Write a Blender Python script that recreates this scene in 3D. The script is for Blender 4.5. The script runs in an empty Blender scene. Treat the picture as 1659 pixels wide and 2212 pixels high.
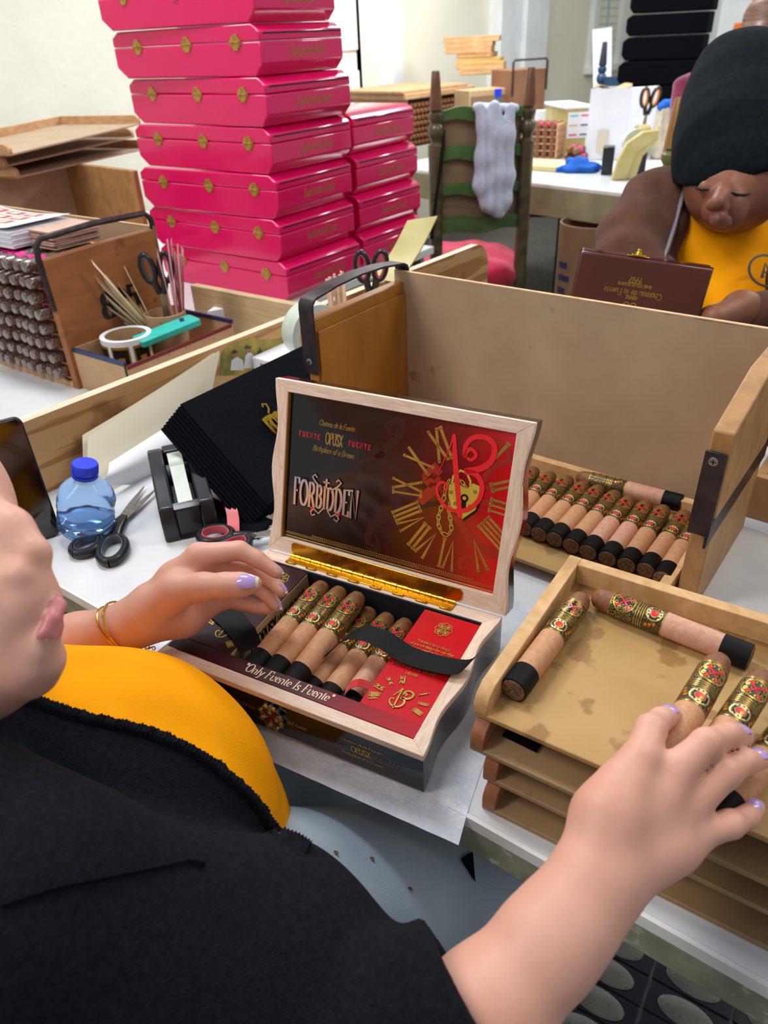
import bpy, bmesh, math, random
import numpy as np
from mathutils import Vector, Matrix, noise
random.seed(7)
SC = bpy.context.scene; COL = SC.collection; PI = math.pi
# ------------------------------------------------------------------ camera
FPX = 1593.0; PITCH = math.radians(32.89); ROLL = math.radians(-2.788); YAW = math.radians(36.77)
def _cam():
    fw = np.array([0, math.cos(PITCH), -math.sin(PITCH)]); up = np.array([0, math.sin(PITCH), math.cos(PITCH)]); rt = np.array([1., 0, 0])
    R = math.cos(ROLL)*rt + math.sin(ROLL)*up; U = -math.sin(ROLL)*rt + math.cos(ROLL)*up
    Z = np.array([[math.cos(YAW), -math.sin(YAW), 0], [math.sin(YAW), math.cos(YAW), 0], [0, 0, 1]])
    return Z@R, Z@U, Z@fw
CR, CU, CF = _cam(); CP = np.array([0, 0, 1.29]); T = 0.75
cd = bpy.data.cameras.new('camera'); cam = bpy.data.objects.new('camera', cd); COL.objects.link(cam)
cam.matrix_world = Matrix(((CR[0], CU[0], -CF[0], CP[0]), (CR[1], CU[1], -CF[1], CP[1]), (CR[2], CU[2], -CF[2], CP[2]), (0, 0, 0, 1)))
cd.sensor_fit = 'VERTICAL'; cd.sensor_height = 36.0; cd.lens = FPX/2212*36
cd.clip_start = 0.02; cd.clip_end = 60
cd.dof.use_dof = True; cd.dof.focus_distance = 0.72; cd.dof.aperture_fstop = 8.5
SC.camera = cam
# measured points of the photograph turned into places in the room (only used to lay things out)
def ray(x, y): return CF + (x-829.5)/FPX*CR - (y-1106)/FPX*CU
def at(x, y, z): d = ray(x, y); return CP + d*((z-CP[2])/d[2])
def dep(x, y, t): return CP + ray(x, y)*t
def ony(x, y, Y): d = ray(x, y); return CP + d*((Y-CP[1])/d[1])
def onx(x, y, X): d = ray(x, y); return CP + d*((X-CP[0])/d[0])
# ------------------------------------------------------------------ world, lights, exposure
SC.view_settings.view_transform = 'Standard'; SC.view_settings.look = 'None'
SC.view_settings.exposure = 0.0; SC.view_settings.gamma = 1.0; SC.view_settings.use_curve_mapping = False
W = bpy.data.worlds.new('world'); SC.world = W; W.use_nodes = True
W.node_tree.nodes['Background'].inputs[0].default_value = (0.86, 0.93, 1.0, 1); W.node_tree.nodes['Background'].inputs[1].default_value = 0.43
def area(name, loc, aim, size, power, col, sy=None):
    l = bpy.data.lights.new(name, 'AREA'); l.energy = power; l.color = col; l.shape = 'RECTANGLE'; l.size = size; l.size_y = sy or size
    o = bpy.data.objects.new(name, l); COL.objects.link(o); o.location = loc
    o.rotation_euler = (Vector(aim)-Vector(loc)).to_track_quat('-Z', 'Y').to_euler(); return o
area('ceiling_lamp', (-1.5, 0.9, 2.75), (-1.2, 0.9, 0), 0.35, 31, (0.93, 0.97, 1.0), 1.4)
area('ceiling_lamp', (0.75, 1.9, 2.75), (0.5, 1.7, 0), 0.3, 20, (1.0, 0.90, 0.76), 1.2)
area('ceiling_lamp', (-2.0, 3.7, 2.75), (-2.0, 3.7, 0), 0.35, 85, (0.95, 0.98, 1.0), 1.4)
area('ceiling_lamp', (-1.4, -1.0, 2.75), (-0.7, 0.0, 0.7), 0.35, 30, (1.0, 0.93, 0.86), 1.4)
area('ceiling_lamp', (0.4, 4.8, 2.75), (0.0, 4.8, 0), 0.35, 60, (0.97, 0.98, 1.0), 1.4)
# ------------------------------------------------------------------ materials
def lin(h):
    if isinstance(h, (tuple, list)): return (*h[:3], 1)
    v = [int(h[i:i+2], 16)/255 for i in (0, 2, 4)]
    return (*[c/12.92 if c <= .04045 else ((c+.055)/1.055)**2.4 for c in v], 1)
MC = {}
def mat(name, c1, c2=None, rough=.55, metal=0, scale=20, detail=4, stretch=(1, 1, 1), bump=0, bscale=None, spec=.5, coat=0, sss=0, trans=0, ior=1.45, alpha=1, sheen=0, kind='noise', lo=.35, hi=.68, spots=None, spot_scale=60, spot_cut=.62, bdist=.001, emit=None):
    if name in MC: return MC[name]
    m = bpy.data.materials.new(name); MC[name] = m; m.use_nodes = True
    nt = m.node_tree; N = nt.nodes; L = nt.links; b = N['Principled BSDF']
    b.inputs['Base Color'].default_value = lin(c1); b.inputs['Roughness'].default_value = rough; b.inputs['Metallic'].default_value = metal
    b.inputs['Specular IOR Level'].default_value = spec; b.inputs['Coat Weight'].default_value = coat; b.inputs['Coat Roughness'].default_value = .08
    b.inputs['IOR'].default_value = ior; b.inputs['Transmission Weight'].default_value = trans; b.inputs['Alpha'].default_value = alpha
    b.inputs['Sheen Weight'].default_value = sheen
    if sss:
        b.inputs['Subsurface Weight'].default_value = sss; b.inputs['Subsurface Radius'].default_value = (.012, .004, .002); b.inputs['Subsurface Scale'].default_value = 1
    tc = N.new('ShaderNodeTexCoord'); mp = N.new('ShaderNodeMapping'); L.new(tc.outputs['Object'], mp.inputs[0]); mp.inputs['Scale'].default_value = stretch
    col = None
    if c2 is not None:
        if kind == 'wood':
            t = N.new('ShaderNodeTexNoise'); t.inputs['Scale'].default_value = scale; t.inputs['Detail'].default_value = detail; t.inputs['Distortion'].default_value = 1.2; fac = t.outputs['Fac']
        elif kind == 'wave':
            t = N.new('ShaderNodeTexWave'); t.inputs['Scale'].default_value = scale; t.inputs['Distortion'].default_value = 9; t.inputs['Detail'].default_value = 3; t.inputs['Detail Scale'].default_value = 1.2; fac = t.outputs['Fac']
        elif kind == 'voronoi':
            t = N.new('ShaderNodeTexVoronoi'); t.inputs['Scale'].default_value = scale; t.feature = 'DISTANCE_TO_EDGE'; fac = t.outputs['Distance']
        else:
            t = N.new('ShaderNodeTexNoise'); t.inputs['Scale'].default_value = scale; t.inputs['Detail'].default_value = detail; fac = t.outputs['Fac']
        L.new(mp.outputs[0], t.inputs['Vector'])
        r = N.new('ShaderNodeValToRGB'); r.color_ramp.elements[0].position = lo; r.color_ramp.elements[1].position = hi
        r.color_ramp.elements[0].color = lin(c1); r.color_ramp.elements[1].color = lin(c2)
        L.new(fac, r.inputs[0]); col = r.outputs[0]
    if spots:
        t2 = N.new('ShaderNodeTexNoise'); t2.inputs['Scale'].default_value = spot_scale; t2.inputs['Detail'].default_value = 3; L.new(tc.outputs['Object'], t2.inputs['Vector'])
        r2 = N.new('ShaderNodeValToRGB'); r2.color_ramp.elements[0].position = spot_cut; r2.color_ramp.elements[1].position = spot_cut+.06
        r2.color_ramp.elements[0].color = (0, 0, 0, 1); r2.color_ramp.elements[1].color = (.75, .75, .75, 1); L.new(t2.outputs['Fac'], r2.inputs[0])
        mx = N.new('ShaderNodeMix'); mx.data_type = 'RGBA'; L.new(r2.outputs[0], mx.inputs[0])
        if col: L.new(col, mx.inputs[6])
        else: mx.inputs[6].default_value = lin(c1)
        mx.inputs[7].default_value = lin(spots); col = mx.outputs[2]
    if col: L.new(col, b.inputs['Base Color'])
    if bump:
        t3 = N.new('ShaderNodeTexNoise'); t3.inputs['Scale'].default_value = bscale or scale*4; t3.inputs['Detail'].default_value = 3
        L.new(mp.outputs[0], t3.inputs['Vector']); bp = N.new('ShaderNodeBump'); bp.inputs['Strength'].default_value = bump; bp.inputs['Distance'].default_value = bdist
        L.new(t3.outputs['Fac'], bp.inputs['Height']); L.new(bp.outputs[0], b.inputs['Normal'])
    if emit: b.inputs['Emission Color'].default_value = lin(emit); b.inputs['Emission Strength'].default_value = 1
    return m
M = dict(
 table=mat('white laminate', 'dddfe2', 'd2d5d8', rough=.22, scale=6, spots='b8b4a8', spot_scale=35, spot_cut=.74, coat=.15),
 edge=mat('table edge paint', 'efefec', 'e0dfda', rough=.4, scale=30),
 apron=mat('weathered green apron', '9a9c84', '7d8068', rough=.7, scale=34, detail=8, spots='b9b9a4', spot_scale=60, spot_cut=.6, bump=.3),
 apron2=mat('olive apron', 'a39c78', '847d5c', rough=.7, scale=9, detail=6),
 wallp=mat('cream plaster', 'f0eedd', 'e6e4d0', rough=.85, scale=3, bump=.35, bscale=26, bdist=.006, spots='b7b29c', spot_scale=28, spot_cut=.72),
 wall2=mat('cream paint', 'f1ecd6', 'e8e3ca', rough=.85, scale=2),
 trim=mat('white gloss paint', 'eef1ef', 'e2e6e4', rough=.35, scale=8),
 louver=mat('pale blue louver', 'a9cccf', '8fb4b8', rough=.4, scale=10),
 night=mat('window dark', '1c2422', rough=.25),
 raw=mat('raw cedar frame', 'dcbfa8', 'f0dcc9', kind='wood', rough=.6, scale=9, detail=8, stretch=(4, 40, 40), bump=.25, bscale=12),
 rawy=mat('raw cedar frame cross', 'dcbfa8', 'f0dcc9', kind='wood', rough=.6, scale=9, detail=8, stretch=(40, 4, 40), bump=.25, bscale=12),
 lacq=mat('black lacquer', '0b0b0d', rough=.12, coat=.6),
 lacqr=mat('red lacquer', 'b01218', rough=.15, coat=.6),
 velvet=mat('black lining', '0d1018', '151a26', rough=.9, scale=300),
 gold=mat('gold metal', 'e0b040', rough=.16, metal=1),
 goldp=mat('gold foil', 'c9a648', 'e6c86a', rough=.3, metal=.75, scale=60),
 goldd=mat('dull gold print', 'a98a3c', 'c8a650', rough=.35, metal=.55, scale=40),
 silver=mat('silver metal', 'c9c9cc', rough=.2, metal=1),
 redp=mat('red print', 'd3202a', rough=.35), redb=mat('bright red print', 'ec2a30', rough=.3), dred=mat('dark red print', '8e1a20', rough=.3),
 mdf=mat('hardboard', 'bca486', 'af9678', rough=.7, scale=12, detail=8, spots='836949', spot_scale=22, spot_cut=.7, bump=.12, bscale=160),
 mdfe=mat('hardboard cut edge', 'dcbf95', 'c9a87a', rough=.8, scale=50, bump=.6, bscale=90, bdist=.002),
 pan=mat('varnished panel', 'b07830', '9c6826', kind='wood', rough=.35, scale=3, detail=6, stretch=(5, 5, 1), spots='7c4e1c', spot_scale=14, spot_cut=.74),
 pan2=mat('varnished panel edge', 'b98c5a', 'a07646', kind='wood', rough=.5, scale=8, detail=6, stretch=(4, 4, 2), bump=.3, bscale=50),
 rail=mat('tray rail', 'c79a62', 'dcb584', kind='wood', rough=.6, scale=14, detail=8, stretch=(3, 3, 3), bump=.25, bscale=120),
 railr=mat('tray rail reddish', '94593a', 'a9714c', kind='wood', rough=.6, scale=14, detail=8, stretch=(3, 3, 3), bump=.2, bscale=120),
 traytop=mat('stained tray board', 'bd9860', 'a98349', rough=.55, scale=9, detail=8, spots='8c6434', spot_scale=30, spot_cut=.56, bump=.08, bscale=220),
 trayb=mat('plain tray board', 'a58660', '957550', rough=.65, scale=9, detail=6, spots='7b5c38', spot_scale=40, spot_cut=.68, bump=.08, bscale=200),
 pine=mat('pine plank', 'a97746', 'cda06c', kind='wave', rough=.5, scale=6, stretch=(1.5, .35, 5), spots='8a5c34', spot_scale=9, spot_cut=.62),
 pinee=mat('pine plank edge', 'e2bd9c', 'f0d8c0', kind='wood', rough=.55, scale=12, detail=8, stretch=(20, 1.5, 20)),
 pine2=mat('pale plank', 'cdb48c', 'b39a70', kind='wood', rough=.55, scale=6, detail=6, stretch=(1.5, 5, 16)),
 iron=mat('dark worn iron', '2f2930', '4a3e3c', rough=.42, metal=.55, scale=50, detail=6, spots='7a6a5c', spot_scale=120, spot_cut=.68, bump=.2),
 screw=mat('screw steel', '9a9a96', rough=.35, metal=.9),
 wrap=mat('cigar wrapper', '8d5c34', '6f4324', rough=.55, scale=60, detail=6, stretch=(3, 3, 1), bump=.2, bscale=150),
 foot=mat('cigar foot tobacco', '4e3524', '8a6848', rough=.85, scale=420, detail=6, bump=1, bscale=500, bdist=.002),
 cedar=mat('cedar sleeve', 'cf9a72', 'c08a62', kind='wood', rough=.55, scale=10, detail=8, stretch=(20, 20, 2)),
 cedar2=mat('cedar sleeve pink', 'd8a58a', 'c9937a', kind='wood', rough=.5, scale=10, detail=8, stretch=(20, 20, 2)),
 sat=mat('black satin ribbon', '050607', rough=.6, spec=.25),
 sred=mat('red satin ribbon', 'c4101c', rough=.3, sheen=.4),
 band=mat('cigar band filigree', 'b49a5e', '1c1510', kind='voronoi', rough=.32, metal=.3, scale=520, lo=.03, hi=.10),
 bandm=mat('cigar band lines', '3a2a1e', '94794a', rough=.35, metal=.25, scale=700, lo=.45, hi=.7),
 orange=mat('orange foil', 'd98a2c', rough=.3, metal=.4), bblack=mat('band black', '14110f', rough=.35), cream=mat('cream print', 'efe2bc', rough=.4),
 art=mat('glossy black print', '14120f', rough=.1, coat=.5), artr=mat('glossy card red', 'c3101c', rough=.25, coat=.2), artp=mat('aubergine card', '2c1418', '3a1a20', rough=.25, scale=12),
 kraft=mat('kraft board', 'bd9c74', 'ae8d66', rough=.8, scale=30), kraftd=mat('dotted kraft board', 'bf9d78', 'b8946e', rough=.8, scale=30, spots='8c4c34', spot_scale=110, spot_cut=.655),
 navy=mat('navy tape', '27325c', rough=.4), maroon=mat('maroon tape', '6c1d22', rough=.5),
 paper=mat('white paper', 'eff1f6', 'e6e8ee', rough=.6, scale=8), paper2=mat('ivory paper', 'eae3cc', 'e2dabf', rough=.6, scale=5),
 foam=mat('white foam sheet', 'd9dfe6', 'c6ced8', rough=.3, scale=60, bump=.5, bscale=240, bdist=.001),
 felt=mat('black felt', '07090d', '0e1219', rough=.95, scale=500, spec=.1, bump=.3, bscale=900), felte=mat('felt edge', '12141c', rough=.9),
 bplast=mat('black plastic', '1d1f22', '272a2d', rough=.3, scale=30), bpl2=mat('grey rubber', '4a505a', rough=.5), blackg=mat('phone glass', '050709', rough=.06, coat=1), steel=mat('scissor steel', 'a7a39a', '8b877e', rough=.3, metal=.9, scale=30, stretch=(1, 12, 1)),
 tape=mat('clear tape roll', 'cfd8cc', 'bcc8bd', rough=.35, scale=40), plast=mat('clear cellophane', 'ffffff', rough=.08, trans=1, ior=1.15),
 cap=mat('blue cap', '1f35c8', '2a44dd', rough=.35, scale=20), bott=mat('blue bottle plastic', 'a8cbf5', rough=.08, trans=.92, ior=1.2), water=mat('bottle water', 'b9d6f2', rough=.02, trans=1, ior=1.33),
 pink=mat('magenta lacquer', 'de0e60', rough=.12, coat=.5), pinkd=mat('magenta seam', '8e0d40', rough=.3), brass=mat('old brass', 'cba04e', 'a47c3a', rough=.4, metal=.55, scale=120, bump=.5, bscale=300), blk=mat('black paint line', '12060a', rough=.2),
 teal=mat('teal card', '35bfb4', '2cb0a6', rough=.5, scale=40), redpl=mat('red handle', 'b9525c', 'a84450', rough=.45, scale=30),
 skin=mat('skin', 'dfab97', 'cf957f', rough=.5, scale=16, detail=5, sss=.04, bump=.12, bscale=420, lo=.3, hi=.75),
 lips=mat('lips', 'cb7f80', 'c07474', rough=.35, scale=60, sss=.1), skin2=mat('skin deep brown', '8a5740', '794832', rough=.5, scale=14, sss=.08),
 nail=mat('lilac nail polish', 'b79ad8', rough=.15, coat=.6), nailtip=mat('nail tip', 'ddd3b8', rough=.4),
 knit=mat('black knit', '0e1015', '161920', rough=.95, scale=240, spec=.15, bump=.6, bscale=700, bdist=.0015), yel=mat('yellow pique', 'faa600', 'f29a00', spec=.15, rough=.85, scale=10, bump=.5, bscale=900, bdist=.001),
 jean=mat('light denim', 'afbcc6', '97a8b6', rough=.9, scale=10, detail=8, bump=.4, bscale=500), jeand=mat('mid denim', '4d6380', '3b4e69', rough=.9, scale=12),
 brown=mat('brown fleece', '54352a', '60402f', rough=.95, scale=30, sheen=.05, spec=.2, bump=.3, bscale=200), hat=mat('black ribbed knit', '0a1114', '10191e', rough=.95, scale=90, spec=.15),
 maro=mat('mahogany lacquer', '5a2a26', '4c211f', rough=.14, coat=.6, scale=6), hairm=mat('brown hair', '5b3d2c', '8c6a55', rough=.45, scale=8, stretch=(1, 1, 12)), navyc=mat('navy cloth', '1a2440', rough=.9),
 green=mat('green painted slat', '4f7038', '43622f', rough=.5, scale=16), gpost=mat('olive turned wood', '5b5338', '463d28', rough=.3, scale=14, coat=.3), bpost=mat('brown turned wood', '7a5132', '5d3a22', rough=.3, scale=14, coat=.3),
 lpost=mat('honey turned wood', 'a5793c', '8f6630', rough=.3, scale=14, coat=.3), bluep=mat('blue turned wood', '2d4a66', rough=.35), seatc=mat('crimson cushion', 'c01540', 'a51038', rough=.9, scale=20, sheen=.3), rush=mat('tan backing', '8a775a', '7d6a4e', rough=.8, scale=20),
 towel=mat('pale blue towel', 'c3cbdc', 'b2bccf', rough=.95, scale=60, sheen=.3, bump=.3, bscale=500), blue=mat('blue cloth', '1560c0', '0f4fa6', rough=.9, scale=20), mar=mat('maroon cloth', '8c3450', '7a2a44', rough=.95, scale=20, sheen=.3),
 velv=mat('black velvet box', '06070c', rough=1, spec=.1), brownt=mat('kraft drum', '8b6a4c', '7a5c40', rough=.8, scale=12), yelp=mat('yellowed plastic', 'cdbf82', 'b6a664', rough=.35, scale=12),
 oran=mat('orange handle', 'e8962a', rough=.4), redbx=mat('brick red board', 'b5523a', rough=.6), tile=mat('dark floor tile', '14121c', '1e1b28', rough=.3, scale=20), oval=mat('grey oval inlay', '55544c', '6a685e', rough=.45, scale=40, spots='3f3e38', spot_scale=200, spot_cut=.6), grout=mat('grout', '3c3b36', '57554c', rough=.8, scale=60),
 dark=mat('dark interior', '1a1613', rough=.9), cell=mat('cellophane wrapped tobacco', '4a3022', '6b4a36', rough=.12, scale=200, coat=1, spec=.9, bump=1, bscale=180, bdist=.004), pinkb=mat('pink band', 'd8318a', rough=.4), stick=mat('pale straw', 'e8d9b4', 'f4e8cc', rough=.6, scale=60), pstick=mat('pink straw', 'e0a0a4', rough=.6), cwood=mat('stack rail wood', 'b88c60', 'cfa67a', kind='wood', rough=.6, scale=12, stretch=(2, 2, 6)), cigp=mat('banded cigar wood', 'b97a5c', 'c98e70', rough=.5, scale=40),
)
# ------------------------------------------------------------------ mesh builder
def RZ(a): return Matrix.Rotation(a, 4, 'Z')
def TR(x, y=None, z=None): return Matrix.Translation(Vector((x, y, z)) if y is not None else Vector(x))
def frame(o, x, z=(0, 0, 1)):
    """matrix with origin o, local x along x, local z as near z as possible"""
    x = Vector(x).normalized(); z = Vector(z); y = z.cross(x).normalized(); z = x.cross(y)
    m = Matrix((x, y, z)).transposed().to_4x4(); m.translation = Vector(o); return m
class MB:
    def __init__(s): s.v = []; s.f = []; s.m = []; s.X = Matrix.Identity(4); s.mi = 0
    def add(s, vs, fs):
        o = len(s.v); X = s.X
        s.v += [tuple(X @ Vector(p)) for p in vs]; s.f += [tuple(i+o for i in f) for f in fs]; s.m += [s.mi]*len(fs); return s
    def box(s, x0, x1, y0, y1, z0, z1):
        return s.add([(x0, y0, z0), (x1, y0, z0), (x1, y1, z0), (x0, y1, z0), (x0, y0, z1), (x1, y0, z1), (x1, y1, z1), (x0, y1, z1)],
                     [(0, 3, 2, 1), (4, 5, 6, 7), (0, 1, 5, 4), (1, 2, 6, 5), (2, 3, 7, 6), (3, 0, 4, 7)])
    def prism(s, out, z0, z1):
        n = len(out); vs = [(p[0], p[1], z0) for p in out]+[(p[0], p[1], z1) for p in out]
        return s.add(vs, [tuple(range(n-1, -1, -1)), tuple(range(n, 2*n))]+[(i, (i+1) % n, n+(i+1) % n, n+i) for i in range(n)])
    def lathe(s, prof, n=24, caps=True):
        """prof: (r, z) list"""
        vs = []; fs = []; k = len(prof)
        for r, z in prof:
            for j in range(n): a = 2*PI*j/n; vs.append((r*math.cos(a), r*math.sin(a), z))
        for i in range(k-1):
            for j in range(n): fs.append((i*n+j, i*n+(j+1) % n, (i+1)*n+(j+1) % n, (i+1)*n+j))
        if caps: fs += [tuple(range(n-1, -1, -1)), tuple(range((k-1)*n, k*n))]
        return s.add(vs, fs)
    def tube(s, pts, r, n=10, caps=True, flat=1.0, up=(0, 0, 1)):
        pts = [Vector(p) for p in pts]; k = len(pts); rr = r if isinstance(r, (list, tuple)) else [r]*k
        vs = []; fs = []; pu = None
        for i, p in enumerate(pts):
            t = (pts[min(i+1, k-1)]-pts[max(i-1, 0)]).normalized()
            if pu is None:
                u = Vector(up); u = (u-t*u.dot(t))
                if u.length < 1e-3: u = Vector((1, 0, 0)); u = u-t*u.dot(t)
            else: u = pu-t*pu.dot(t)
            u.normalize(); pu = u; w = t.cross(u)
            for j in range(n): a = 2*PI*j/n; vs.append(p+w*(rr[i]*math.cos(a))+u*(rr[i]*flat*math.sin(a)))
        for i in range(k-1):
            for j in range(n): fs.append((i*n+j, i*n+(j+1) % n, (i+1)*n+(j+1) % n, (i+1)*n+j))
        if caps: fs += [tuple(range(n-1, -1, -1)), tuple(range((k-1)*n, k*n))]
        return s.add(vs, fs)
    def ell(s, c, r, n=16, m=10):
        vs = [(c[0], c[1], c[2]-r[2])]; fs = []
        for i in range(1, m):
            a = -PI/2+PI*i/m
            for j in range(n): b = 2*PI*j/n; vs.append((c[0]+r[0]*math.cos(a)*math.cos(b), c[1]+r[1]*math.cos(a)*math.sin(b), c[2]+r[2]*math.sin(a)))
        vs.append((c[0], c[1], c[2]+r[2])); e = len(vs)-1
        for j in range(n): fs.append((0, 1+(j+1) % n, 1+j)); fs.append((e, e-n+j, e-n+(j+1) % n))
        for i in range(m-2):
            for j in range(n): fs.append((1+i*n+j, 1+i*n+(j+1) % n, 1+(i+1)*n+(j+1) % n, 1+(i+1)*n+j))
        return s.add(vs, fs)
    def grid(s, fn, nu, nv, th=0.0):
        """surface fn(u,v) in 0..1; th gives it thickness along its normal"""
        P = [[Vector(fn(i/nu, j/nv)) for j in range(nv+1)] for i in range(nu+1)]
        q = lambda i, j: i*(nv+1)+j
        vs = [p for r in P for p in r]; fs = [(q(i, j), q(i+1, j), q(i+1, j+1), q(i, j+1)) for i in range(nu) for j in range(nv)]
        if th:
            nn = []
            for i in range(nu+1):
                for j in range(nv+1):
                    a = P[min(i+1, nu)][j]-P[max(i-1, 0)][j]; b = P[i][min(j+1, nv)]-P[i][max(j-1, 0)]; nn.append(a.cross(b).normalized())
            o = len(vs); vs += [vs[k]-nn[k]*th for k in range(o)]; fs += [tuple(o+x for x in reversed(f)) for f in list(fs)]
            rim = [q(i, 0) for i in range(nu+1)]+[q(nu, j) for j in range(1, nv+1)]+[q(i, nv) for i in range(nu-1, -1, -1)]+[q(0, j) for j in range(nv-1, 0, -1)]
            for a, b in zip(rim, rim[1:]+rim[:1]): fs.append((b, a, a+o, b+o))
        return s.add(vs, fs)
    def build(s, name, mats, parent=None, bevel=0, smooth=40, seg=2, loc=None, kind=None, label=None, wparent=False):
        me = bpy.data.meshes.new(name); me.from_pydata([tuple(v) for v in s.v], [], s.f)
        if not isinstance(mats, (list, tuple)): mats = [mats]
        for m in mats: me.materials.append(m)
        if len(mats) > 1: me.polygons.foreach_set('material_index', s.m)
        me.update()
        if smooth: me.polygons.foreach_set('use_smooth', [True]*len(me.polygons)); me.set_sharp_from_angle(angle=math.radians(smooth))
        o = bpy.data.objects.new(name, me); COL.objects.link(o)
        if bevel:
            b = o.modifiers.new('bevel', 'BEVEL'); b.width = bevel; b.segments = seg; b.limit_method = 'ANGLE'; b.angle_limit = math.radians(40)
        if parent:
            o.parent = parent
            if wparent: o.matrix_parent_inverse = wmat(parent).inverted()
        if loc is not None: o.location = loc
        if kind: o['kind'] = kind
        if label: o['label'] = label
        return o
def wmat(o):
    m = Matrix.LocRotScale(o.location, o.rotation_euler, o.scale)
    return wmat(o.parent) @ o.matrix_parent_inverse @ m if o.parent else m
def tag(o, label, cat, group=None, kind=None):
    o['label'] = label; o['category'] = cat
    if group: o['group'] = group
    if kind: o['kind'] = kind
    return o
def thing(name, label, cat, loc=(0, 0, 0), rz=0, group=None, mtx=None):
    o = bpy.data.objects.new(name, None); COL.objects.link(o); o.empty_display_size = .02
    if mtx is not None:
        l, r, _ = mtx.decompose(); o.location = l; o.rotation_euler = r.to_euler()
    else: o.location = loc; o.rotation_euler = (0, 0, rz)
    return tag(o, label, cat, group)
def bx(*a): return MB().box(*a)
def dup(root, mtx=None, label=None, group=None):
    r = root.copy(); COL.objects.link(r)
    if mtx is not None:
        l, q, _ = mtx.decompose(); r.location = l; r.rotation_euler = q.to_euler()
    if label: r['label'] = label
    if group: r['group'] = group
    for ch in KIDS.get(root.name, []):
        c = ch.copy(); COL.objects.link(c); c.parent = r
        for g in KIDS.get(ch.name, []): d = g.copy(); COL.objects.link(d); d.parent = c
    return r
KIDS = {}
def index_kids(root):
    for o in bpy.data.objects:
        if o.parent is not None and (o.parent == root or o.parent.parent == root):
            KIDS.setdefault(o.parent.name, [])
            if o not in KIDS[o.parent.name]: KIDS[o.parent.name].append(o)
def struct(o): o['kind'] = 'structure'; return o
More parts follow.
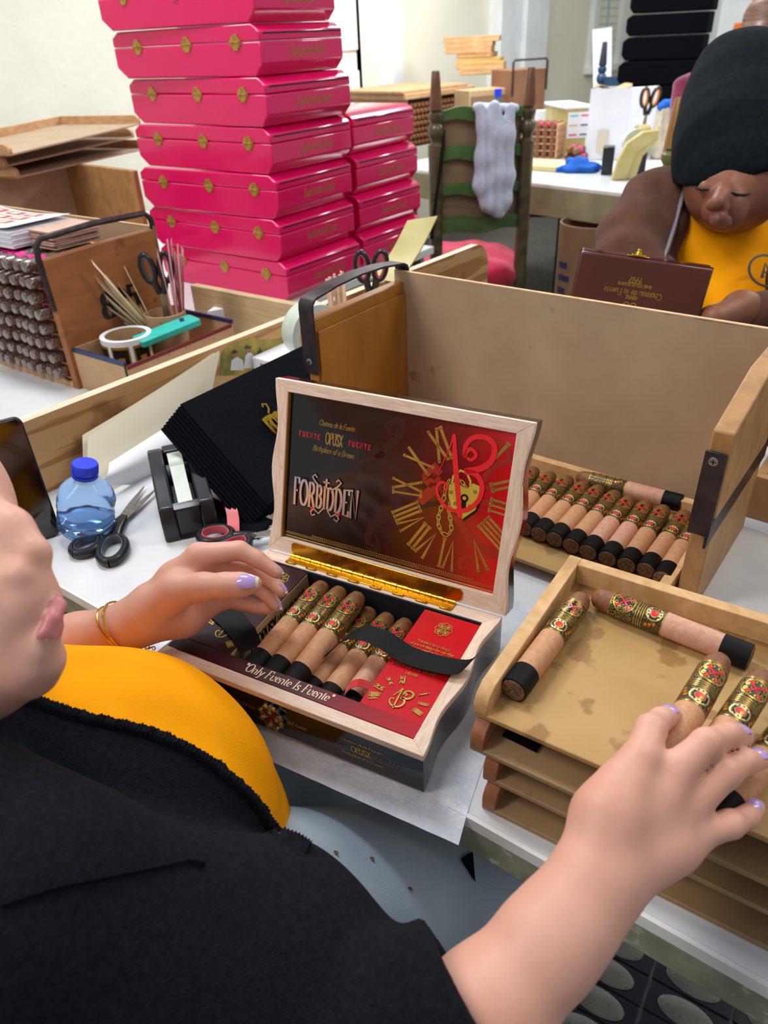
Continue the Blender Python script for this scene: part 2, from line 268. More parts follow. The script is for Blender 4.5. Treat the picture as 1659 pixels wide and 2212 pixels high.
# ------------------------------------------------------------------ signed distance modelling (bodies, cloth)
class SDF:
    def __init__(s, lo, hi, h):
        s.lo = np.array(lo, float); s.h = h; s.n = np.ceil((np.array(hi)-s.lo)/h).astype(int)+1
        s.d = np.full(s.n, 9.0, np.float32)
    def _sub(s, lo, hi):
        a = np.clip(((np.array(lo)-s.lo)/s.h).astype(int)-1, 0, s.n); b = np.clip(np.ceil((np.array(hi)-s.lo)/s.h).astype(int)+2, 0, s.n)
        if (b <= a).any(): return None
        g = [(s.lo[i]+s.h*np.arange(a[i], b[i])).astype(np.float32) for i in range(3)]
        return (slice(a[0], b[0]), slice(a[1], b[1]), slice(a[2], b[2])), g[0][:, None, None], g[1][None, :, None], g[2][None, None, :]
    def _mix(s, sl, e, k, cut):
        d = s.d[sl]
        if cut:
            h = np.clip(.5-.5*(d+e)/max(k, 1e-6), 0, 1); s.d[sl] = d*(1-h)-e*h+k*h*(1-h)
        else:
            h = np.clip(.5+.5*(e-d)/max(k, 1e-6), 0, 1); s.d[sl] = e*(1-h)+d*h-k*h*(1-h)
    def cone(s, p, q, r0, r1, k=.006, cut=False):
        p = np.array(p, float); q = np.array(q, float); m = max(r0, r1)+k*1.2+3*s.h
        r = s._sub(np.minimum(p, q)-m, np.maximum(p, q)+m)
        if r is None: return s
        sl, X, Y, Z = r; d = q-p; L = float(d@d)+1e-12
        t = np.clip(((X-p[0])*d[0]+(Y-p[1])*d[1]+(Z-p[2])*d[2])/L, 0, 1)
        e = np.sqrt((X-p[0]-t*d[0])**2+(Y-p[1]-t*d[1])**2+(Z-p[2]-t*d[2])**2)-(r0+(r1-r0)*t)
        s._mix(sl, e, k, cut); return s
    def chain(s, pts, k=.006):
        for a, b in zip(pts, pts[1:]): s.cone(a[:3], b[:3], a[3], b[3], k)
        return s
    def ell(s, c, rad, k=.006, ax=None, cut=False):
        c = np.array(c, float); rad = np.array(rad, float); m = rad.max()+k*1.2+3*s.h
        r = s._sub(c-m, c+m)
        if r is None: return s
        sl, X, Y, Z = r; A = np.eye(3) if ax is None else np.array(ax, float)   # rows: local axes
        u = [((X-c[0])*A[i][0]+(Y-c[1])*A[i][1]+(Z-c[2])*A[i][2]) for i in range(3)]
        k0 = np.sqrt(sum((u[i]/rad[i])**2 for i in range(3))); k1 = np.sqrt(sum((u[i]/rad[i]**2)**2 for i in range(3)))+1e-9
        e = np.where(k0 < .05, -rad.min(), k0*(k0-1)/k1); s._mix(sl, e.astype(np.float32), k, cut); return s
    def coords(s):
        return [(s.lo[i]+s.h*np.arange(s.n[i])).astype(np.float32).reshape([-1 if j == i else 1 for j in range(3)]) for i in range(3)]
    def mesh(s):
        d = s.d; neg = d < 0
        c = np.zeros(tuple(np.array(d.shape)-1), np.uint8)
        offs = [(i, j, k) for i in (0, 1) for j in (0, 1) for k in (0, 1)]
        for i, j, k in offs: c += neg[i:d.shape[0]-1+i, j:d.shape[1]-1+j, k:d.shape[2]-1+k]
        I = np.argwhere((c > 0) & (c < 8)); idx = np.full(c.shape, -1, np.int32); idx[I[:, 0], I[:, 1], I[:, 2]] = np.arange(len(I))
        V = {o: d[I[:, 0]+o[0], I[:, 1]+o[1], I[:, 2]+o[2]] for o in offs}
        acc = np.zeros((len(I), 3)); cnt = np.zeros(len(I))
        for a in offs:
            for ax in range(3):
                if a[ax]: continue
                b = tuple(1 if t == ax else a[t] for t in range(3)); va, vb = V[a], V[b]; m = (va < 0) != (vb < 0)
                t = np.where(m, va/np.where(m, va-vb, 1), 0); p = np.tile(np.array(a, float), (len(I), 1)); p[:, ax] += t
                acc[m] += p[m]; cnt[m] += 1
        P = s.lo+s.h*(I+acc/cnt[:, None]); F = []
        for ax in range(3):
            u, v = [(1, 2), (2, 0), (0, 1)][ax]
            A = [slice(None)]*3; B = [slice(None)]*3; A[ax] = slice(0, -1); B[ax] = slice(1, None)
            na, nb = neg[tuple(A)], neg[tuple(B)]
            for flip, mk in ((0, na & ~nb), (1, ~na & nb)):
                E = np.argwhere(mk); E = E[(E[:, u] > 0) & (E[:, v] > 0) & (E[:, u] < c.shape[u]) & (E[:, v] < c.shape[v])]
                if not len(E): continue
                q = []
                for du, dv in ((0, 0), (-1, 0), (-1, -1), (0, -1)):
                    G = E.copy(); G[:, u] += du; G[:, v] += dv; q.append(idx[G[:, 0], G[:, 1], G[:, 2]])
                q = np.stack(q, 1); F.append(q if not flip else q[:, ::-1])
        F = np.concatenate(F); F = F[(F >= 0).all(1)]
        return P, F
def npmesh(name, P, F, mats, parent=None, mi=None, label=None, relax=2, wparent=True):
    F = np.ascontiguousarray(F[:, ::1])
    for _ in range(relax):
        acc = np.zeros_like(P); cnt = np.zeros(len(P))
        for a, b in ((0, 1), (1, 2), (2, 3), (3, 0)):
            for p, q in ((a, b), (b, a)):
                for k in range(3): acc[:, k] += np.bincount(F[:, p], weights=P[F[:, q], k], minlength=len(P))
                cnt += np.bincount(F[:, p], minlength=len(P))
        P = P*.5+.5*acc/np.maximum(cnt, 1)[:, None]
    me = bpy.data.meshes.new(name); me.vertices.add(len(P)); me.vertices.foreach_set('co', P.astype(np.float32).ravel())
    me.loops.add(F.size); me.loops.foreach_set('vertex_index', F.astype(np.int32).ravel())
    me.polygons.add(len(F)); me.polygons.foreach_set('loop_start', np.arange(0, F.size, 4, dtype=np.int32))
    me.update(calc_edges=True)
    if not isinstance(mats, (list, tuple)): mats = [mats]
    for m in mats: me.materials.append(m)
    if mi is not None: me.polygons.foreach_set('material_index', mi(P[F].mean(1)).astype(np.int32))
    me.polygons.foreach_set('use_smooth', [True]*len(me.polygons))
    o = bpy.data.objects.new(name, me); COL.objects.link(o)
    if parent:
        o.parent = parent
        if wparent: o.matrix_parent_inverse = wmat(parent).inverted()
    if label: o['label'] = label
    return o
# ------------------------------------------------------------------ lettering: pen skeletons with a flat nib (thick uprights, thin bars)
def arc(cx, cy, rx, ry, a0, a1, n=10): return [(cx+rx*math.cos(math.radians(a0+(a1-a0)*i/n)), cy+ry*math.sin(math.radians(a0+(a1-a0)*i/n))) for i in range(n+1)]
def sv(x, y, w=.13): return [(x-w, y), (x+w, y)]
G = {}
def gl(ch, w, *st): G[ch] = (w, st)
O = lambda cx=.36, r=.34: arc(cx, .5, r, .5, 90, 450, 20)
gl('O', .76, O(.38)); gl('I', .3, [(.15, 0), (.15, 1)], sv(.15, 0), sv(.15, 1)); gl('L', .56, [(.12, 1), (.12, 0), (.5, 0), (.52, .2)], sv(.12, 1))
gl('F', .56, [(.12, 0), (.12, 1), (.5, 1), (.52, .8)], [(.12, .52), (.4, .52)], sv(.12, 0)); gl('E', .6, [(.54, .8), (.52, 1), (.12, 1), (.12, 0), (.54, 0), (.56, .2)], [(.12, .52), (.42, .52)])
gl('N', .78, [(.12, 0), (.12, 1), (.64, 0), (.64, 1)], sv(.12, 0), sv(.1, 1), sv(.64, 1)); gl('T', .64, [(.04, .8), (.06, 1), (.58, 1), (.6, .8)], [(.32, 1), (.32, 0)], sv(.32, 0))
gl('U', .72, [(.12, 1), (.12, .3)]+arc(.36, .3, .24, .3, 180, 360)+[(.6, 1)], sv(.12, 1), sv(.6, 1)); gl('P', .58, [(.12, 0), (.12, 1), (.3, 1)]+arc(.3, .76, .22, .24, 90, -90)+[(.12, .52)], sv(.12, 0))
gl('R', .66, [(.12, 0), (.12, 1), (.3, 1)]+arc(.3, .76, .22, .24, 90, -90)+[(.12, .52)], [(.3, .52), (.58, 0)], sv(.12, 0), sv(.6, 0, .08)); gl('B', .62, [(.12, 0), (.12, 1), (.3, 1)]+arc(.3, .77, .2, .23, 90, -90)+[(.12, .54)], [(.3, .54)]+arc(.3, .27, .24, .27, 90, -90)+[(.12, 0)])
gl('D', .7, [(.12, 0), (.12, 1), (.26, 1)]+arc(.26, .5, .36, .5, 90, -90, 14)+[(.12, 0)]); gl('S', .52, [(.44, .78)]+arc(.26, .76, .18, .24, 10, 200, 10)+[(.3, .5)]+arc(.26, .25, .2, .25, 50, -170, 12))
gl('X', .7, [(.08, 1), (.62, 0)], [(.62, 1), (.08, 0)], sv(.08, 1, .09), sv(.62, 1, .09), sv(.08, 0, .09), sv(.62, 0, .09)); gl('V', .7, [(.06, 1), (.35, 0), (.64, 1)], sv(.06, 1, .1), sv(.64, 1, .1))
gl('A', .7, [(.04, 0), (.35, 1), (.66, 0)], [(.15, .35), (.55, .35)], sv(.04, 0, .08), sv(.66, 0, .08)); gl('C', .66, arc(.36, .5, .32, .5, 45, 315, 16)); gl('H', .74, [(.12, 0), (.12, 1)], [(.62, 0), (.62, 1)], [(.12, .5), (.62, .5)], sv(.12, 0), sv(.62, 0), sv(.12, 1), sv(.62, 1))
gl('M', .9, [(.1, 0), (.12, 1), (.44, .1), (.76, 1), (.78, 0)], sv(.1, 0), sv(.78, 0)); gl('W', 1., [(.04, 1), (.28, 0), (.5, .9), (.72, 0), (.96, 1)])
bl = lambda x=.26: arc(x, .3, .2, .3, 90, 450, 16)
gl('o', .52, bl()); gl('a', .5, arc(.24, .3, .19, .3, 60, 330, 14), [(.42, .6), (.42, .06), (.5, 0)]); gl('d', .54, bl(.25), [(.45, 1), (.45, .04), (.53, 0)]); gl('b', .54, [(.08, 1), (.1, .1)], bl(.28)); gl('p', .54, [(.1, .6), (.1, -.35)], bl(.29), sv(.1, -.35, .08))
gl('c', .44, arc(.25, .3, .19, .3, 40, 320, 12)); gl('e', .46, [(.06, .32), (.42, .32)]+arc(.24, .32, .18, .28, 0, 315, 14)); gl('f', .32, [(.14, 0), (.14, .8)]+arc(.28, .8, .14, .2, 180, 60, 6), [(.02, .6), (.28, .6)], sv(.14, 0, .09)); gl('g', .5, bl(.25), [(.44, .6), (.44, -.2)]+arc(.25, -.2, .19, .18, 0, -160, 8))
gl('h', .54, [(.1, 0), (.1, 1)], [(.1, .4)]+arc(.27, .4, .17, .2, 150, 0, 8)+[(.44, 0)], sv(.1, 0, .08), sv(.44, 0, .08)); gl('i', .24, [(.12, 0), (.12, .6), (.04, .6)], [(.12, .8), (.12, .88)], sv(.12, 0, .09)); gl('j', .24, [(.14, .6), (.14, -.2), (0, -.35)], [(.14, .8), (.14, .88)]); gl('l', .24, [(.04, 1), (.12, 1), (.12, 0)], sv(.12, 0, .09)); gl('t', .3, [(.14, .82), (.14, .1), (.26, 0)], [(.02, .6), (.26, .6)])
gl('k', .5, [(.1, 0), (.1, 1)], [(.4, .6), (.12, .26), (.44, 0)]); gl('n', .54, [(.02, .6), (.1, .6), (.1, 0)], [(.1, .4)]+arc(.27, .4, .17, .2, 150, 0, 8)+[(.44, 0)], sv(.1, 0, .08), sv(.44, 0, .08)); gl('m', .8, [(.1, .6), (.1, 0)], [(.1, .4)]+arc(.25, .4, .15, .2, 150, 0, 6)+[(.4, 0)], [(.4, .4)]+arc(.55, .4, .15, .2, 150, 0, 6)+[(.7, 0)], sv(.1, 0, .07), sv(.4, 0, .07), sv(.7, 0, .07))
gl('r', .38, [(.02, .6), (.1, .6), (.1, 0)], [(.1, .4)]+arc(.25, .42, .15, .18, 160, 60, 6), sv(.1, 0, .08)); gl('s', .4, arc(.2, .45, .14, .15, 20, 230, 8)+[(.26, .28)]+arc(.19, .14, .15, .15, 50, -150, 8)); gl('u', .54, [(.02, .6), (.1, .6), (.1, .18)]+arc(.26, .18, .16, .18, 180, 350, 8)+[(.44, .6)], [(.44, .4), (.44, 0), (.52, 0)]); gl('y', .5, [(.06, .6), (.27, 0)], [(.46, .6), (.2, -.25), (.06, -.3)], sv(.06, .6, .07), sv(.46, .6, .07)); gl('w', .7, [(.04, .6), (.2, 0), (.35, .55), (.5, 0), (.66, .6)]); gl('v', .5, [(.04, .6), (.25, 0), (.46, .6)])
gl(' ', .3); gl('"', .3, [(.06, 1), (.1, .72)], [(.2, 1), (.24, .72)]); gl("'", .16, [(.08, 1), (.08, .76)]); gl(',', .2, [(.1, .06), (.06, -.14)]); gl('.', .2, [(.1, 0), (.1, .1)]); gl('-', .4, [(.05, .4), (.35, .4)]); gl('/', .4, [(.02, -.1), (.36, 1.05)])
gl('8', .56, arc(.28, .76, .2, .24, 90, 450, 14), arc(.28, .27, .25, .27, 90, 450, 14)); gl('9', .56, arc(.27, .7, .22, .3, 90, 450, 14), [(.49, .7), (.46, .35), (.3, .06), (.12, .02)]); gl('5', .54, [(.46, 1), (.14, 1), (.12, .56)]+arc(.25, .32, .25, .32, 120, -150, 12)); gl('1', .36, [(.04, .82), (.18, 1), (.18, 0)], sv(.18, 0, .12)); gl('2', .52, arc(.25, .74, .2, .26, 170, -20, 10)+[(.06, 0), (.48, 0)]); gl('0', .56, arc(.28, .5, .22, .5, 90, 450, 16)); gl('3', .52, arc(.24, .76, .2, .24, 150, -90, 10), arc(.22, .27, .24, .27, 90, -150, 12))
def pen(mb, path, wt, th, z, hz=.0):
    n = len(path)
    if n < 2: return
    L = []; R = []
    for i in range(n):
        a = path[max(i-1, 0)]; b = path[min(i+1, n-1)]; dx, dy = b[0]-a[0], b[1]-a[1]; l = math.hypot(dx, dy) or 1; nx, ny = -dy/l, dx/l
        w = .5*(abs(nx)*wt+abs(ny)*th) if wt != th else wt/2
        L.append((path[i][0]+nx*w, path[i][1]+ny*w, z)); R.append((path[i][0]-nx*w, path[i][1]-ny*w, z))
    fs = []
    for i in range(n-1): fs.append((i, n+i, n+i+1, i+1))
    if hz:
        o = 2*n; vs = L+R+[(p[0], p[1], z+hz) for p in L+R]
        fs = [(o+a, o+b, o+c, o+d) for a, b, c, d in fs]+[(i, i+1, o+i+1, o+i) for i in range(n-1)]+[(n+i+1, n+i, o+n+i, o+n+i+1) for i in range(n-1)]+[(0, o, o+n, n), (n-1, 2*n-1, o+2*n-1, o+n-1)]
        mb.add(vs, fs)
    else: mb.add(L+R, fs)
def text(mb, s, x, y, h, wt=.13, th=.045, slant=0, xs=1, sp=.02, z=0, anchor='l', rot=0, hz=0, warp=None):
    tot = sum(G.get(c, (.4,))[0]+sp for c in s)*h*xs
    ox = -tot/2 if anchor == 'c' else 0; cr, sr = math.cos(rot), math.sin(rot)
    for c in s:
        w, st = G.get(c, (.4, ()))[:2] if c in G else (.4, ())
        for path in st:
            p2 = []
            for px_, py_ in path:
                X = ox+(px_+slant*py_)*h*xs; Y = py_*h
                if warp: X, Y = warp(X, Y)
                p2.append((x+X*cr-Y*sr, y+X*sr+Y*cr))
            pen(mb, p2, wt*h*xs, th*h, z, hz)
        ox += (w+sp)*h*xs
    return tot
# ------------------------------------------------------------------ setting
def wallbox(name, m, *b, **k): return struct(bx(*b).build(name, m, smooth=0, **k))
XW = -3.1
wallbox('floor', M['grout'], XW, 3.0, -1.5, 9.0, -.06, -.004)
FL = bpy.data.objects['floor']
# tiles that show at lower right: raised dark tiles with grey ovals
tm = MB(); tm.box(-.058, .058, -.0235, .0235, 0, .004); TM = tm.build('tile', M['tile'], FL, bevel=.0006)
om = MB(); om.X = Matrix.Diagonal((1, .5, 1, 1)); om.lathe([(.042, .004), (.042, .0052), (.038, .006), (.001, .006)], 28); OV = om.build('oval_inlay', M['oval'], TM)
ta = math.radians(3.1); o0 = Vector((-.036+.003, .698, -.004)); first = True
for i in range(-4, 5):
    for j in range(-9, 4):
        c = o0+Vector((math.cos(ta), math.sin(ta), 0))*((i-.5)*.1215)+Vector((-math.sin(ta), math.cos(ta), 0))*((j+.5)*.0515)
        if first: a, b = TM, OV; first = False
        else:
            a = TM.copy(); COL.objects.link(a); a.parent = FL; b = OV.copy(); COL.objects.link(b); b.parent = a
        a.location = c; a.rotation_euler = (0, 0, ta)
wallbox('wall_left', M['wallp'], XW-.15, XW, -1.5, 2.75, 0, 2.8)
wallbox('wall_back', M['wall2'], XW-.15, XW, 3.62, 9.0, 0, 2.8)
struct(bx(XW, 3.0, 8.9, 9.05, 0, 2.8).build('wall_end', M['wall2'], smooth=0))
wallbox('baseboard_left', M['trim'], XW, XW+.015, -1.5, 2.7, 0, .12)
# shuttered window in the side wall (between the two wall stretches)
def shutter(idx, y0, y1, z0=.55, z1=2.3, yfr=.07, lou=True, proud=.0):
    w = struct(thing('window_%d' % idx, '', '', (XW+proud, y0, z0))); del w['label']; del w['category']
    h = z1-z0; wd = y1-y0
    f = MB(); f.box(-.03, .05, -yfr, 0, -.08, h+.08); f.box(-.03, .05, wd, wd+yfr, -.08, h+.08); f.box(-.03, .05, 0, wd, h, h+.08); f.box(-.04, .07, -yfr-.02, wd+yfr+.02, -.12, -.06); f.build('window_frame', M['trim'], w, bevel=.006)
    bx(-.12, -.1, 0, wd, 0, h).build('pane', M['night'], w, smooth=0)
    if lou:
        n = int(h/.062); s = MB().box(-.035, .025, .01, wd-.01, -.004, .004); first = s.build('louver', M['louver'], w, bevel=.001)
        for k in range(n):
            l = first if k == 0 else first.copy()
            if k: COL.objects.link(l); l.parent = w
            l.location = (-.02, 0, .03+k*.062); l.rotation_euler = (0, math.radians(28), 0)
        bx(.0, .012, wd*.48, wd*.52, 0, h).build('louver_rod', M['louver'], w)
    return w
yl = lambda px_: float(onx(px_, 90, XW)[1])
wall_open = bx(XW-.15, XW, 2.75, 3.62, 0, .5).build('wall_below_window', M['wall2'], smooth=0); struct(wall_open)
shutter(1, yl(768), yl(806), .5)
d = struct(bx(XW+.0, XW+.05, yl(640), yl(766), .0, 2.4).build('door_1', M['trim'], bevel=.008)); 
bx(XW+.05, XW+.062, yl(690), yl(755), 1.22, 2.3).build('door_panel', M['trim'], d, bevel=.006); bx(XW+.05, XW+.062, yl(690), yl(755), .2, 1.12).build('door_panel', M['trim'], d, bevel=.006)
struct(bx(XW-.1, XW+.03, yl(816), yl(862), 0, 2.8).build('trim_1', M['trim'], bevel=.006))
struct(bx(XW-.1, XW+.02, yl(862), 3.63, 0, 2.8).build('wall_strip', M['wall2'], smooth=0))
struct(bx(XW-.02, XW+.10, yl(1056), yl(1098), 0, 2.8).build('trim_2', M['trim'], bevel=.006))
struct(bx(XW+.0, XW+.14, yl(1100), yl(1148), 0, 2.8).build('trim_3', M['trim'], bevel=.006))
shutter(2, yl(1280), yl(1330), 1.02, 2.3, .12)
shutter(3, yl(1560), yl(1610), .9, 2.3, .12, True)
# ------------------------------------------------------------------ tables
def table(label, mtx, x0, x1, y0, y1, apm, top=T, legs=(), ah=.08):
    t = thing('work_table', label, 'table', mtx=mtx)
    MB().box(x0, x1, y0+.003, y1, top-.022, top).build('tabletop', M['table'], t, bevel=.002)
    MB().box(x0, x1, y0-.001, y0+.003, top-.012, top+.0005).build('edge_strip', M['edge'], t)
    MB().box(x0+.03, x1-.03, y0+.0, y0+.022, top-.012-ah, top-.012).build('apron', apm, t, bevel=.003)
    MB().box(x0+.03, x1-.03, y1-.03, y1-.01, top-.1, top-.022).build('apron', apm, t)
    for x, y in legs: MB().box(x-.03, x+.03, y-.03, y+.03, 0, top-.02).build('leg', apm, t, bevel=.004)
    return t
WT = table('white-topped work table with a weathered green front edge under the presentation box', Matrix.Identity(4), -1.219, .30, .33, 1.12, M['apron'], legs=[(-1.15, .5), (-1.15, 1.05), (.24, .5), (.24, 1.05)], ah=.035)
table('white-topped side table carrying the magenta boxes and the stencilled crate', Matrix.Identity(4), -2.66, -1.221, .33, 1.95, M['apron'], legs=[(-2.6, .4), (-2.6, 1.88), (-1.3, .5), (-1.3, 1.88)], ah=.035)
da = math.atan2(-.092, .46)
table('white-topped desk with olive front behind the green slatted chair', TR(-1.2, 2.99, 0) @ RZ(da), -1.12, .72, 0, 1.5, M['apron2'], legs=[(-1.05, .1), (.66, .1), (.66, 1.4)], ah=.11)
for q in ((-.42, -.02, .34, .075), (.12, -.02, .34, .07)):
    pass
# ------------------------------------------------------------------ cigars
CR_, CL = .0105, .138
def cyl_map(src, r): return [(v[0], (r+v[2])*math.sin(v[1]/r), (r+v[2])*math.cos(v[1]/r)) for v in src.v]
def wrapd(build, mats, name, parent, r=CR_+.0006):
    s = MB(); build(s); o = MB(); o.v = cyl_map(s, r); o.f = s.f; o.m = s.m; return o.build(name, mats, parent, smooth=60)
def ring2(s, cx, cy, r0, r1, z, n=24):
    vs = [(cx+r*math.cos(2*PI*k/n), cy+r*math.sin(2*PI*k/n), z) for r in (r0, r1) for k in range(n)]
    s.add(vs, [(k, (k+1) % n, n+(k+1) % n, n+k) for k in range(n)])
def disc2(s, cx, cy, r, z, n=20, sy=1):
    vs = [(cx, cy, z)]+[(cx+r*math.cos(2*PI*k/n), cy+r*sy*math.sin(2*PI*k/n), z) for k in range(n)]
    s.add(vs, [(0, 1+k, 1+(k+1) % n) for k in range(n)])
def emblem(s, base=0):
    z = .00025
    s.mi = 1; disc2(s, .1072, 0, .0098, z)                      # black medallion
    s.mi = 2; ring2(s, .1072, 0, .0088, .0100, z*1.6); 
    for k in range(8):
        a = k*PI/4+.39; ring2(s, .1072+.0068*math.cos(a), .0068*math.sin(a), .0009, .0016, z*1.7, 8)
    s.mi = 3
    for a in (.72, -.72, PI-.72, PI+.72):
        c, d = math.cos(a), math.sin(a); nx, ny = -d, c
        s.add([(.1072+nx*.0005, ny*.0005, z*2), (.1072-nx*.0005, -ny*.0005, z*2), (.1072+c*.0088-nx*.0013, d*.0088-ny*.0013, z*2), (.1072+c*.0088+nx*.0013, d*.0088+ny*.0013, z*2)], [(0, 1, 2, 3)])
    s.mi = 4; disc2(s, .0800, 0, .0072, z)                      # clock medallion
    s.mi = 2; ring2(s, .08, 0, .0066, .0074, z*1.6); ring2(s, .08, 0, .0034, .0041, z*1.6)
    s.mi = 1
    for k in range(12):
        a = k*PI/6; c, d = math.cos(a), math.sin(a); disc2(s, .08+.0054*c, .0054*d, .0007, z*2, 6)
    s.mi = 3; disc2(s, .08, 0, .0031, z*1.7); s.mi = 2; text(s, '13', .0795, -.0012, .0024, .25, .12, z=z*2.4, rot=PI/2, anchor='c')
    s.mi = 5
    for sg in (-1, 1): 
        for k in range(3): disc2(s, .0775+.0035*k, sg*(.0098+.0012*k), .0016, z*1.5, 8)
    s.mi = 2
    for x in (.0712, .0885, .0905, .0925, .0948, .1180): s.add([(x, -.0325, z), (x+.0006, -.0325, z), (x+.0006, .0325, z), (x, .0325, z)][:0] or [(x+u*.0006, -.031+.062*k/40, z) for k in range(41) for u in (0, 1)], [(2*k, 2*k+1, 2*k+3, 2*k+2) for k in range(40)])
def make_cigar(cedar='cedar', name='cigar', lab='', rib=True, grp=None):
    t = thing(name, lab, 'cigar', group=grp)
    ry = Matrix.Rotation(PI/2, 4, 'Y')
    m = MB(); m.X = ry
    R = CR_; m.lathe([(R*.97, .0005), (R, .002), (R*1.01, .05), (R, .11), (R*.985, .122), (R*.93, .129), (R*.78, .1345), (R*.5, .1372), (R*.12, CL)], 24); m.build('wrapper', M['wrap'], t)
    m = MB(); m.X = ry; m.lathe([(.0002, -.0002), (R*.5, -.0008), (R*.9, -.0004), (R*.96, .0008)], 24, caps=False); m.build('foot', M['foot'], t)
    m = MB(); m.X = ry; m.lathe([(R+.0002, .018), (R+.0005, .0185), (R+.0006, .0712), (R+.0002, .0716)], 24, caps=False); m.build('cedar_sleeve', M[cedar], t)
    if rib:
        m = MB(); m.X = ry; m.lathe([(R*.99, .0004), (R+.0009, .0008), (R+.0011, .012), (R+.0009, .0232), (R+.0002, .0236)], 24, caps=False); m.build('ribbon', M['sat'], t)
    m = MB(); m.X = ry; m.lathe([(R+.0001, .0958), (R+.0006, .0962), (R+.0006, .1182), (R+.0001, .1186)], 24, caps=False); m.build('main_band', M['band'], t)
    m = MB(); m.X = ry; m.lathe([(R+.0005, .0708), (R+.0007, .0712), (R+.0007, .0965), (R+.0002, .0968)], 24, caps=False); m.build('lower_band', M['bandm'], t)
    wrapd(emblem, [M['band'], M['bblack'], M['goldp'], M['redb'], M['cream'], M['orange']], 'band_emblem', t)
    index_kids(t); return t
CIG = make_cigar('cedar', lab='cigar in cedar sleeve lying upright along the left rail of the top tray')
CIG2 = make_cigar('cedar2', lab='cigar in pink cedar sleeve lying along the far rail of the top tray')
used = {id(CIG): False, id(CIG2): False}
def cigar(foot, head, label, group=None, proto=None, roll=0):
    proto = proto or CIG
    f = Vector(foot); m = frame(f, Vector(head)-f) @ Matrix.Rotation(roll, 4, 'X')
    if used[id(proto)]: return dup(proto, m, label, group)
    used[id(proto)] = True; l, q, _ = m.decompose(); proto.location = l; proto.rotation_euler = q.to_euler(); proto['label'] = label
    if group: proto['group'] = group
    return proto
def cig2(fx, fy, hx, hy, z0, z1, label, group=None, proto=None, roll=0):
    f = Vector(at(fx, fy, z0)); h = Vector(at(hx, hy, z1)); h = f+(h-f).normalized()*CL; return cigar(f, h, label, group, proto, roll)
# ------------------------------------------------------------------ stack of trays at right
def tray(mtx, label, w=.62, dpt=.205, railm='rail', top='traytop', rh=.022, fl=.005):
    t = thing('wooden_tray', label, 'tray', mtx=mtx, group=None)
    MB().box(0, w, 0, dpt, 0, fl).build('tray_board', M[top], t, bevel=.001)
    r = .012; o = [(0, r*.6, 0), (0, rh*.1, 0)]
    m = MB(); m.X = Matrix(((0, 1, 0, 0), (0, 0, 1, 0), (1, 0, 0, 0), (0, 0, 0, 1))).transposed() @ Matrix.Identity(4)
    m = MB(); prof = [(.002, fl*.0), (dpt, 0), (dpt, fl+rh), (.014, fl+rh), (.004, fl+rh*.75), (0, fl+rh*.45), (.0, fl*.6)]
    vs = [(0, y, z) for y, z in prof]+[(r, y, z) for y, z in prof]; n = len(prof)
    m.add(vs, [tuple(range(n-1, -1, -1)), tuple(range(n, 2*n))]+[(i, (i+1) % n, n+(i+1) % n, n+i) for i in range(n)])
    m.build('side_rail', M[railm], t, bevel=.0008)
    m2 = MB(); m2.add([(v[0]+w-r, v[1], v[2]) for v in vs], [tuple(range(n-1, -1, -1)), tuple(range(n, 2*n))]+[(i, (i+1) % n, n+(i+1) % n, n+i) for i in range(n)]); m2.build('side_rail', M[railm], t, bevel=.0008)
    MB().box(r, w-r, dpt-r, dpt, fl, fl+rh).build('back_rail', M[railm], t, bevel=.0008)
    return t
ZT = .832; tz = [T+.0005+i*.0275 for i in range(4)]
def tf(px_, py_, z, rz): v = at(px_, py_, z); return TR(v[0], v[1], z) @ RZ(math.radians(rz))
ty = 2.6
tray(tf(1022, 1544, tz[3], ty), 'topmost wooden tray of the right stack, stained board holding banded cigars')
tray(tf(1014, 1618, tz[2], ty), 'second wooden tray down in the right stack, reddish rail corner', railm='railr', top='trayb')
tray(tf(1042, 1682, tz[1], ty), 'third wooden tray down in the right stack, narrow rail corner', railm='railr', top='trayb')
tray(tf(1040, 1745, tz[0], ty), 'lowest wooden tray of the right stack on the white table edge', railm='railr', top='trayb')
bx(0, .03, 0, .02, 0, .0015).build('felt_scrap', M['felt'], None, loc=tuple(at(1085, 1590, tz[2]+.006))); tag(bpy.data.objects['felt_scrap'], 'scrap of black felt between the top and second trays', 'scrap')
zc = tz[3]+.005+CR_+.0012
cig2(1108, 1492, 1262, 1287, zc, zc, 'cigar lying along the left rail of the top tray, foot towards the seated woman', roll=.15)
cig2(1622, 1421, 1288, 1290, zc, zc, 'cigar with pink sleeve lying along the far rail of the top tray', proto=CIG2, roll=-.35)
cig2(1400, 1690, 1550, 1434, .886, .886, 'loose cigar held down by the index and middle fingers on the top tray', roll=.25)
cig2(1478, 1718, 1652, 1458, .878, .878, 'loose cigar at the right frame edge under the middle finger', roll=.2)
cig2(1538, 1776, 1738, 1534, .861, .861, 'loose cigar at the right frame edge beside the ring finger', roll=.1)
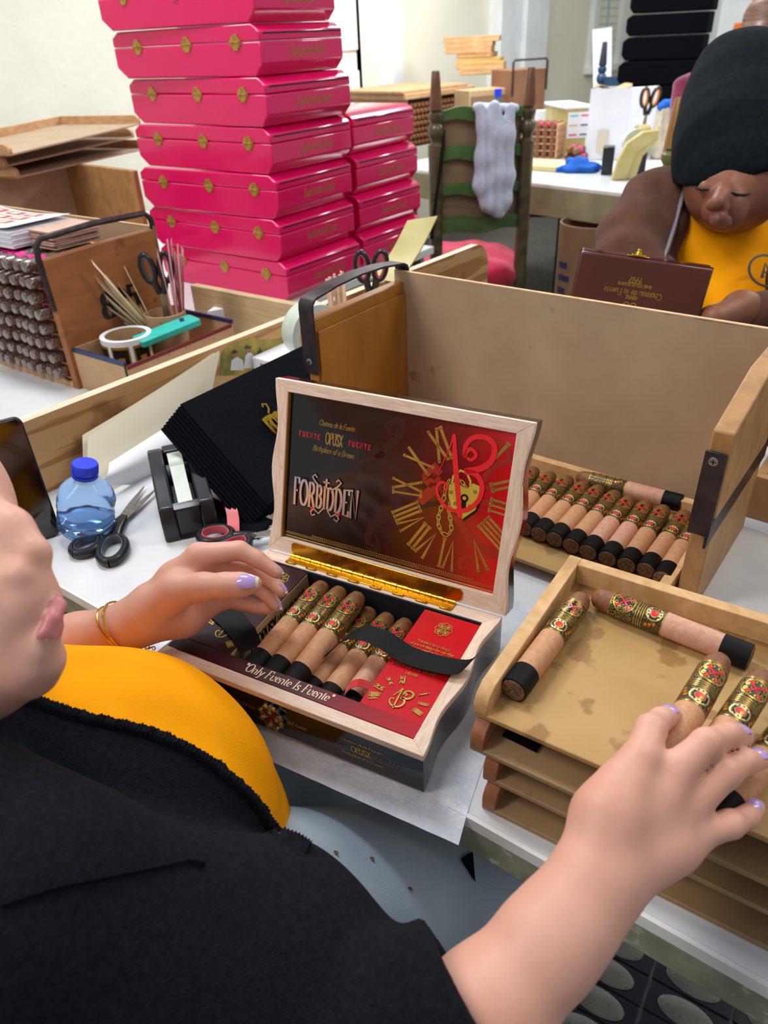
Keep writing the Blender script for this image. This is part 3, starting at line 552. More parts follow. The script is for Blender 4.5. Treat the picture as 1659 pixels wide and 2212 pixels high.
# ------------------------------------------------------------------ presentation box
FRc = at(914, 1634, .798); ba = math.radians(7.95)
BXM = TR(*(Vector(FRc)+Vector((-math.cos(ba)*.142, -math.sin(ba)*.142, 0)))[:2], .7525) @ RZ(ba)
BW, BD, BH = .142, .188, .0455
def side_off(t): return .0055*math.sin(2*PI*t)**2
def bloc(x, y, z): return BXM.inverted() @ Vector(at(x, y, z+.7525))
box = thing('presentation_box', 'open black lacquered cigar box with raw wood rim and clock artwork inside the lid', 'cigar box', mtx=BXM)
def outline(off=0, n=24, w=BW, dd=BD):
    R = [(w-off-side_off(i/n), off+(dd-2*off)*i/n) for i in range(n+1)]; return R+[(-x, y) for x, y in reversed(R)]
sh = MB(); oo = outline(0); ii = outline(.008); n = len(oo)
vs = [(x, y, 0) for x, y in oo]+[(x, y, BH-.007) for x, y in oo]+[(x, y, 0) for x, y in ii]+[(x, y, BH-.007) for x, y in ii]
fs = []
for i in range(n):
    j = (i+1) % n; fs += [(i, j, n+j, n+i), (2*n+j, 2*n+i, 3*n+i, 3*n+j), (n+i, n+j, 3*n+j, 3*n+i), (j, i, 2*n+i, 2*n+j)]
sh.add(vs, fs); sh.prism([(x*.99, y) for x, y in ii], 0.0004, .004); sh.build('shell', M['lacq'], box, smooth=30)
def rail(pts, z0, z1, name, m, par, **k): return MB().prism(pts, z0, z1).build(name, M[m], par, **k)
inx, iny0, iny1 = .126, .013, .170
def rim(par, z0, z1, y0i, y1i, xi, w, dd):
    n = 20; rail([(-w, 0), (w, 0), (xi, y0i), (-xi, y0i)], z0, z1, 'rim_front', 'raw', par, bevel=.0006)
    rail([(-w, dd), (-xi, y1i), (xi, y1i), (w, dd)], z0, z1, 'rim_back', 'raw', par, bevel=.0006)
    for s in (-1, 1):
        p = [(s*(w-side_off(i/n)), dd*i/n) for i in range(n+1)]+[(s*xi, y1i), (s*xi, y0i)]
        if s < 0: p = p[::-1]
        rail(p, z0, z1, 'rim_side', 'rawy', par, bevel=.0006)
rim(box, BH-.007, BH, .0125, .172, .127, BW+.0003, BD)
for a in ((-.134, -.127, .0125, .172), (.127, .1335, .0125, .172), (-.127, .127, .172, .178), (-.127, .127, .010, .0125)): pass
MB().box(-.127, .127, .170, .1725, .004, BH-.001).build('back_lining', M['velvet'], box); MB().box(-.127, .127, .006, .0290, .004, BH-.006).build('front_ledge', M['velvet'], box)
lab = MB().box(-.1385, .1275, .0128, .0285, BH-.0065, BH+.0004)
LM = mat('aubergine to red label', '2a1216', '2a1216', rough=.3)
nt = LM.node_tree; tc = nt.nodes.new('ShaderNodeTexCoord'); sx = nt.nodes.new('ShaderNodeSeparateXYZ'); mr = nt.nodes.new('ShaderNodeMapRange'); rp = nt.nodes.new('ShaderNodeValToRGB')
nt.links.new(tc.outputs['Object'], sx.inputs[0]); nt.links.new(sx.outputs[0], mr.inputs[0]); mr.inputs[1].default_value = -.13; mr.inputs[2].default_value = .13
rp.color_ramp.elements[0].color = lin('26141a'); rp.color_ramp.elements[1].color = lin('b5101c'); e = rp.color_ramp.elements.new(.55); e.color = lin('4c1420'); nt.links.new(mr.outputs[0], rp.inputs[0]); nt.links.new(rp.outputs[0], nt.nodes['Principled BSDF'].inputs['Base Color'])
lo = lab.build('label_strip', LM, box, bevel=.0004)
s = MB(); text(s, '"Only Fuente Is Fuente"', -.004, .0165, .0100, .11, .04, slant=.12, z=BH+.0007, anchor='c', xs=.92, hz=.0002); s.build('lettering', M['cream'], lo, smooth=0)
# front writing (on the vertical lacquer face)
FM = Matrix(((1, 0, 0, 0), (0, 0, -1, -.0004), (0, 1, 0, 0), (0, 0, 0, 1)))
s = MB(); s.X = FM
text(s, 'La Prohibido', -.058, .020, .0052, .12, .06, slant=.35); text(s, 'del Amor', .006, .019, .0052, .12, .06, slant=.35)
text(s, 'Chateau de la Fuente', .083, .0265, .0042, .12, .06, slant=.35, anchor='c'); text(s, 'OPUSX', .083, .0165, .0075, .18, .07, anchor='c', xs=.75); text(s, 'Birthplace of a Dream', .083, .010, .0042, .12, .06, slant=.35, anchor='c')
text(s, '1950', -.112, .018, .008, .16, .07)
s.build('gold_lettering', M['goldd'], box, smooth=0)
s = MB(); s.X = FM; text(s, 'FUENTE', .054, .0175, .0036, .14, .07, anchor='c', sp=.45); text(s, 'FUENTE', .111, .0175, .0036, .14, .07, anchor='c', sp=.45); s.build('red_lettering', M['dred'], box, smooth=0)
# metal crest on the front
s = MB(); s.X = FM @ TR(-.0085, .022, 0)
import random as _r
s.mi = 0; s.prism([(.011*math.cos(a)*(1+.12*math.cos(8*a)), .0135*math.sin(a)*(1+.12*math.cos(8*a))) for a in [2*PI*k/48 for k in range(48)]], 0, .003)
for k in range(8): a = k*PI/4+.39; s.X = FM @ TR(-.0085, .022, 0) @ TR(.0115*math.cos(a), .0135*math.sin(a), .003); s.lathe([(.0012, -.002), (.0026, -.001), (.0026, .0008), (.0012, .0012)], 10)
s.X = FM @ TR(-.0085, .022, 0); s.mi = 1
for a in (.9, -.9, PI-.9, PI+.9):
    c, d2 = math.cos(a), math.sin(a); s.add([(c*.001-d2*.0005, d2*.001+c*.0005, .0036), (c*.001+d2*.0005, d2*.001-c*.0005, .0036), (c*.0105+d2*.003, d2*.0105-c*.003, .0036), (c*.0105-d2*.003, d2*.0105+c*.003, .0036)], [(0, 1, 2, 3)])
s.mi = 2
for a in (0, PI/2, PI, 1.5*PI): pen(s, arc(.0062*math.cos(a), .0075*math.sin(a), .0022, .0026, 0, 360, 12), .0009, .0009, .0033, .0005)
s.build('crest', [M['silver'], mat('crest dark red', '5c1016', rough=.3), M['silver']], box)
# lid
LA = math.radians(16.2); LW = .143; LH = .195
LMx = BXM @ TR(.003, .187, .048) @ Matrix(((1, 0, 0, 0), (0, math.sin(LA), -math.cos(LA), 0), (0, math.cos(LA), math.sin(LA), 0), (0, 0, 0, 1)))
lid = bpy.data.objects.new('lid', None); COL.objects.link(lid); lid.parent = box; _l = BXM.inverted() @ LMx; lid.matrix_local = _l
lid.location = _l.to_translation(); lid.rotation_euler = _l.to_euler()
rim(lid, -.007, 0, .0175, LH-.0125, LW-.0165, LW, LH)
def lout(o_=0): n = 24; R = [(LW-o_-side_off(i/n), o_+(LH-2*o_)*i/n) for i in range(n+1)]; return R+[(-x, y) for x, y in reversed(R)]
LS = mat('lid shell black and red', '0c0b0c', rough=.14, coat=.6)
nt = LS.node_tree; tc = nt.nodes.new('ShaderNodeTexCoord'); sx = nt.nodes.new('ShaderNodeSeparateXYZ'); rp = nt.nodes.new('ShaderNodeValToRGB'); ma = nt.nodes.new('ShaderNodeMath'); ma.operation = 'MULTIPLY_ADD'; ma.inputs[1].default_value = 5; ma.inputs[2].default_value = 0
nt.links.new(tc.outputs['Object'], sx.inputs[0]); nt.links.new(sx.outputs[1], ma.inputs[0]); nt.links.new(ma.outputs[0], rp.inputs[0])
rp.color_ramp.elements[0].position = .22; rp.color_ramp.elements[0].color = lin('0c0b0c'); rp.color_ramp.elements[1].position = .26; rp.color_ramp.elements[1].color = lin('a3121a'); e = rp.color_ramp.elements.new(.72); e.color = lin('7c1016'); e = rp.color_ramp.elements.new(.8); e.color = lin('0c0b0c')
nt.links.new(rp.outputs[0], nt.nodes['Principled BSDF'].inputs['Base Color'])
MB().prism(lout(), -.024, -.0072).build('lid_shell', LS, lid, smooth=30)
pa = MB().box(-LW+.0165, LW-.0165, .0175, LH-.0125, -.0068, -.0052)
AM = mat('clock artwork ground', '14120f', '14120f', rough=.12, coat=.4)
nt = AM.node_tree; tc = nt.nodes.new('ShaderNodeTexCoord'); sx = nt.nodes.new('ShaderNodeSeparateXYZ'); mr = nt.nodes.new('ShaderNodeMapRange'); rp = nt.nodes.new('ShaderNodeValToRGB')
nt.links.new(tc.outputs['Object'], sx.inputs[0]); nt.links.new(sx.outputs[0], mr.inputs[0]); mr.inputs[1].default_value = -.127; mr.inputs[2].default_value = .127; nt.links.new(mr.outputs[0], rp.inputs[0])
rp.color_ramp.elements[0].color = lin('15130f'); rp.color_ramp.elements[1].color = lin('cf1c20')
for p_, c_ in ((.42, '1d1412'), (.6, '3f1414'), (.8, '7c161a'), (.9, 'b81a1f')): e = rp.color_ramp.elements.new(p_); e.color = lin(c_)
nt.links.new(rp.outputs[0], nt.nodes['Principled BSDF'].inputs['Base Color'])
art = pa.build('lid_artwork', AM, lid, smooth=0)
bx(-LW+.0155, -LW+.0175, .0175, LH-.0125, -.0055, -.0005).build('gold_fillet', M['pan'], lid, smooth=0)
Linv = LMx.inverted()
def lp(x, y):
    """photo position -> place on the lid's artwork"""
    o = Linv @ Vector(CP); q = Linv @ Vector(CP+ray(x, y)); d = q-o; t = (-.0052-o.z)/d.z; p = o+d*t; return (p.x, p.y)
def c1(x, y): return lp(540+.38577*x, 800+.38577*y)
ZA = -.0050
s = MB(); P1 = c1(485, 325)
text(s, 'Chateau de la Fuente', P1[0], P1[1], .0062, .1, .05, slant=.35, anchor='c', z=ZA, xs=.74); q = c1(472, 390); text(s, 'OPUSX', q[0], q[1]-.006, .0125, .17, .06, anchor='c', z=ZA, xs=.5); q = c1(466, 450); text(s, 'Birthplace of a Dream', q[0], q[1]-.004, .0062, .1, .05, slant=.35, anchor='c', z=ZA, xs=.84)
s.build('gold_lettering', M['goldd'], lid, smooth=0)
s = MB()
for q in (c1(338, 362), c1(618, 420)): text(s, 'FUENTE', q[0], q[1]-.003, .0054, .2, .09, anchor='c', z=ZA, sp=.42, xs=.8)
s.build('red_lettering', M['redb'], lid, smooth=0)
# Roman numerals set round a clock
ctr = c1(1175, 700)
nums = [('XI', 1068, 415), ('X', 945, 508), ('IX', 880, 655), ('VIII', 888, 815), ('VII', 970, 950), ('VI', 1105, 1030), ('V', 1278, 1035), ('IIII', 1368, 915), ('III', 1430, 780), ('II', 1440, 640), ('I', 1388, 478)]
s = MB()
for w, x, y in nums:
    q = c1(x, y); a = math.atan2(q[1]-ctr[1], q[0]-ctr[0]); h = .031; rot = a-PI/2
    text(s, w, q[0]-math.cos(a)*h/2, q[1]-math.sin(a)*h/2, h, .15, .06, anchor='c', rot=rot, z=ZA, xs=.56 if len(w) < 4 else .46, sp=.03)
s.build('roman_numeral', M['goldd'], lid, smooth=0)
# pale scroll ornaments behind
s = MB()
def curve(s, pts, w0, w1, z, closed=False, n=None, mid=None):
    P = [Vector((*p, 0)) for p in pts]; out = []
    for i in range(len(P)-1):
        a, b, c, d_ = P[max(i-1, 0)], P[i], P[i+1], P[min(i+2, len(P)-1)]
        for k in range(8):
            t = k/8; out.append(.5*((2*b)+(c-a)*t+(2*a-5*b+4*c-d_)*t*t+(3*b-a-3*c+d_)*t**3))
    out.append(P[-1]); m = len(out); L = []; R = []
    for i, p in enumerate(out):
        tg = (out[min(i+1, m-1)]-out[max(i-1, 0)]).normalized(); nn = Vector((-tg.y, tg.x, 0)); t = i/(m-1)
        w = (w0*(1-t)+w1*t) if mid is None else (w0*(1-2*t)+mid*2*t if t < .5 else mid*(2-2*t)+w1*(2*t-1))
        L.append((p.x+nn.x*w/2, p.y+nn.y*w/2, z)); R.append((p.x-nn.x*w/2, p.y-nn.y*w/2, z))
    s.add(L+R, [(i, m+i, m+i+1, i+1) for i in range(m-1)])
for pts, w0, w1, mid in ([[(800, 370), (770, 310), (830, 285), (850, 340), (780, 420), (720, 480), (620, 510), (560, 560)], .006, .001, .010], [[(690, 440), (800, 540), (900, 600), (1050, 680)], .012, .004, None],
    [[(700, 990), (660, 960), (690, 860), (800, 800), (950, 760), (1080, 740)], .005, .004, .012], [[(650, 980), (690, 1010), (720, 980), (690, 900)], .004, .002, .007]):
    curve(s, [c1(*p) for p in pts], w0, w1, ZA-.0001, mid=mid)
s.build('scroll_print', mat('faint scroll print', '3a201c', rough=.2), lid, smooth=0)
s = MB()
for pts, w0, w1, mid in ([[(1480, 660), (1380, 660), (1300, 640), (1360, 540), (1450, 500), (1420, 420), (1340, 380)], .001, .004, .007], [[(1470, 830), (1420, 760), (1300, 740), (1200, 780), (1100, 800)], .001, .001, .006], [[(1440, 1010), (1350, 1020), (1250, 960), (1180, 860), (1120, 800)], .010, .003, .012], [[(1240, 1090), (1180, 1110), (1180, 1060), (1240, 1050), (1300, 1110), (1270, 1160)], .002, .002, .006], [[(950, 740), (1040, 640), (1000, 600), (1060, 540)], .008, .012, .016]):
    curve(s, [c1(*p) for p in pts], w0, w1, ZA-.00005, mid=mid)
s.build('scroll_print', mat('bright scroll print', 'a33024', rough=.2), lid, smooth=0)
# heart padlock and chain
s = MB(); ht = [(1190, 560), (1160, 580), (1120, 630), (1110, 690), (1130, 770), (1190, 830), (1260, 780), (1290, 700), (1290, 650), (1240, 635), (1225, 675), (1190, 680), (1160, 640)]
s.mi = 1; s.prism([(a+.002, b-.0015) for a, b in [c1(x, y) for x, y in [(1115, 640), (1112, 700), (1132, 775), (1190, 832), (1262, 782), (1294, 705), (1290, 650), (1250, 632), (1215, 665), (1150, 625)]]][::-1], ZA-.0001, ZA)
s.mi = 0; s.prism([c1(x, y) for x, y in [(1115, 640), (1112, 700), (1132, 775), (1190, 832), (1262, 782), (1294, 705), (1290, 650), (1250, 632), (1215, 665), (1150, 625)]][::-1], ZA, ZA+.0003)
pen(s, [c1(x, y) for x, y in [(1130, 640), (1140, 590), (1180, 560), (1215, 575), (1235, 620), (1235, 650)]], .0022, .0022, ZA, .0003)
s.mi = 1; q = c1(1202, 715)
s.prism([(q[0]+.0042*math.cos(a), q[1]+.0042*math.sin(a)) for a in [2*PI*k/20 for k in range(20)]], ZA, ZA+.0004); s.prism([(q[0]-.002, q[1]), (q[0]+.002, q[1]), (q[0]+.003, q[1]-.011), (q[0]-.003, q[1]-.011)][::-1], ZA, ZA+.0004)
for x, y in ((1128, 682), (1150, 745), (1232, 762), (1262, 680)): q = c1(x, y); pen(s, arc(q[0], q[1], .0016, .0016, 0, 360, 12), .0005, .0005, ZA+.0004); pen(s, [(q[0]-.0012, q[1]-.001), (q[0]+.0012, q[1]+.001)], .0005, .0005, ZA+.0004)
s.mi = 0; q = c1(1202, 715); s.prism([(q[0]+.002*math.cos(a), q[1]+.002*math.sin(a)) for a in [2*PI*k/16 for k in range(16)]], ZA, ZA+.0006)
s.build('heart_padlock', [mat('padlock yellow', 'd8bd4c', 'c6a63a', rough=.35, scale=40), M['bblack']], lid, smooth=0)
s = MB(); ch = [(1120, 610), (1102, 640), (1090, 700), (1075, 760), (1058, 810), (1055, 860), (1075, 910), (1110, 925), (1130, 890), (1125, 840), (1115, 790), (1120, 740)]
def links(pts, sz):
    P = [Vector(c1(*p)) for p in pts]; k = 0
    for a, b in zip(P, P[1:]):
        m = max(1, round((b-a).length/(sz*1.1)))
        for i in range(m):
            c = a+(b-a)*((i+.5)/m); an = math.atan2((b-a).y, (b-a).x); e = [(c.x+sz*.72*math.cos(t)*math.cos(an)-(sz*.38 if k % 2 else sz*.2)*math.sin(t)*math.sin(an), c.y+sz*.72*math.cos(t)*math.sin(an)+(sz*.38 if k % 2 else sz*.2)*math.sin(t)*math.cos(an)) for t in [2*PI*j/12 for j in range(13)]]
            pen(s, e, .0008, .0008, ZA+.0003); k += 1
links(ch, .0052); links([(1150, 600), (1185, 620), (1215, 660)], .0045)
s.build('chain_print', mat('chain yellow', 'cdb048', rough=.35), lid, smooth=0)
s = MB()
curve(s, [c1(*p) for p in [(1055, 575), (1090, 500), (1125, 420), (1140, 360)]], .0006, .002, ZA+.0006)
q = [c1(*p) for p in [(1140, 352), (1155, 360), (1190, 822), (1165, 828), (1133, 480)]]; s.prism(q[::-1], ZA+.0005, ZA+.0007)
curve(s, [c1(*p) for p in [(1218, 490), (1245, 500), (1268, 470), (1240, 440), (1215, 455), (1205, 480), (1210, 420), (1250, 378), (1310, 372), (1358, 400), (1372, 450), (1350, 510), (1290, 550), (1210, 565), (1265, 580), (1300, 640), (1285, 720), (1225, 775), (1150, 785), (1090, 755), (1055, 700), (1050, 650), (1080, 625), (1105, 650), (1085, 680)]], .003, .002, ZA+.0008, mid=.0062)
s.build('thirteen_print', M['redb'], lid, smooth=0)
# gold borders at the foot of the artwork
s = MB()
for dy, w in ((.0012, .0012), (.0045, .0005), (.0062, .0005)): s.box(-LW+.018, LW-.018, .018+dy, .018+dy+w, ZA, ZA+.0001)
for k in range(74): disc2(s, -.088+k*.0026, .018+.0030+.0055, .0008, ZA, 8)
s.build('gold_border', M['goldp'], lid, smooth=0)
# FORBIDDEN emblem, raised silver on a red and black back plate
s = MB(); q0 = c1(428, 720); FW = .034
def fw(X, Y): return X, Y*(1+.22*abs(X)/.03)-.001*abs(X)/.03*2
s.mi = 1; text(s, 'FORBIDDEN', q0[0], q0[1]-.011, .024, .34, .20, anchor='c', z=ZA, xs=.56, sp=.05, hz=.0008, warp=fw)
s.mi = 0; text(s, 'FORBIDDEN', q0[0], q0[1]-.011, .024, .20, .07, anchor='c', z=ZA+.001, xs=.56, sp=.05, hz=.0008, warp=fw)
for sx_ in (-1, 1):
    for mi, w, dz in ((1, .0034, 0), (0, .0018, .001)):
        s.mi = mi; pts = [(q0[0]+sx_*x, q0[1]+y) for x, y in [(.006, .011), (.014, .017), (.018, .022), (.0145, .025), (.012, .022)]]; pen(s, pts, w, w, ZA+dz, .0008)
        pts = [(q0[0]+sx_*x, q0[1]-y) for x, y in [(.003, .012), (.008, .018), (.014, .014), (.018, .018), (.016, .022), (.012, .020)]]; pen(s, pts, w, w, ZA+dz, .0008)
    s.mi = 2; s.prism([(q0[0]+sx_*x, q0[1]-y) for x, y in ([(.015, .011), (.019, .013), (.0165, .019)][::-sx_])], ZA, ZA+.0014)
s.mi = 0; pen(s, [(q0[0]-.004, q0[1]+.019), (q0[0]+.004, q0[1]+.019)], .0018, .0018, ZA+.001, .0008); pen(s, [(q0[0], q0[1]+.012), (q0[0], q0[1]+.023)], .0024, .0024, ZA+.001, .0008)
s.build('forbidden_emblem', [M['silver'], M['bblack'], M['redb']], lid, smooth=0)
# gold piano hinge
s = MB(); hx0, hx1 = -.108, .093
s.prism([(hx0, .002), (hx1, .002), (hx1+.003, .005), (hx1+.003, .013), (hx1, .016), (hx0, .016), (hx0-.003, .013), (hx0-.003, .005)], 0.0001, .0012); s.build('hinge_leaf', M['gold'], lid, bevel=.0004)
s = MB(); text(s, 'FUENTE   FUENTE   FUENTE   FUENTE', (hx0+hx1)/2, .0098, .0042, .2, .1, anchor='c', z=.0014, sp=.34, xs=1.05, hz=.0004)
for k in range(5): q = (hx0+.012+k*(hx1-hx0-.024)/4, .0125); pen(s, arc(q[0], q[1], .0018, .0018, 0, 360, 12), .0009, .0009, .0014, .0006)
s.build('hinge_stamping', M['gold'], lid, smooth=0)
s = MB(); s.X = TR(0, .186, BH+.002) @ Matrix.Rotation(PI/2, 4, 'Y')
nk = 30
for k in range(nk):
    x0 = hx0+(hx1-hx0)*k/nk; r = .0027 if k % 2 else .0023; s.lathe([(r, x0+.0003), (r, x0+(hx1-hx0)/nk-.0003)], 12)
s.build('hinge_barrel', M['gold'], box)
s = MB().box(hx0, hx1, .176, .186, BH+.0002, BH+.0014)
for k in range(15):
    if k % 2 == 0: s.box(hx0+(hx1-hx0)*k/15, hx0+(hx1-hx0)*(k+1)/15-.001, .1735, .177, BH+.0002, BH+.0022)
s.build('hinge_leaf', M['gold'], box, bevel=.0003)
# contents ---------------------------------------------------------
def inbox(x, y, z): return BXM @ Vector((x, y, z))
for k, (fu, hu, lb) in enumerate([(-.052, -.051, 'leftmost of the three raised cigars in the open box beside the dark card pack'), (-.030, -.029, 'middle of the three raised cigars in the open box'), (-.0075, -.007, 'rightmost of the three raised cigars in the open box')]):
    f = inbox(fu, .026, .0335); h = inbox(hu, .164, .0405); cigar(f, f+(h-f).normalized()*CL, lb, 'three raised cigars in the open box', roll=.1*(k-1))
for k in range(4):
    u = -.0005+.0215*k; f = inbox(u+.002, .0305, .0162); h = inbox(u+.004, .168, .0195)
    cigar(f, f+(h-f).normalized()*CL, ['first', 'second', 'third', 'last'][k]+' cigar from the left in the lower row beside the red card pack', 'lower row of cigars in the open box', proto=CIG2 if k == 2 else CIG, roll=-.1+.1*k)
rc = thing('card_pack', 'bright red printed card pack inside the open box under the black ribbon', 'card pack', mtx=BXM @ TR(.0665, .0292, .0045))
cw, chh, cz = .060, .139, .0405
MB().box(0, cw, 0, chh, 0, cz-.001).build('pack_body', M['artr'], rc, bevel=.0004)
s = MB(); q = (cw*.5, chh*.845)
for k in range(8): a = k*PI/4; pen(s, arc(q[0]+.0055*math.cos(a), q[1]+.0065*math.sin(a), .0032, .0034, 0, 360, 10), .0007, .0007, cz)
pen(s, [(q[0]-.005, q[1]-.006), (q[0]+.005, q[1]+.006)], .0015, .0015, cz); pen(s, [(q[0]+.005, q[1]-.006), (q[0]-.005, q[1]+.006)], .0015, .0015, cz)
for i, l in enumerate(['"We don\'t hurry things,', 'we just do things the way they', 'are supposed to be done."']): text(s, l, cw*.5, chh*.66-i*.0052, .0034, .13, .08, slant=.3, anchor='c', z=cz)
text(s, 'Carlito Fuente', cw*.42, chh*.40, .008, .08, .06, slant=.5, anchor='c', z=cz, xs=.9); text(s, 'MCMXII', cw*.46, chh*.35, .003, .15, .1, anchor='c', z=cz)
cc = (cw*.5, chh*.135)
for w, a in (('XI', 108), ('X', 138), ('IX', 168), ('VIII', 196), ('II', 8), ('III', -18), ('I', 38)):
    a = math.radians(a); h = .0085; text(s, w, cc[0]+.0225*math.cos(a)-math.cos(a)*h/2, cc[1]+.0225*math.sin(a)-math.sin(a)*h/2, h, .2, .1, anchor='c', rot=a-PI/2, z=cz, xs=.6)
def thirteen(s, cx, cy, k, z, sl=0):
    f = lambda x, y: (cx+(x-1180)*k+sl*(590-y)*k, cy-(y-590)*k)
    s.prism([f(*p) for p in [(1140, 352), (1155, 360), (1190, 822), (1165, 828), (1133, 480)]][::-1], z, z+.0002)
    curve(s, [f(*p) for p in [(1055, 575), (1090, 500), (1125, 420), (1140, 360)]], 10*k, 30*k, z+.0001)
    curve(s, [f(*p) for p in [(1245, 500), (1268, 470), (1240, 440), (1205, 480), (1210, 420), (1250, 378), (1310, 372), (1358, 400), (1372, 450), (1350, 510), (1290, 550), (1210, 565), (1265, 580), (1300, 640), (1285, 720), (1225, 775), (1150, 785), (1090, 755), (1055, 700), (1050, 650), (1080, 625), (1105, 650)]], 20*k, 14*k, z+.0002, mid=46*k)
thirteen(s, cc[0], cc[1], 5.2e-5, cz)
s.build('gold_print', M['goldp'], rc, smooth=0)
dc = thing('card_pack', 'dark aubergine printed card pack at the left end of the open box', 'card pack', mtx=BXM @ TR(-.1275, .0292, .0045))
dw = .052
MB().box(0, dw, 0, .139, 0, .041).build('pack_body', M['artp'], dc, bevel=.0004)
sd = MB().box(dw, dw+.0008, .001, .138, .001, .0395).build('cream_side', M['kraft'], dc)
s = MB(); s.X = Matrix(((0, 0, 1, dw+.0009), (1, 0, 0, 0), (0, 1, 0, 0), (0, 0, 0, 1))); text(s, '13-OPUSX', .028, .014, .016, .2, .08, xs=.62); text(s, 'VI VII VIII IX X XI', .078, .016, .010, .2, .1, xs=.6); s.build('side_lettering', M['bblack'], dc, smooth=0)
s = MB(); cc = (dw*.52, .024); z = .0412
for w, a in (('XI', 105), ('X', 135), ('IX', 165), ('II', 15), ('III', -12), ('IIII', -38)):
    a = math.radians(a); h = .0085; text(s, w, cc[0]+.0215*math.cos(a)-math.cos(a)*h/2, cc[1]+.0215*math.sin(a)-math.sin(a)*h/2, h, .2, .1, anchor='c', rot=a-PI/2, z=z, xs=.6)
thirteen(s, cc[0], cc[1], 5e-5, z)
for k in range(8): a = k*PI/4; pen(s, arc(dw*.6+.0055*math.cos(a), .118+.0065*math.sin(a), .0032, .0034, 0, 360, 10), .0007, .0007, z)
text(s, 'It was worth', dw*.5, .072, .004, .13, .08, slant=.3, anchor='c', z=z); s.build('gold_print', M['goldp'], dc, smooth=0)
def ribbon(name, pts, wv, label, m='sat', n=30, cat='ribbon', th=.0004):
    P = [Vector(p) for p in pts]; wv = Vector(wv)
    def cr(t):
        x = t*(len(P)-1); i = min(int(x), len(P)-2); u = x-i; a, b, c, d_ = P[max(i-1, 0)], P[i], P[i+1], P[min(i+2, len(P)-1)]
        return .5*((2*b)+(c-a)*u+(2*a-5*b+4*c-d_)*u*u+(3*b-a-3*c+d_)*u**3)
    o = MB().grid(lambda u, v: cr(u)+wv*(v-.5), n, 3, th).build(name, M[m]); return tag(o, label, cat)
ribbon('black_ribbon', [inbox(-.002, .047, .030), inbox(.004, .075, .036), inbox(.022, .098, .052), inbox(.05, .101, .055), inbox(.08, .096, .050), inbox(.110, .096, .0505), inbox(.1345, .098, .054), inbox(.142, .106, .058)], (.0022, .0215, .002), 'wide black satin ribbon lying across the red card pack')
Lr = [(436, 1318), (470, 1345), (500, 1378), (520, 1412)]; Rr = [(486, 1292), (524, 1322), (552, 1358), (566, 1392)]; zr_ = [.0005, .001, .0008, -.004]
def lrib(u, v):
    x = u*3; i = min(int(x), 2); f = x-i; a = [Lr[i][k]*(1-f)+Lr[i+1][k]*f for k in (0, 1)]; b = [Rr[i][k]*(1-f)+Rr[i+1][k]*f for k in (0, 1)]; z = zr_[i]*(1-f)+zr_[i+1]*f
    return Vector(at(a[0]*(1-v)+b[0]*v, a[1]*(1-v)+b[1]*v, .7525+.0472+z))
tag(MB().grid(lrib, 18, 3, .0004).build('black_ribbon', M['sat']), 'wide black ribbon strap crossing the dark card pack', 'ribbon')
ribbon('red_ribbon', [inbox(.041, .047, .029), inbox(.046, .050, .037), inbox(.052, .056, .037), inbox(.059, .062, .030)], (.006, -.010, .002), 'small folded red ribbon tab between the cigars and the red card pack', m='sred')
# white foam sheet below the box
sheet = MB(); c_ = [at(1000, 1796, .7515), at(1158, 1312, .7515)]
def fs_(u, v):
    a = Vector((-.62, .262, 0)); b = Vector((-.172, .308, 0)); c = Vector((-.245, .60, 0)); d_ = Vector((-.66, .56, 0))
    p = (a*(1-u)+b*u)*(1-v)+(d_*(1-u)+c*u)*v; dy = .33-p.y
    z = .7507 if dy < 0 else .7507-dy*.35; z += .0006*noise.noise(p*60); return (p.x, p.y, z)
o = sheet.grid(fs_, 70, 50, .0012).build('foam_sheet', M['foam'], smooth=60); tag(o, 'white crinkled packing foam sheet under the presentation box', 'packing sheet')
# ------------------------------------------------------------------ big wooden holder with a hardboard back
def holder(mtx, label, w, dpt, h, hb, back='mdf', panel='pan', strap_l=True, strap_r='down', th=.016, slope=0):
    t = thing('wooden_holder', label, 'crate', mtx=mtx)
    MB().box(-th, 0, 0, dpt, 0, h).build('side_panel', M[panel], t, bevel=.002)
    rs = MB(); pf = [(0, 0), (dpt, 0), (dpt, h+.004), (dpt*.55, h+.004), (0, h-slope)]; vs = [(w, y, z) for y, z in pf]+[(w+th+slope*.2, y, z) for y, z in pf]
    rs.add(vs, [(4, 3, 2, 1, 0), (5, 6, 7, 8, 9)]+[(i, (i+1) % 5, 5+(i+1) % 5, 5+i) for i in range(5)]); rs.build('side_panel', M['pan2'], t, bevel=.002)
    m = MB(); n = 40; rr = random.Random(3)
    top = [(-th+(w+2*th)*i/n, hb-(.0015*rr.random() if .55 < i/n < .95 else 0)) for i in range(n+1)]
    vs = [(x, dpt, 0) for x, z in top]+[(x, dpt, z) for x, z in top]+[(x, dpt+.005, 0) for x, z in top]+[(x, dpt+.005, z) for x, z in top]; k = n+1; fs = []
    for i in range(n): fs += [(i, i+1, k+i+1, k+i), (2*k+i+1, 2*k+i, 3*k+i, 3*k+i+1), (k+i, k+i+1, 3*k+i+1, 3*k+i)]
    fs += [(0, k, 3*k, 2*k), (n, 2*k+n, 3*k+n, k+n)]
    m.add(vs, fs); m.mi = 1; m.box(-th, w+th, dpt-.0002, dpt+.0052, hb-.0002, hb+.001); m.build('back_board', [M[back], M['mdfe']], t, smooth=0)
    MB().box(0, w, .004, dpt, 0, .012).build('base_board', M['pan2'], t, bevel=.001)
    return t
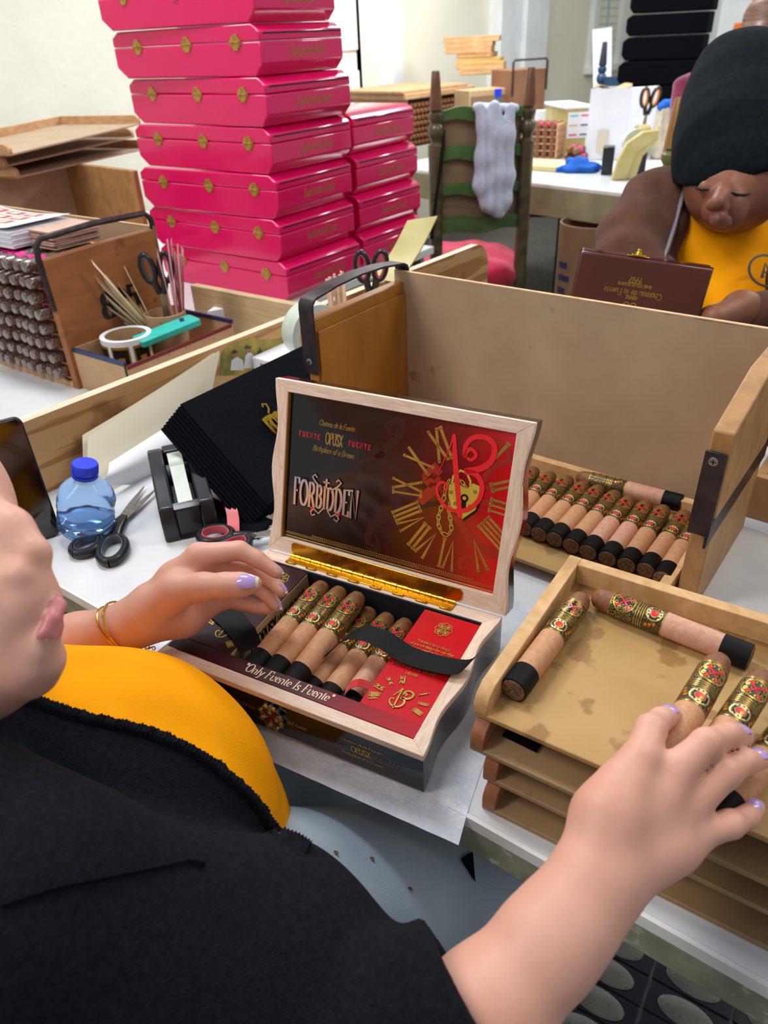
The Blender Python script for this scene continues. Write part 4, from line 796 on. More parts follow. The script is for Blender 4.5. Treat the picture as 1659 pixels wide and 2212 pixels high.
def screw(parent, c, ax='y'):
    m = MB(); m.X = TR(*c) @ Matrix.Rotation(PI/2, 4, 'X'); m.lathe([(.0001, .0012), (.003, .0011), (.0045, .0005), (.0047, -.001)], 14, caps=False)
    o = m.build('screw', M['screw'], parent)
    m = MB(); m.X = TR(*c) @ Matrix.Rotation(PI/2, 4, 'X'); m.box(-.0028, .0028, -.0005, .0005, .0008, .00135); m.box(-.0005, .0005, -.0028, .0028, .0008, .00135); m.build('screw_slot', M['bblack'], o); return o
DM = TR(-.6165, .694, T) @ RZ(math.radians(-1.6)); DWd, DDp = .4985, .198
D = holder(DM, 'tall wooden crate with a hardboard back and iron handles behind the presentation box', DWd, DDp, .238, .252, slope=.022)
MB().box(0, .004, .004, DDp-.001, .012, .222).build('inner_panel', M['pan'], D, bevel=.001)
# iron handle standing over the left panel
def strap(path, wdt, th, name='handle', m='iron', par=None):
    """flat bar: path in the local y-z plane, width along x"""
    x0, x1 = wdt; s = MB(); P = [Vector((y, z)) for y, z in path]; N = []
    for i in range(len(P)):
        t = (P[min(i+1, len(P)-1)]-P[max(i-1, 0)]).normalized(); N.append(Vector((-t.y, t.x)))
    vs = []
    for p, nn in zip(P, N): a = p+nn*th/2; b = p-nn*th/2; vs += [(x0, a.x, a.y), (x1, a.x, a.y), (x1, b.x, b.y), (x0, b.x, b.y)]
    fs = [(0, 1, 2, 3), (len(vs)-1, len(vs)-2, len(vs)-3, len(vs)-4)]
    for i in range(len(P)-1):
        for j in range(4): fs.append((4*i+j, 4*i+4+j, 4*i+4+(j+1) % 4, 4*i+(j+1) % 4))
    s.add(vs, fs); return s.build(name, M[m], par, bevel=.0006)
strap([(-.003, .165), (-.003, .25), (-.002, .258), (.004, .264), (.05, .270), (.1, .272), (.15, .270), (.196, .264), (.204, .260), (.207, .252), (.207, .18)], (-.020, .004), .003, par=D)
screw(D, (-.009, -.005, .182))
# right handle folded down on the outside
s = MB(); s.X = TR(DWd+.0015, -.002, .196) @ Matrix.Rotation(math.radians(0), 4, 'Y')
s.add([(-.003, 0, 0), (.0175, 0, 0), (.020, -.014, -.085), (-.001, -.014, -.085), (-.003, -.003, 0), (.0175, -.003, 0), (.020, -.017, -.085), (-.001, -.017, -.085)], [(0, 1, 2, 3), (7, 6, 5, 4), (0, 4, 5, 1), (1, 5, 6, 2), (2, 6, 7, 3), (3, 7, 4, 0)])
s.build('handle_arm', M['iron'], D, bevel=.0006); MB().box(DWd+.0175, DWd+.0205, -.016, .215, .095, .122).build('handle_bar', M['iron'], D, bevel=.0006)
screw(D, (DWd+.008, -.0065, .187))
HT = tray(DM @ TR(.004, -.036, .0125), 'shallow wooden tray inside the tall crate holding a row of banded cigars', w=DWd-.008, dpt=.205, rh=.020)
feet = [(1430, 1252, 1512, 1122), (1394, 1233, 1486, 1104), (1352, 1222, 1439, 1094), (1311, 1208, 1403, 1083), (1269, 1194, 1367, 1073), (1233, 1180, 1334, 1064), (1197, 1166, 1298, 1053), (1163, 1155, 1268, 1043), (1132, 1142, 1233, 1032), (1100, 1133, 1195, 1022), (1068, 1122, 1159, 1012)]
od = ['first', 'second', 'third', 'fourth', 'fifth', 'sixth', 'seventh', 'eighth', 'ninth', 'tenth', 'last']
zt = T+.0125+.005+CR_+.0014
for i, (a, b, c, d_) in enumerate(feet):
    cig2(a, b, c, d_, zt, zt, od[i]+' cigar of the slanting row in the tall crate, counted from its right side panel', 'row of cigars in the tall crate', proto=CIG2 if i in (3, 4) or i == 2 and False else CIG, roll=.12*math.sin(i*2.1))
h = Vector(at(1246, 1029, zt)); f = Vector(at(1475, 1088, zt)); 
cigar(h+(f-h).normalized()*CL, h, 'cigar lying crosswise behind the slanting row in the tall crate', proto=CIG2, roll=.6)
rb_ = thing('wooden_crate', 'dark brown wooden crate beyond the right panel of the tall crate', 'crate', (-.098, .905, T+.0006), math.radians(-2))
for b in ((0, .30, 0, .012, 0, .06), (0, .012, .012, .08, 0, .06), (.288, .30, .012, .08, 0, .06), (0, .30, .08, .092, 0, .06)): bx(*b).build('side_board', M['pan2'], rb_, bevel=.001)
bx(.012, .288, .012, .08, 0, .008).build('base_board', M['trayb'], rb_)
dk = thing('dark_carton', 'dark maroon carton standing right of the tall crate at the frame edge', 'carton', (-.098, 1.006, T+.06)); bx(0, .22, 0, .10, -.0592, .15).build('carton_body', mat('dark maroon board', '3a1e1c', '2a1716', rough=.5), dk, bevel=.002); bx(-.001, .221, -.001, .101, .15, .153).build('carton_lid', mat('dark maroon lid', '4a2624', rough=.4), dk, bevel=.001)
# ------------------------------------------------------------------ long plank partition and second plank
PM = TR(-.967, .43, T) @ RZ(math.radians(-4.06))
pl = thing('partition_plank', 'long knotty pine plank standing on edge across the table', 'plank', mtx=PM)
s = MB(); y1 = 1.20; r = .055
prof = [(-.28, 0), (y1, 0)]+[(y1-r+r*math.cos(math.radians(a)), .118-r+r*math.sin(math.radians(a))) for a in range(0, 91, 10)]+[(-.28, .112)]
vs = [(0, y, z) for y, z in prof]+[(.018, y, z) for y, z in prof]; n = len(prof)
s.add(vs, [tuple(range(n-1, -1, -1)), tuple(range(n, 2*n))]+[(i, (i+1) % n, n+(i+1) % n, n+i) for i in range(n)]); s.build('plank_board', M['pine'], pl, smooth=30)
s = MB()
for i in range(2, n-1):
    a, b = prof[i], prof[i+1]; s.add([(0.0003, a[0], a[1]+.0004), (.0177, a[0], a[1]+.0004), (.0177, b[0], b[1]+.0004), (.0003, b[0], b[1]+.0004)], [(0, 1, 2, 3)])
s.build('sawn_top_edge', M['pinee'], pl, smooth=0)
p2 = MB().box(0, .30, 0, .018, 0, .108).build('cross_plank', M['pine2'], None, bevel=.001); p2.location = (-1.268, 1.045, T); tag(p2, 'pale plank standing on edge in front of the pink boxes', 'plank')
# printed picture label pasted on the plank
def plk(x, y):
    Mi = PM.inverted(); o = Mi @ Vector(CP); q = Mi @ Vector(CP+ray(x, y)); d_ = q-o; t = (.0186-o.x)/d_.x; p = o+d_*t; return (p.y, p.z)
ps = thing('picture_label', 'torn yellow picture label of two people in white hats pasted on the long plank', 'label', mtx=PM)
XM = Matrix(((0, 0, 1, .0186), (1, 0, 0, 0), (0, 1, 0, 0), (0, 0, 0, 1)))
out = [plk(*p) for p in [(475, 812), (478, 762), (492, 750), (505, 738), (525, 736), (545, 726), (562, 735), (588, 734), (612, 730), (616, 770), (590, 800), (540, 808)]]
def flat(name, pts, z, m, par):
    s = MB(); s.X = XM @ TR(0, 0, z); s.add([(p[0], p[1], 0) for p in pts], [tuple(range(len(pts)))]); return s.build(name, m, par, smooth=0)
flat('label_sheet', out, 0, mat('label yellow green', 'c8a83c', '6f7436', rough=.4, scale=24), ps)
for nm, pts, c in (('white_figure', [(497, 800), (500, 778), (512, 770), (524, 778), (528, 800)], 'd9dbe0'), ('white_figure', [(526, 796), (530, 768), (538, 758), (548, 768), (552, 795)], 'e2e4e8'), ('face_print', [(503, 772), (504, 762), (512, 762), (512, 772)], 'a8714c'), ('face_print', [(530, 762), (532, 752), (542, 752), (542, 762)], 'a8714c'), ('hat_print', [(498, 762), (506, 754), (514, 760), (508, 764)], '40362c'), ('hat_print', [(527, 752), (532, 745), (544, 749), (540, 754)], '4a4038'), ('leaf_print', [(556, 786), (556, 760), (562, 750), (568, 764), (566, 786)], '3d5a3c')):
    flat(nm, [plk(*p) for p in pts], .0004, mat('print '+c, c, rough=.5), ps)
# ------------------------------------------------------------------ papers, felt bags, ribbons
def quad_sheet(name, c, label, m, nu=16, nv=10, th=.0006, bow=None, cat='paper', n=0):
    a, b, c_, d_ = [Vector(p) for p in c]
    def fn(u, v):
        p = (a*(1-u)+b*u)*(1-v)+(d_*(1-u)+c_*u)*v
        if bow: p = p+Vector(bow)*(4*u*(1-u))*(1-v*.6)
        return p
    o = MB().grid(fn, nu, nv, th).build(name, m, smooth=60); return tag(o, label, cat)
yv = lambda p: Vector(p)
A = onx(178, 940, -.928); B = onx(478, 750, -.925); 
quad_sheet('folded_paper', [onx(182, 1062, -.895), onx(420, 1020, -.880), B, A], 'folded ivory paper leaning on the long plank behind the blue bottle', M['paper2'], bow=(.012, 0, 0))
quad_sheet('folded_paper', [onx(186, 1064, -.880), onx(400, 1035, -.866), onx(474, 757, -.912), onx(190, 944, -.914)], 'second leaf of the folded ivory paper, nearest the tape dispenser', M['paper2'], bow=(.010, 0, 0))
s = MB()
def curl(u, v):
    a = Vector(onx(205+160*u, 1052-10*u, -.860)); b = Vector(onx(236, 1000, -.872))*(1-u)+Vector(onx(566, 790, -.885))*u
    p = a*(1-v)+b*v; p.x += .022*math.sin(PI*v)*(.4+.6*u); return p
tag(s.grid(curl, 24, 12, .0004).build('tissue_sheet', M['paper'], smooth=60), 'curling white tissue sheet in front of the ivory paper', 'paper')
bagM = None
def bagpt(u, v, k):   # u along the plank, v up the slope
    a = Vector((-.632, .572, .7555)); 
    return a+Vector((.004, .268, .002))*u+Vector((-.150, .010, .106))*v+Vector((.58, 0, .80))*(.0035*k)
nb = 9
for k in range(nb):
    j = (k*37 % 7)/7-.5; off = .003*j
    t = thing('felt_bag', ['lowest', 'second lowest', 'third', 'fourth', 'fifth', 'sixth', 'seventh', 'second from top', 'topmost'][k]+' flat black felt bag of the leaning stack'+(' with a gold emblem' if k == nb-1 else ''), 'felt bag', tuple(bagpt(0, 0, k)), group='stack of black felt bags')
    sk = (k-nb)*.007
    fn = lambda u, v, kk=k, o=off, s2=sk: bagpt(u+o+s2*2, v+s2*.6+o, kk)
    MB().grid(fn, 8, 6, .0028).build('bag_body', M['felt'], t, wparent=True, smooth=60)
    if k == nb-1:
        a = bagpt(0, 0, k+.1); ex = (bagpt(1, 0, k)-bagpt(0, 0, k)).normalized(); ey = (bagpt(0, 1, k)-bagpt(0, 0, k)).normalized(); ez = ex.cross(ey); mm = Matrix((ex, ey, ez)).transposed().to_4x4(); mm.translation = a
        o = mm.inverted() @ Vector(CP); q = mm.inverted() @ Vector(CP+ray(590, 915)); d_ = q-o; tt = (0-o.z)/d_.z; c = o+d_*tt
        s = MB(); s.X = mm; wrp = lambda X, Y: (X, Y*(1+.3*abs(X-.03)/.03))
        text(s, 'FORBIDDEN', c.x-.012, c.y-.014, .026, .34, .16, anchor='l', xs=.56, z=.0024*(-1 if ez.z < 0 else 1), hz=.0004)
        pen(s, [(c.x+x, c.y+y) for x, y in [(.004, .016), (.010, .022), (.012, .030), (.006, .033), (.004, .028)]], .0028, .0028, .0024, .0004)
        s.build('gold_emblem', M['gold'], t, wparent=True, smooth=0)
ZB = T+.001
def fpoly(name, pts, z0, th, m, label, cat, smooth=0):
    P = [at(x, y, z0) for x, y in pts]; c = sum(P)/len(P); s = MB().prism([(p[0]-c[0], p[1]-c[1]) for p in P], 0, th)
    o = s.build(name, m, None, bevel=min(th*.3, .001), loc=(c[0], c[1], z0)); return tag(o, label, cat)
fpoly('felt_pouch', [(440, 1030), (455, 1150), (560, 1165), (590, 1130), (540, 1110), (470, 1040)], ZB, .006, M['felt'], 'black felt pouch lying flat between the tape dispenser and the lid', 'felt bag')
fpoly('cut_card', [(531, 1113), (537, 1150), (585, 1138), (580, 1095)], ZB+.0002, .0015, M['paper'], 'small white card scrap beside the lid under the red ribbon end', 'paper')
fpoly('cut_card', [(430, 1060), (478, 1085), (500, 1068), (470, 1045)], ZB+.0078, .001, M['paper2'], 'cream card scrap by the corner of the tape dispenser', 'paper')
s = MB(); mm = frame(at(447, 1075, ZB+.0070), Vector(at(438, 1030, ZB+.0070))-Vector(at(447, 1075, ZB+.0070))); s.X = mm; text(s, 'bido', -.004, -.003, .010, .12, .06, slant=.3, z=.0015)
tag(s.build('gold_print_scrap', M['goldp'], smooth=0), 'gold script lettering on the black pouch beside the tape dispenser', 'lettering')
rp_ = lambda x, y, z: at(x, y, T+z)
ribbon('red_ribbon', [rp_(470, 1062, .022), rp_(490, 1078, .026), rp_(502, 1110, .020), rp_(504, 1150, .013), rp_(503, 1190, .009)], (.014, .008, 0), 'long red satin ribbon lying beside the tape dispenser', m='sred')
ribbon('red_ribbon', [rp_(498, 1080, .018), rp_(512, 1100, .016), rp_(530, 1112, .010), rp_(560, 1118, .006)], (.004, .017, 0), 'short red satin ribbon end under the felt bags', m='sred')
# ------------------------------------------------------------------ tape dispenser
tA = Vector(at(418, 1162, T)); tdir = Vector((-.125, .088, 0)).normalized(); 
td = thing('tape_dispenser', 'black desk tape dispenser with a roll of clear tape', 'tape dispenser', mtx=frame((tA.x, tA.y, T+.0005), tdir))
L_, Wd = .160, .070
prof = [(0, 0), (L_, 0), (L_, .052), (L_-.01, .062), (L_-.03, .066), (.062, .056), (.035, .050), (.008, .047), (0, .030)]
s = MB(); hw = Wd/2; sl = .0150
def side(ya, yb):
    n = len(prof); vs = [(x, ya, z) for x, z in prof]+[(x, yb, z) for x, z in prof]
    s.add(vs, [tuple(range(n-1, -1, -1)), tuple(range(n, 2*n))]+[(i, (i+1) % n, n+(i+1) % n, n+i) for i in range(n)])
side(-hw, -sl); side(sl, hw); s.box(.0, .066, -sl, sl, 0, .046); s.box(L_-.022, L_, -sl, sl, 0, .061); s.box(0, L_, -sl, sl, 0, .012); s.build('dispenser_body', M['bplast'], td, bevel=.003, seg=3)
s = MB(); s.X = TR(.098, 0, .046) @ Matrix.Rotation(PI/2, 4, 'X'); s.lathe([(.013, -.0095), (.0285, -.0095), (.0285, .0095), (.013, .0095)], 32, caps=False); s.build('tape_roll', M['tape'], td, smooth=40)
s = MB(); s.X = TR(.098, 0, .046) @ Matrix.Rotation(PI/2, 4, 'X'); s.lathe([(.013, -.014), (.013, .014)], 20); s.build('roll_hub', M['bpl2'], td)
MB().add([(.075, -.009, .069), (.075, .009, .069), (.006, .009, .0515), (.006, -.009, .0515)], [(0, 1, 2, 3)]).build('tape_strip', M['tape'], td, smooth=0)
s = MB().box(.001, .006, -.016, .016, .046, .0525)
for k in range(16): s.add([(.001, -.016+k*.002, .0525), (.001, -.014+k*.002, .0525), (-.001, -.015+k*.002, .055)], [(0, 1, 2)])
s.build('cutter_blade', M['silver'], td, smooth=0)
# ------------------------------------------------------------------ bottle
bb = Vector(at(190, 1150, T)); bt = thing('water_bottle', 'crushed blue plastic water bottle with a dark blue cap', 'bottle', mtx=TR(bb.x, bb.y, T+.006) @ Matrix.Rotation(math.radians(13), 4, Vector((-.65, .76, 0))))
bt.scale = (1, 1, .86)
def bott(z, a, r, amp): return r*(1+amp*(.5*math.sin(3*a+z*90)+.35*math.sin(5*a-z*140)))
def bgrid(prof, amp, off=0, n=40):
    s = MB(); vs = []; fs = []; pr = []
    for (r0, z0), (r1, z1) in zip(prof, prof[1:]):
        m = max(1, int(abs(z1-z0)/.004)); pr += [(r0+(r1-r0)*i/m, z0+(z1-z0)*i/m) for i in range(m)]
    pr.append(prof[-1])
    for r, z in pr:
        f = amp*max(0, min(1, (z-.004)/.01))*max(0, min(1, (.082-z)/.02))
        for j in range(n): a = 2*PI*j/n; q = bott(z, a, max(r-off, .0002), f); vs.append((q*math.cos(a), q*math.sin(a), z))
    for i in range(len(pr)-1):
        for j in range(n): fs.append((i*n+j, i*n+(j+1) % n, (i+1)*n+(j+1) % n, (i+1)*n+j))
    s.add(vs, fs+[tuple(range(n-1, -1, -1))]); return s
bgrid([(.028, 0), (.034, .003), (.036, .012), (.0355, .030), (.0345, .036), (.036, .042), (.036, .058), (.033, .070), (.026, .080), (.017, .088), (.0135, .092), (.0135, .106)], .05).build('bottle_body', M['bott'], bt, smooth=60)
m = bgrid([(.026, .002), (.032, .005), (.034, .012), (.0335, .022), (.0005, .0225)], .05, .001).build('water', M['water'], bt)
s = MB(); s.lathe([(.0155, .094), (.0162, .095), (.0162, .0985), (.0155, .099)], 24); s.build('cap_ring', M['cap'], bt)
s = MB(); pts = []; n = 48
vs = []; 
for r, z in ((.0152, .1005), (.016, .1015), (.016, .114), (.0150, .1165), (.0002, .1168)):
    for j in range(n): q = r*(1+(.02 if j % 2 else 0)*(1 if r > .0155 else 0)); vs.append((q*math.cos(2*PI*j/n), q*math.sin(2*PI*j/n), z))
s.add(vs, [(i*n+j, i*n+(j+1) % n, (i+1)*n+(j+1) % n, (i+1)*n+j) for i in range(4) for j in range(n)]); s.build('bottle_cap', M['cap'], bt, smooth=30)
# ------------------------------------------------------------------ scissors
def loop(s, c, rx, ry, rot, r, n=28, tall=.0045):
    pts = [(c[0]+rx*math.cos(a)*math.cos(rot)-ry*math.sin(a)*math.sin(rot), c[1]+rx*math.cos(a)*math.sin(rot)+ry*math.sin(a)*math.cos(rot), c[2]) for a in [2*PI*k/n for k in range(n+1)]]
    s.tube(pts, r, 10, caps=False, flat=tall/r)
def scissors(name, label, piv, tip1, tip2, l1, l2, z, inner='bpl2', rl=(.021, .028)):
    P = Vector(piv); t = thing(name, label, 'scissors', (P.x, P.y, z))
    for k, (tip, lc) in enumerate(((tip1, l1), (tip2, l2))):
        d_ = Vector(tip)-P; d_.z = 0; n = Vector((-d_.y, d_.x, 0)).normalized()*(1 if k else -1); zz = .0035+k*.002
        s = MB(); b = P-d_.normalized()*.012; s.prism([((b-P)+n*.006)[:2], ((b-P)-n*.007)[:2], (d_*.5-n*.006)[:2], (d_-n*.0008)[:2], (d_+n*.0006)[:2], (d_*.5+n*.0035)[:2]], zz, zz+.0014); s.build('blade', M['steel'], t, bevel=.0003, smooth=0)
        c = Vector(lc)-P; dd = (c*-1).normalized(); rot = math.atan2(c.y, c.x); rx, ry = (rl[1] if k else rl[0])*1.0, (.0165 if k else .017)
        s = MB(); loop(s, (c.x, c.y, .006), rx, ry, rot, .0048, tall=.0062)
        e = c+dd*rx; s.tube([(e.x, e.y, .006), ((e.x)*.5, (e.y)*.5, .006), (d_.x*.12, d_.y*.12, .0055)], [.0065, .0075, .005], 10, flat=.7); s.build('handle', M['bplast'], t)
        s = MB(); loop(s, (c.x, c.y, .0065), rx-.0042, ry-.0042, rot, .0016, tall=.0058); s.build('handle_lining', M[inner], t)
    s = MB(); s.lathe([(.0035, .003), (.0035, .0078), (.0022, .0085), (.0002, .0086)], 16); s.build('pivot_screw', M['silver'], t); return t
za = T+.0008
scissors('scissors', 'open black-handled scissors lying in front of the blue bottle', at(262, 1132, za), at(313, 1056, za), at(337, 1066, za), at(191, 1186, za), at(246, 1196, za), za)
zb = T+.0095
t = scissors('scissors', 'scissors with red handle lining half hidden behind the raised hand', at(545, 1165, zb), at(610, 1150, zb), at(612, 1160, zb), at(468, 1165, zb), at(500, 1195, zb), zb, inner='redpl')
# ------------------------------------------------------------------ phone
A = Vector((-.833, .399, T+.001)); wd = Vector((-.36, -.93, 0)).normalized(); up = Vector((-.14, .05, 1)).normalized(); nn = wd.cross(up).normalized()*-1
up = (up-wd*up.dot(wd)).normalized(); nn = (wd*-1).cross(up); pm = Matrix((wd*-1, up, nn)).transposed().to_4x4(); pm.translation = A+wd*.079
def rrect(w, h, r, n=6): return [(cx+r*math.cos(math.radians(a+90*i/n)), cy+r*math.sin(math.radians(a+90*i/n))) for cx, cy, a in ((w-r, r, -90), (w-r, h-r, 0), (r, h-r, 90), (r, r, 180)) for i in range(n+1)]
ph = thing('smartphone', 'black smartphone propped upright against the long plank', 'phone', mtx=pm)
MB().prism(rrect(.079, .165, .010), -.008, 0).build('phone_case', M['bplast'], ph, bevel=.001); s = MB(); s.X = TR(.002, .002, .0001); s.prism(rrect(.075, .161, .008), 0, .0006); s.build('phone_screen', M['blackg'], ph, bevel=.0003)
# ------------------------------------------------------------------ left: 895 holder with layered wrapped cigars
SM = TR(-1.76, .708, T) @ RZ(math.radians(.6)); sw = .505; sdp = .245
S_ = holder(SM, 'wooden crate with stencilled side panel packed with layers of cellophane-wrapped cigars', sw, sdp, .238, .246, panel='pan2', th=.017)
for o in bpy.data.objects:
    if o.parent == S_ and o.name.startswith('side_panel'): o.data.materials[0] = mat('reddish side panel', 'a46a3c', '935a30', kind='wood', rough=.45, scale=5, stretch=(5, 1.5, 6), spots='7a4424', spot_scale=16, spot_cut=.66)
s = MB(); s.X = SM @ Matrix(((0, 0, 1, sw+.0174), (1, 0, 0, 0), (0, 1, 0, 0), (0, 0, 0, 1))); text(s, '895', .093, .108, .046, .26, .08, sp=.08); o = s.build('stencil_number', M['bblack'], S_, smooth=0); o.matrix_parent_inverse = wmat(S_).inverted()
tube_ = MB(); hp = [(0.0, .15), (-.004, .24), (-.001, .262), (.01, .272), (.12, .276), (.235, .272), (.246, .262), (.248, .25), (.246, .19)]
tube_.tube([(sw+.012, y, z) for y, z in hp], .0055, 8); tube_.build('handle', M['iron'], S_)
MB().box(-.0, sw, .0, .014, .0, .012).build('front_foot', M['cwood'], S_, bevel=.002)
ORD = ['first', 'second', 'third', 'fourth', 'fifth', 'sixth', 'seventh', 'eighth', 'ninth', 'tenth']; LAY = ['lowest', 'second lowest', 'third', 'fourth', 'fifth', 'sixth', 'seventh', 'topmost']
nl, nc = 8, 9; dx = .0262; lay = (.238-.014)/nl
proto = None
def wrapped():
    t = thing('wrapped_cigar', 'cellophane-wrapped dark cigar packed in a layer of the stencilled crate', 'cigar', group='wrapped cigars in the stencilled crate')
    m = MB(); m.X = Matrix.Rotation(-PI/2, 4, 'X'); rr = random.Random(5); pr = [(.002, -.003), (.0085, -.002), (.0112, .003), (.0122, .03), (.0122, .10), (.0118, .14), (.006, .15)]
    m.lathe(pr, 12); m.v = [(x+.0006*noise.noise(Vector((x*300, y*200, z*300))), y, z+.0007*noise.noise(Vector((x*300+9, y*200, z*300)))) for x, y, z in m.v]; m.build('wrapper', M['cell'], t)
    m = MB(); m.X = Matrix.Rotation(-PI/2, 4, 'X'); m.lathe([(.0126, .022), (.0127, .04)], 12, caps=False); m.build('pink_band', M['pinkb'], t)
    index_kids(t); return t
WC = wrapped(); firstw = True
for L in range(nl):
    z = .014+lay*L
    sl_ = MB().box(0, sw-.001, .006, .20, z, z+.004).build('layer_board', M['cwood'], S_)
    xs = sw-.016-(.004 if L % 2 else 0)
    for c in range(nc):
        x = xs-c*dx
        if x < .05: continue
        m = SM @ TR(x, -.016+.003*math.sin(c*1.7+L), z+.004+.0128) @ Matrix.Rotation(.5*(c*7 % 5), 4, 'Y') @ RZ(.06*math.sin(c*2.3+L*1.3))
        lb_ = ORD[c]+' cellophane-wrapped cigar from the stencilled panel, '+LAY[L]+' layer of its crate'
        if firstw: WC['label'] = lb_; l, q, _ = m.decompose(); WC.location = l; WC.rotation_euler = q.to_euler(); firstw = False
        else: dup(WC, m, lb_)
# pad of printed labels on top
ls = thing('label_stack', 'thick stack of curling red and white band sheets on top of the wrapped cigars', 'labels', mtx=SM @ TR(.27, .012, .256) @ Matrix.Diagonal((1.15, 1.3, 1.15, 1)))
def curls(u, v, z=0, k=0): return (-.10+.26*u, .13*v, z+.022*max(0, u-.55)**2*6*(1 if k else 0)+.03*(max(0, .35-u)**2)*6*(1 if k else 0)+.004*math.sin(6*v)*u)
for k in range(7):
    MB().box(-.10+.003*(k % 3), .15+.002*(k % 2), .002*(k % 2), .13, -.012+.0042*k, -.0084+.0042*k).build('label_sheaf', M['paper'], ls, bevel=.0006)
tp = MB().grid(lambda u, v: (-.10+.25*u, .0+.13*v, .0175+.007*(u-.45)**2*4), 16, 4, .0008).build('top_sheet', M['paper'], ls)
for i in range(4):
    for j in range(3):
        s = MB(); s.grid(lambda u, v, i=i, j=j: ((lambda U, V: (-.10+.25*U, .13*V, .0181+.007*(U-.45)**2*4))(.06+.24*j+.19*u, .05+.24*i+.17*v)), 5, 2); pr_ = s.build('band_print', M['redp'], tp)
        s = MB(); s.grid(lambda u, v, i=i, j=j: ((lambda U, V: (-.10+.25*U, .13*V, .0184+.007*(U-.45)**2*4))(.10+.24*j+.10*u, .08+.24*i+.10*v)), 4, 2); pr_ = s.build('band_print', M['cream'], tp)
sb = thing('stick_bundle', 'bundle of pale cedar sheets beside the red and white labels', 'cedar sheets', mtx=SM @ TR(.385, .05, .2405))
for k in range(9):
    s = MB(); s.X = RZ(.05*math.sin(k*2.)); s.box(-.03, .105, 0, .10, .0035*k, .0035*k+.0025); s.build('cedar_sheet', mat('pale pink cedar sheet', 'd2b2a0', 'c29a88', kind='wood', rough=.6, scale=9, stretch=(2, 9, 9)), sb, bevel=.0004)
# ------------------------------------------------------------------ kraft desk organizer and its contents
OX0, OX1, OY0, OY1, OZ = -1.238, -1.088, .722, .985, T+.0008
og = thing('desk_organizer', 'open dotted kraft cardboard organizer box with navy and maroon taped edges', 'organizer', (OX0, OY0, OZ))
ow, od_ = OX1-OX0, OY1-OY0; hh = .078
for b, nm in (((0, ow, 0, .003, 0, hh), 'wall_board'), ((0, ow, od_-.003, od_, 0, hh), 'wall_board'), ((0, .003, .003, od_-.003, 0, hh), 'wall_board'), ((ow-.003, ow, .003, od_-.003, 0, hh-.008), 'wall_board'), ((.003, ow-.003, .003, od_-.003, 0, .003), 'base_board')):
    bx(*b).build(nm, M['kraftd'], og, smooth=0)
MB().box(-.0008, ow+.0008, -.0008, .0038, hh-.007, hh+.0008).build('navy_tape', M['navy'], og); MB().box(-.0008, ow+.0008, od_-.0038, od_+.0008, hh-.007, hh+.0008).build('navy_tape', M['navy'], og)
MB().box(ow-.0038, ow+.0008, .004, od_-.004, hh-.014, hh-.0074).build('maroon_tape', M['maroon'], og); MB().box(ow-.0015, ow+.0012, -.0012, .0015, 0, hh).build('corner_tape', M['bblack'], og)
rl = thing('label_roll', 'roll of black and gold labels on white backing standing in the kraft organizer', 'label roll', (-1.178, .800, OZ+.0035))
s = MB(); s.lathe([(.038, 0), (.047, 0), (.047, .088), (.038, .088), (.038, 0)], 48, caps=False); s.build('backing_roll', M['paper'], rl, smooth=30)
s = MB(); s.lathe([(.0377, .001), (.0377, .087)], 40, caps=False); s.build('roll_core', M['kraft'], rl)
for k in range(7):
    a0 = math.radians(-105+k*50)
    for nm, m_, da_, z0, z1, r in (('gold_label', 'goldd', .36, .012, .078, .0473), ('black_label', 'bblack', .30, .017, .073, .0475), ('label_medallion', 'goldd', .13, .034, .058, .0477)):
        s = MB().grid(lambda u, v: (r*math.cos(a0+da_*(2*u-1)), r*math.sin(a0+da_*(2*u-1)), z0+(z1-z0)*v), 6, 1); s.build(nm, M[m_], rl, smooth=30)
s = MB(); s.X = Matrix.Identity(4); q = MB(); text(q, 'C2 1/2', 0, 0, .016, .14, .1)
s.v = [(.0372*math.cos(1.9-x/.0372), .0372*math.sin(1.9-x/.0372), .062+y) for x, y, z in q.v]; s.f = q.f; s.m = q.m; s.build('red_writing', M['redp'], rl, smooth=0)
CC = at(356, 676, OZ+.1); cp = thing('kraft_cup', 'round dotted kraft cup holding straws and scissors in the organizer', 'cup', (CC[0], CC[1], OZ+.0035))
s = MB(); s.lathe([(.0005, 0), (.036, 0), (.040, .098), (.038, .098), (.034, .003), (.0005, .003)], 32, caps=False); s.build('cup_body', M['kraftd'], cp, smooth=30)
s = MB(); s.lathe([(.0385, .0975), (.0402, .099), (.0385, .1)], 32, caps=False); s.build('cup_rim', M['kraft'], cp)
def sprig(n, base, aim, spread, ln, m, name, label, w=.0022, seed=1):
    rr = random.Random(seed); root = thing(name, label, 'straws', tuple(base)); 
    for k in range(n):
        a = Vector(aim)+Vector((rr.gauss(0, spread), rr.gauss(0, spread), rr.gauss(0, spread*.5))); a.normalize(); L2 = ln*rr.uniform(.8, 1.05); b0 = Vector((rr.uniform(-.006, .006), rr.uniform(-.006, .006), 0)); sd = a.cross(Vector((.3, .8, .1))).normalized()*w
        s = MB(); s.add([b0-sd, b0+sd, b0+a*L2+sd*1.6+Vector((0, 0, -.1*L2*rr.random())), b0+a*L2-sd*1.6+Vector((0, 0, -.1*L2*rr.random()))], [(0, 1, 2, 3)]); s.v += [(x+.0004, y, z+.0006) for x, y, z in s.v]; s.f += [(7, 6, 5, 4), (0, 4, 5, 1), (1, 5, 6, 2), (2, 6, 7, 3), (3, 7, 4, 0)]; s.m += [0]*5; s.build('straw', M[m], root, smooth=0)
    return root
cb = Vector((CC[0]-.008, CC[1]-.008, OZ+.030))
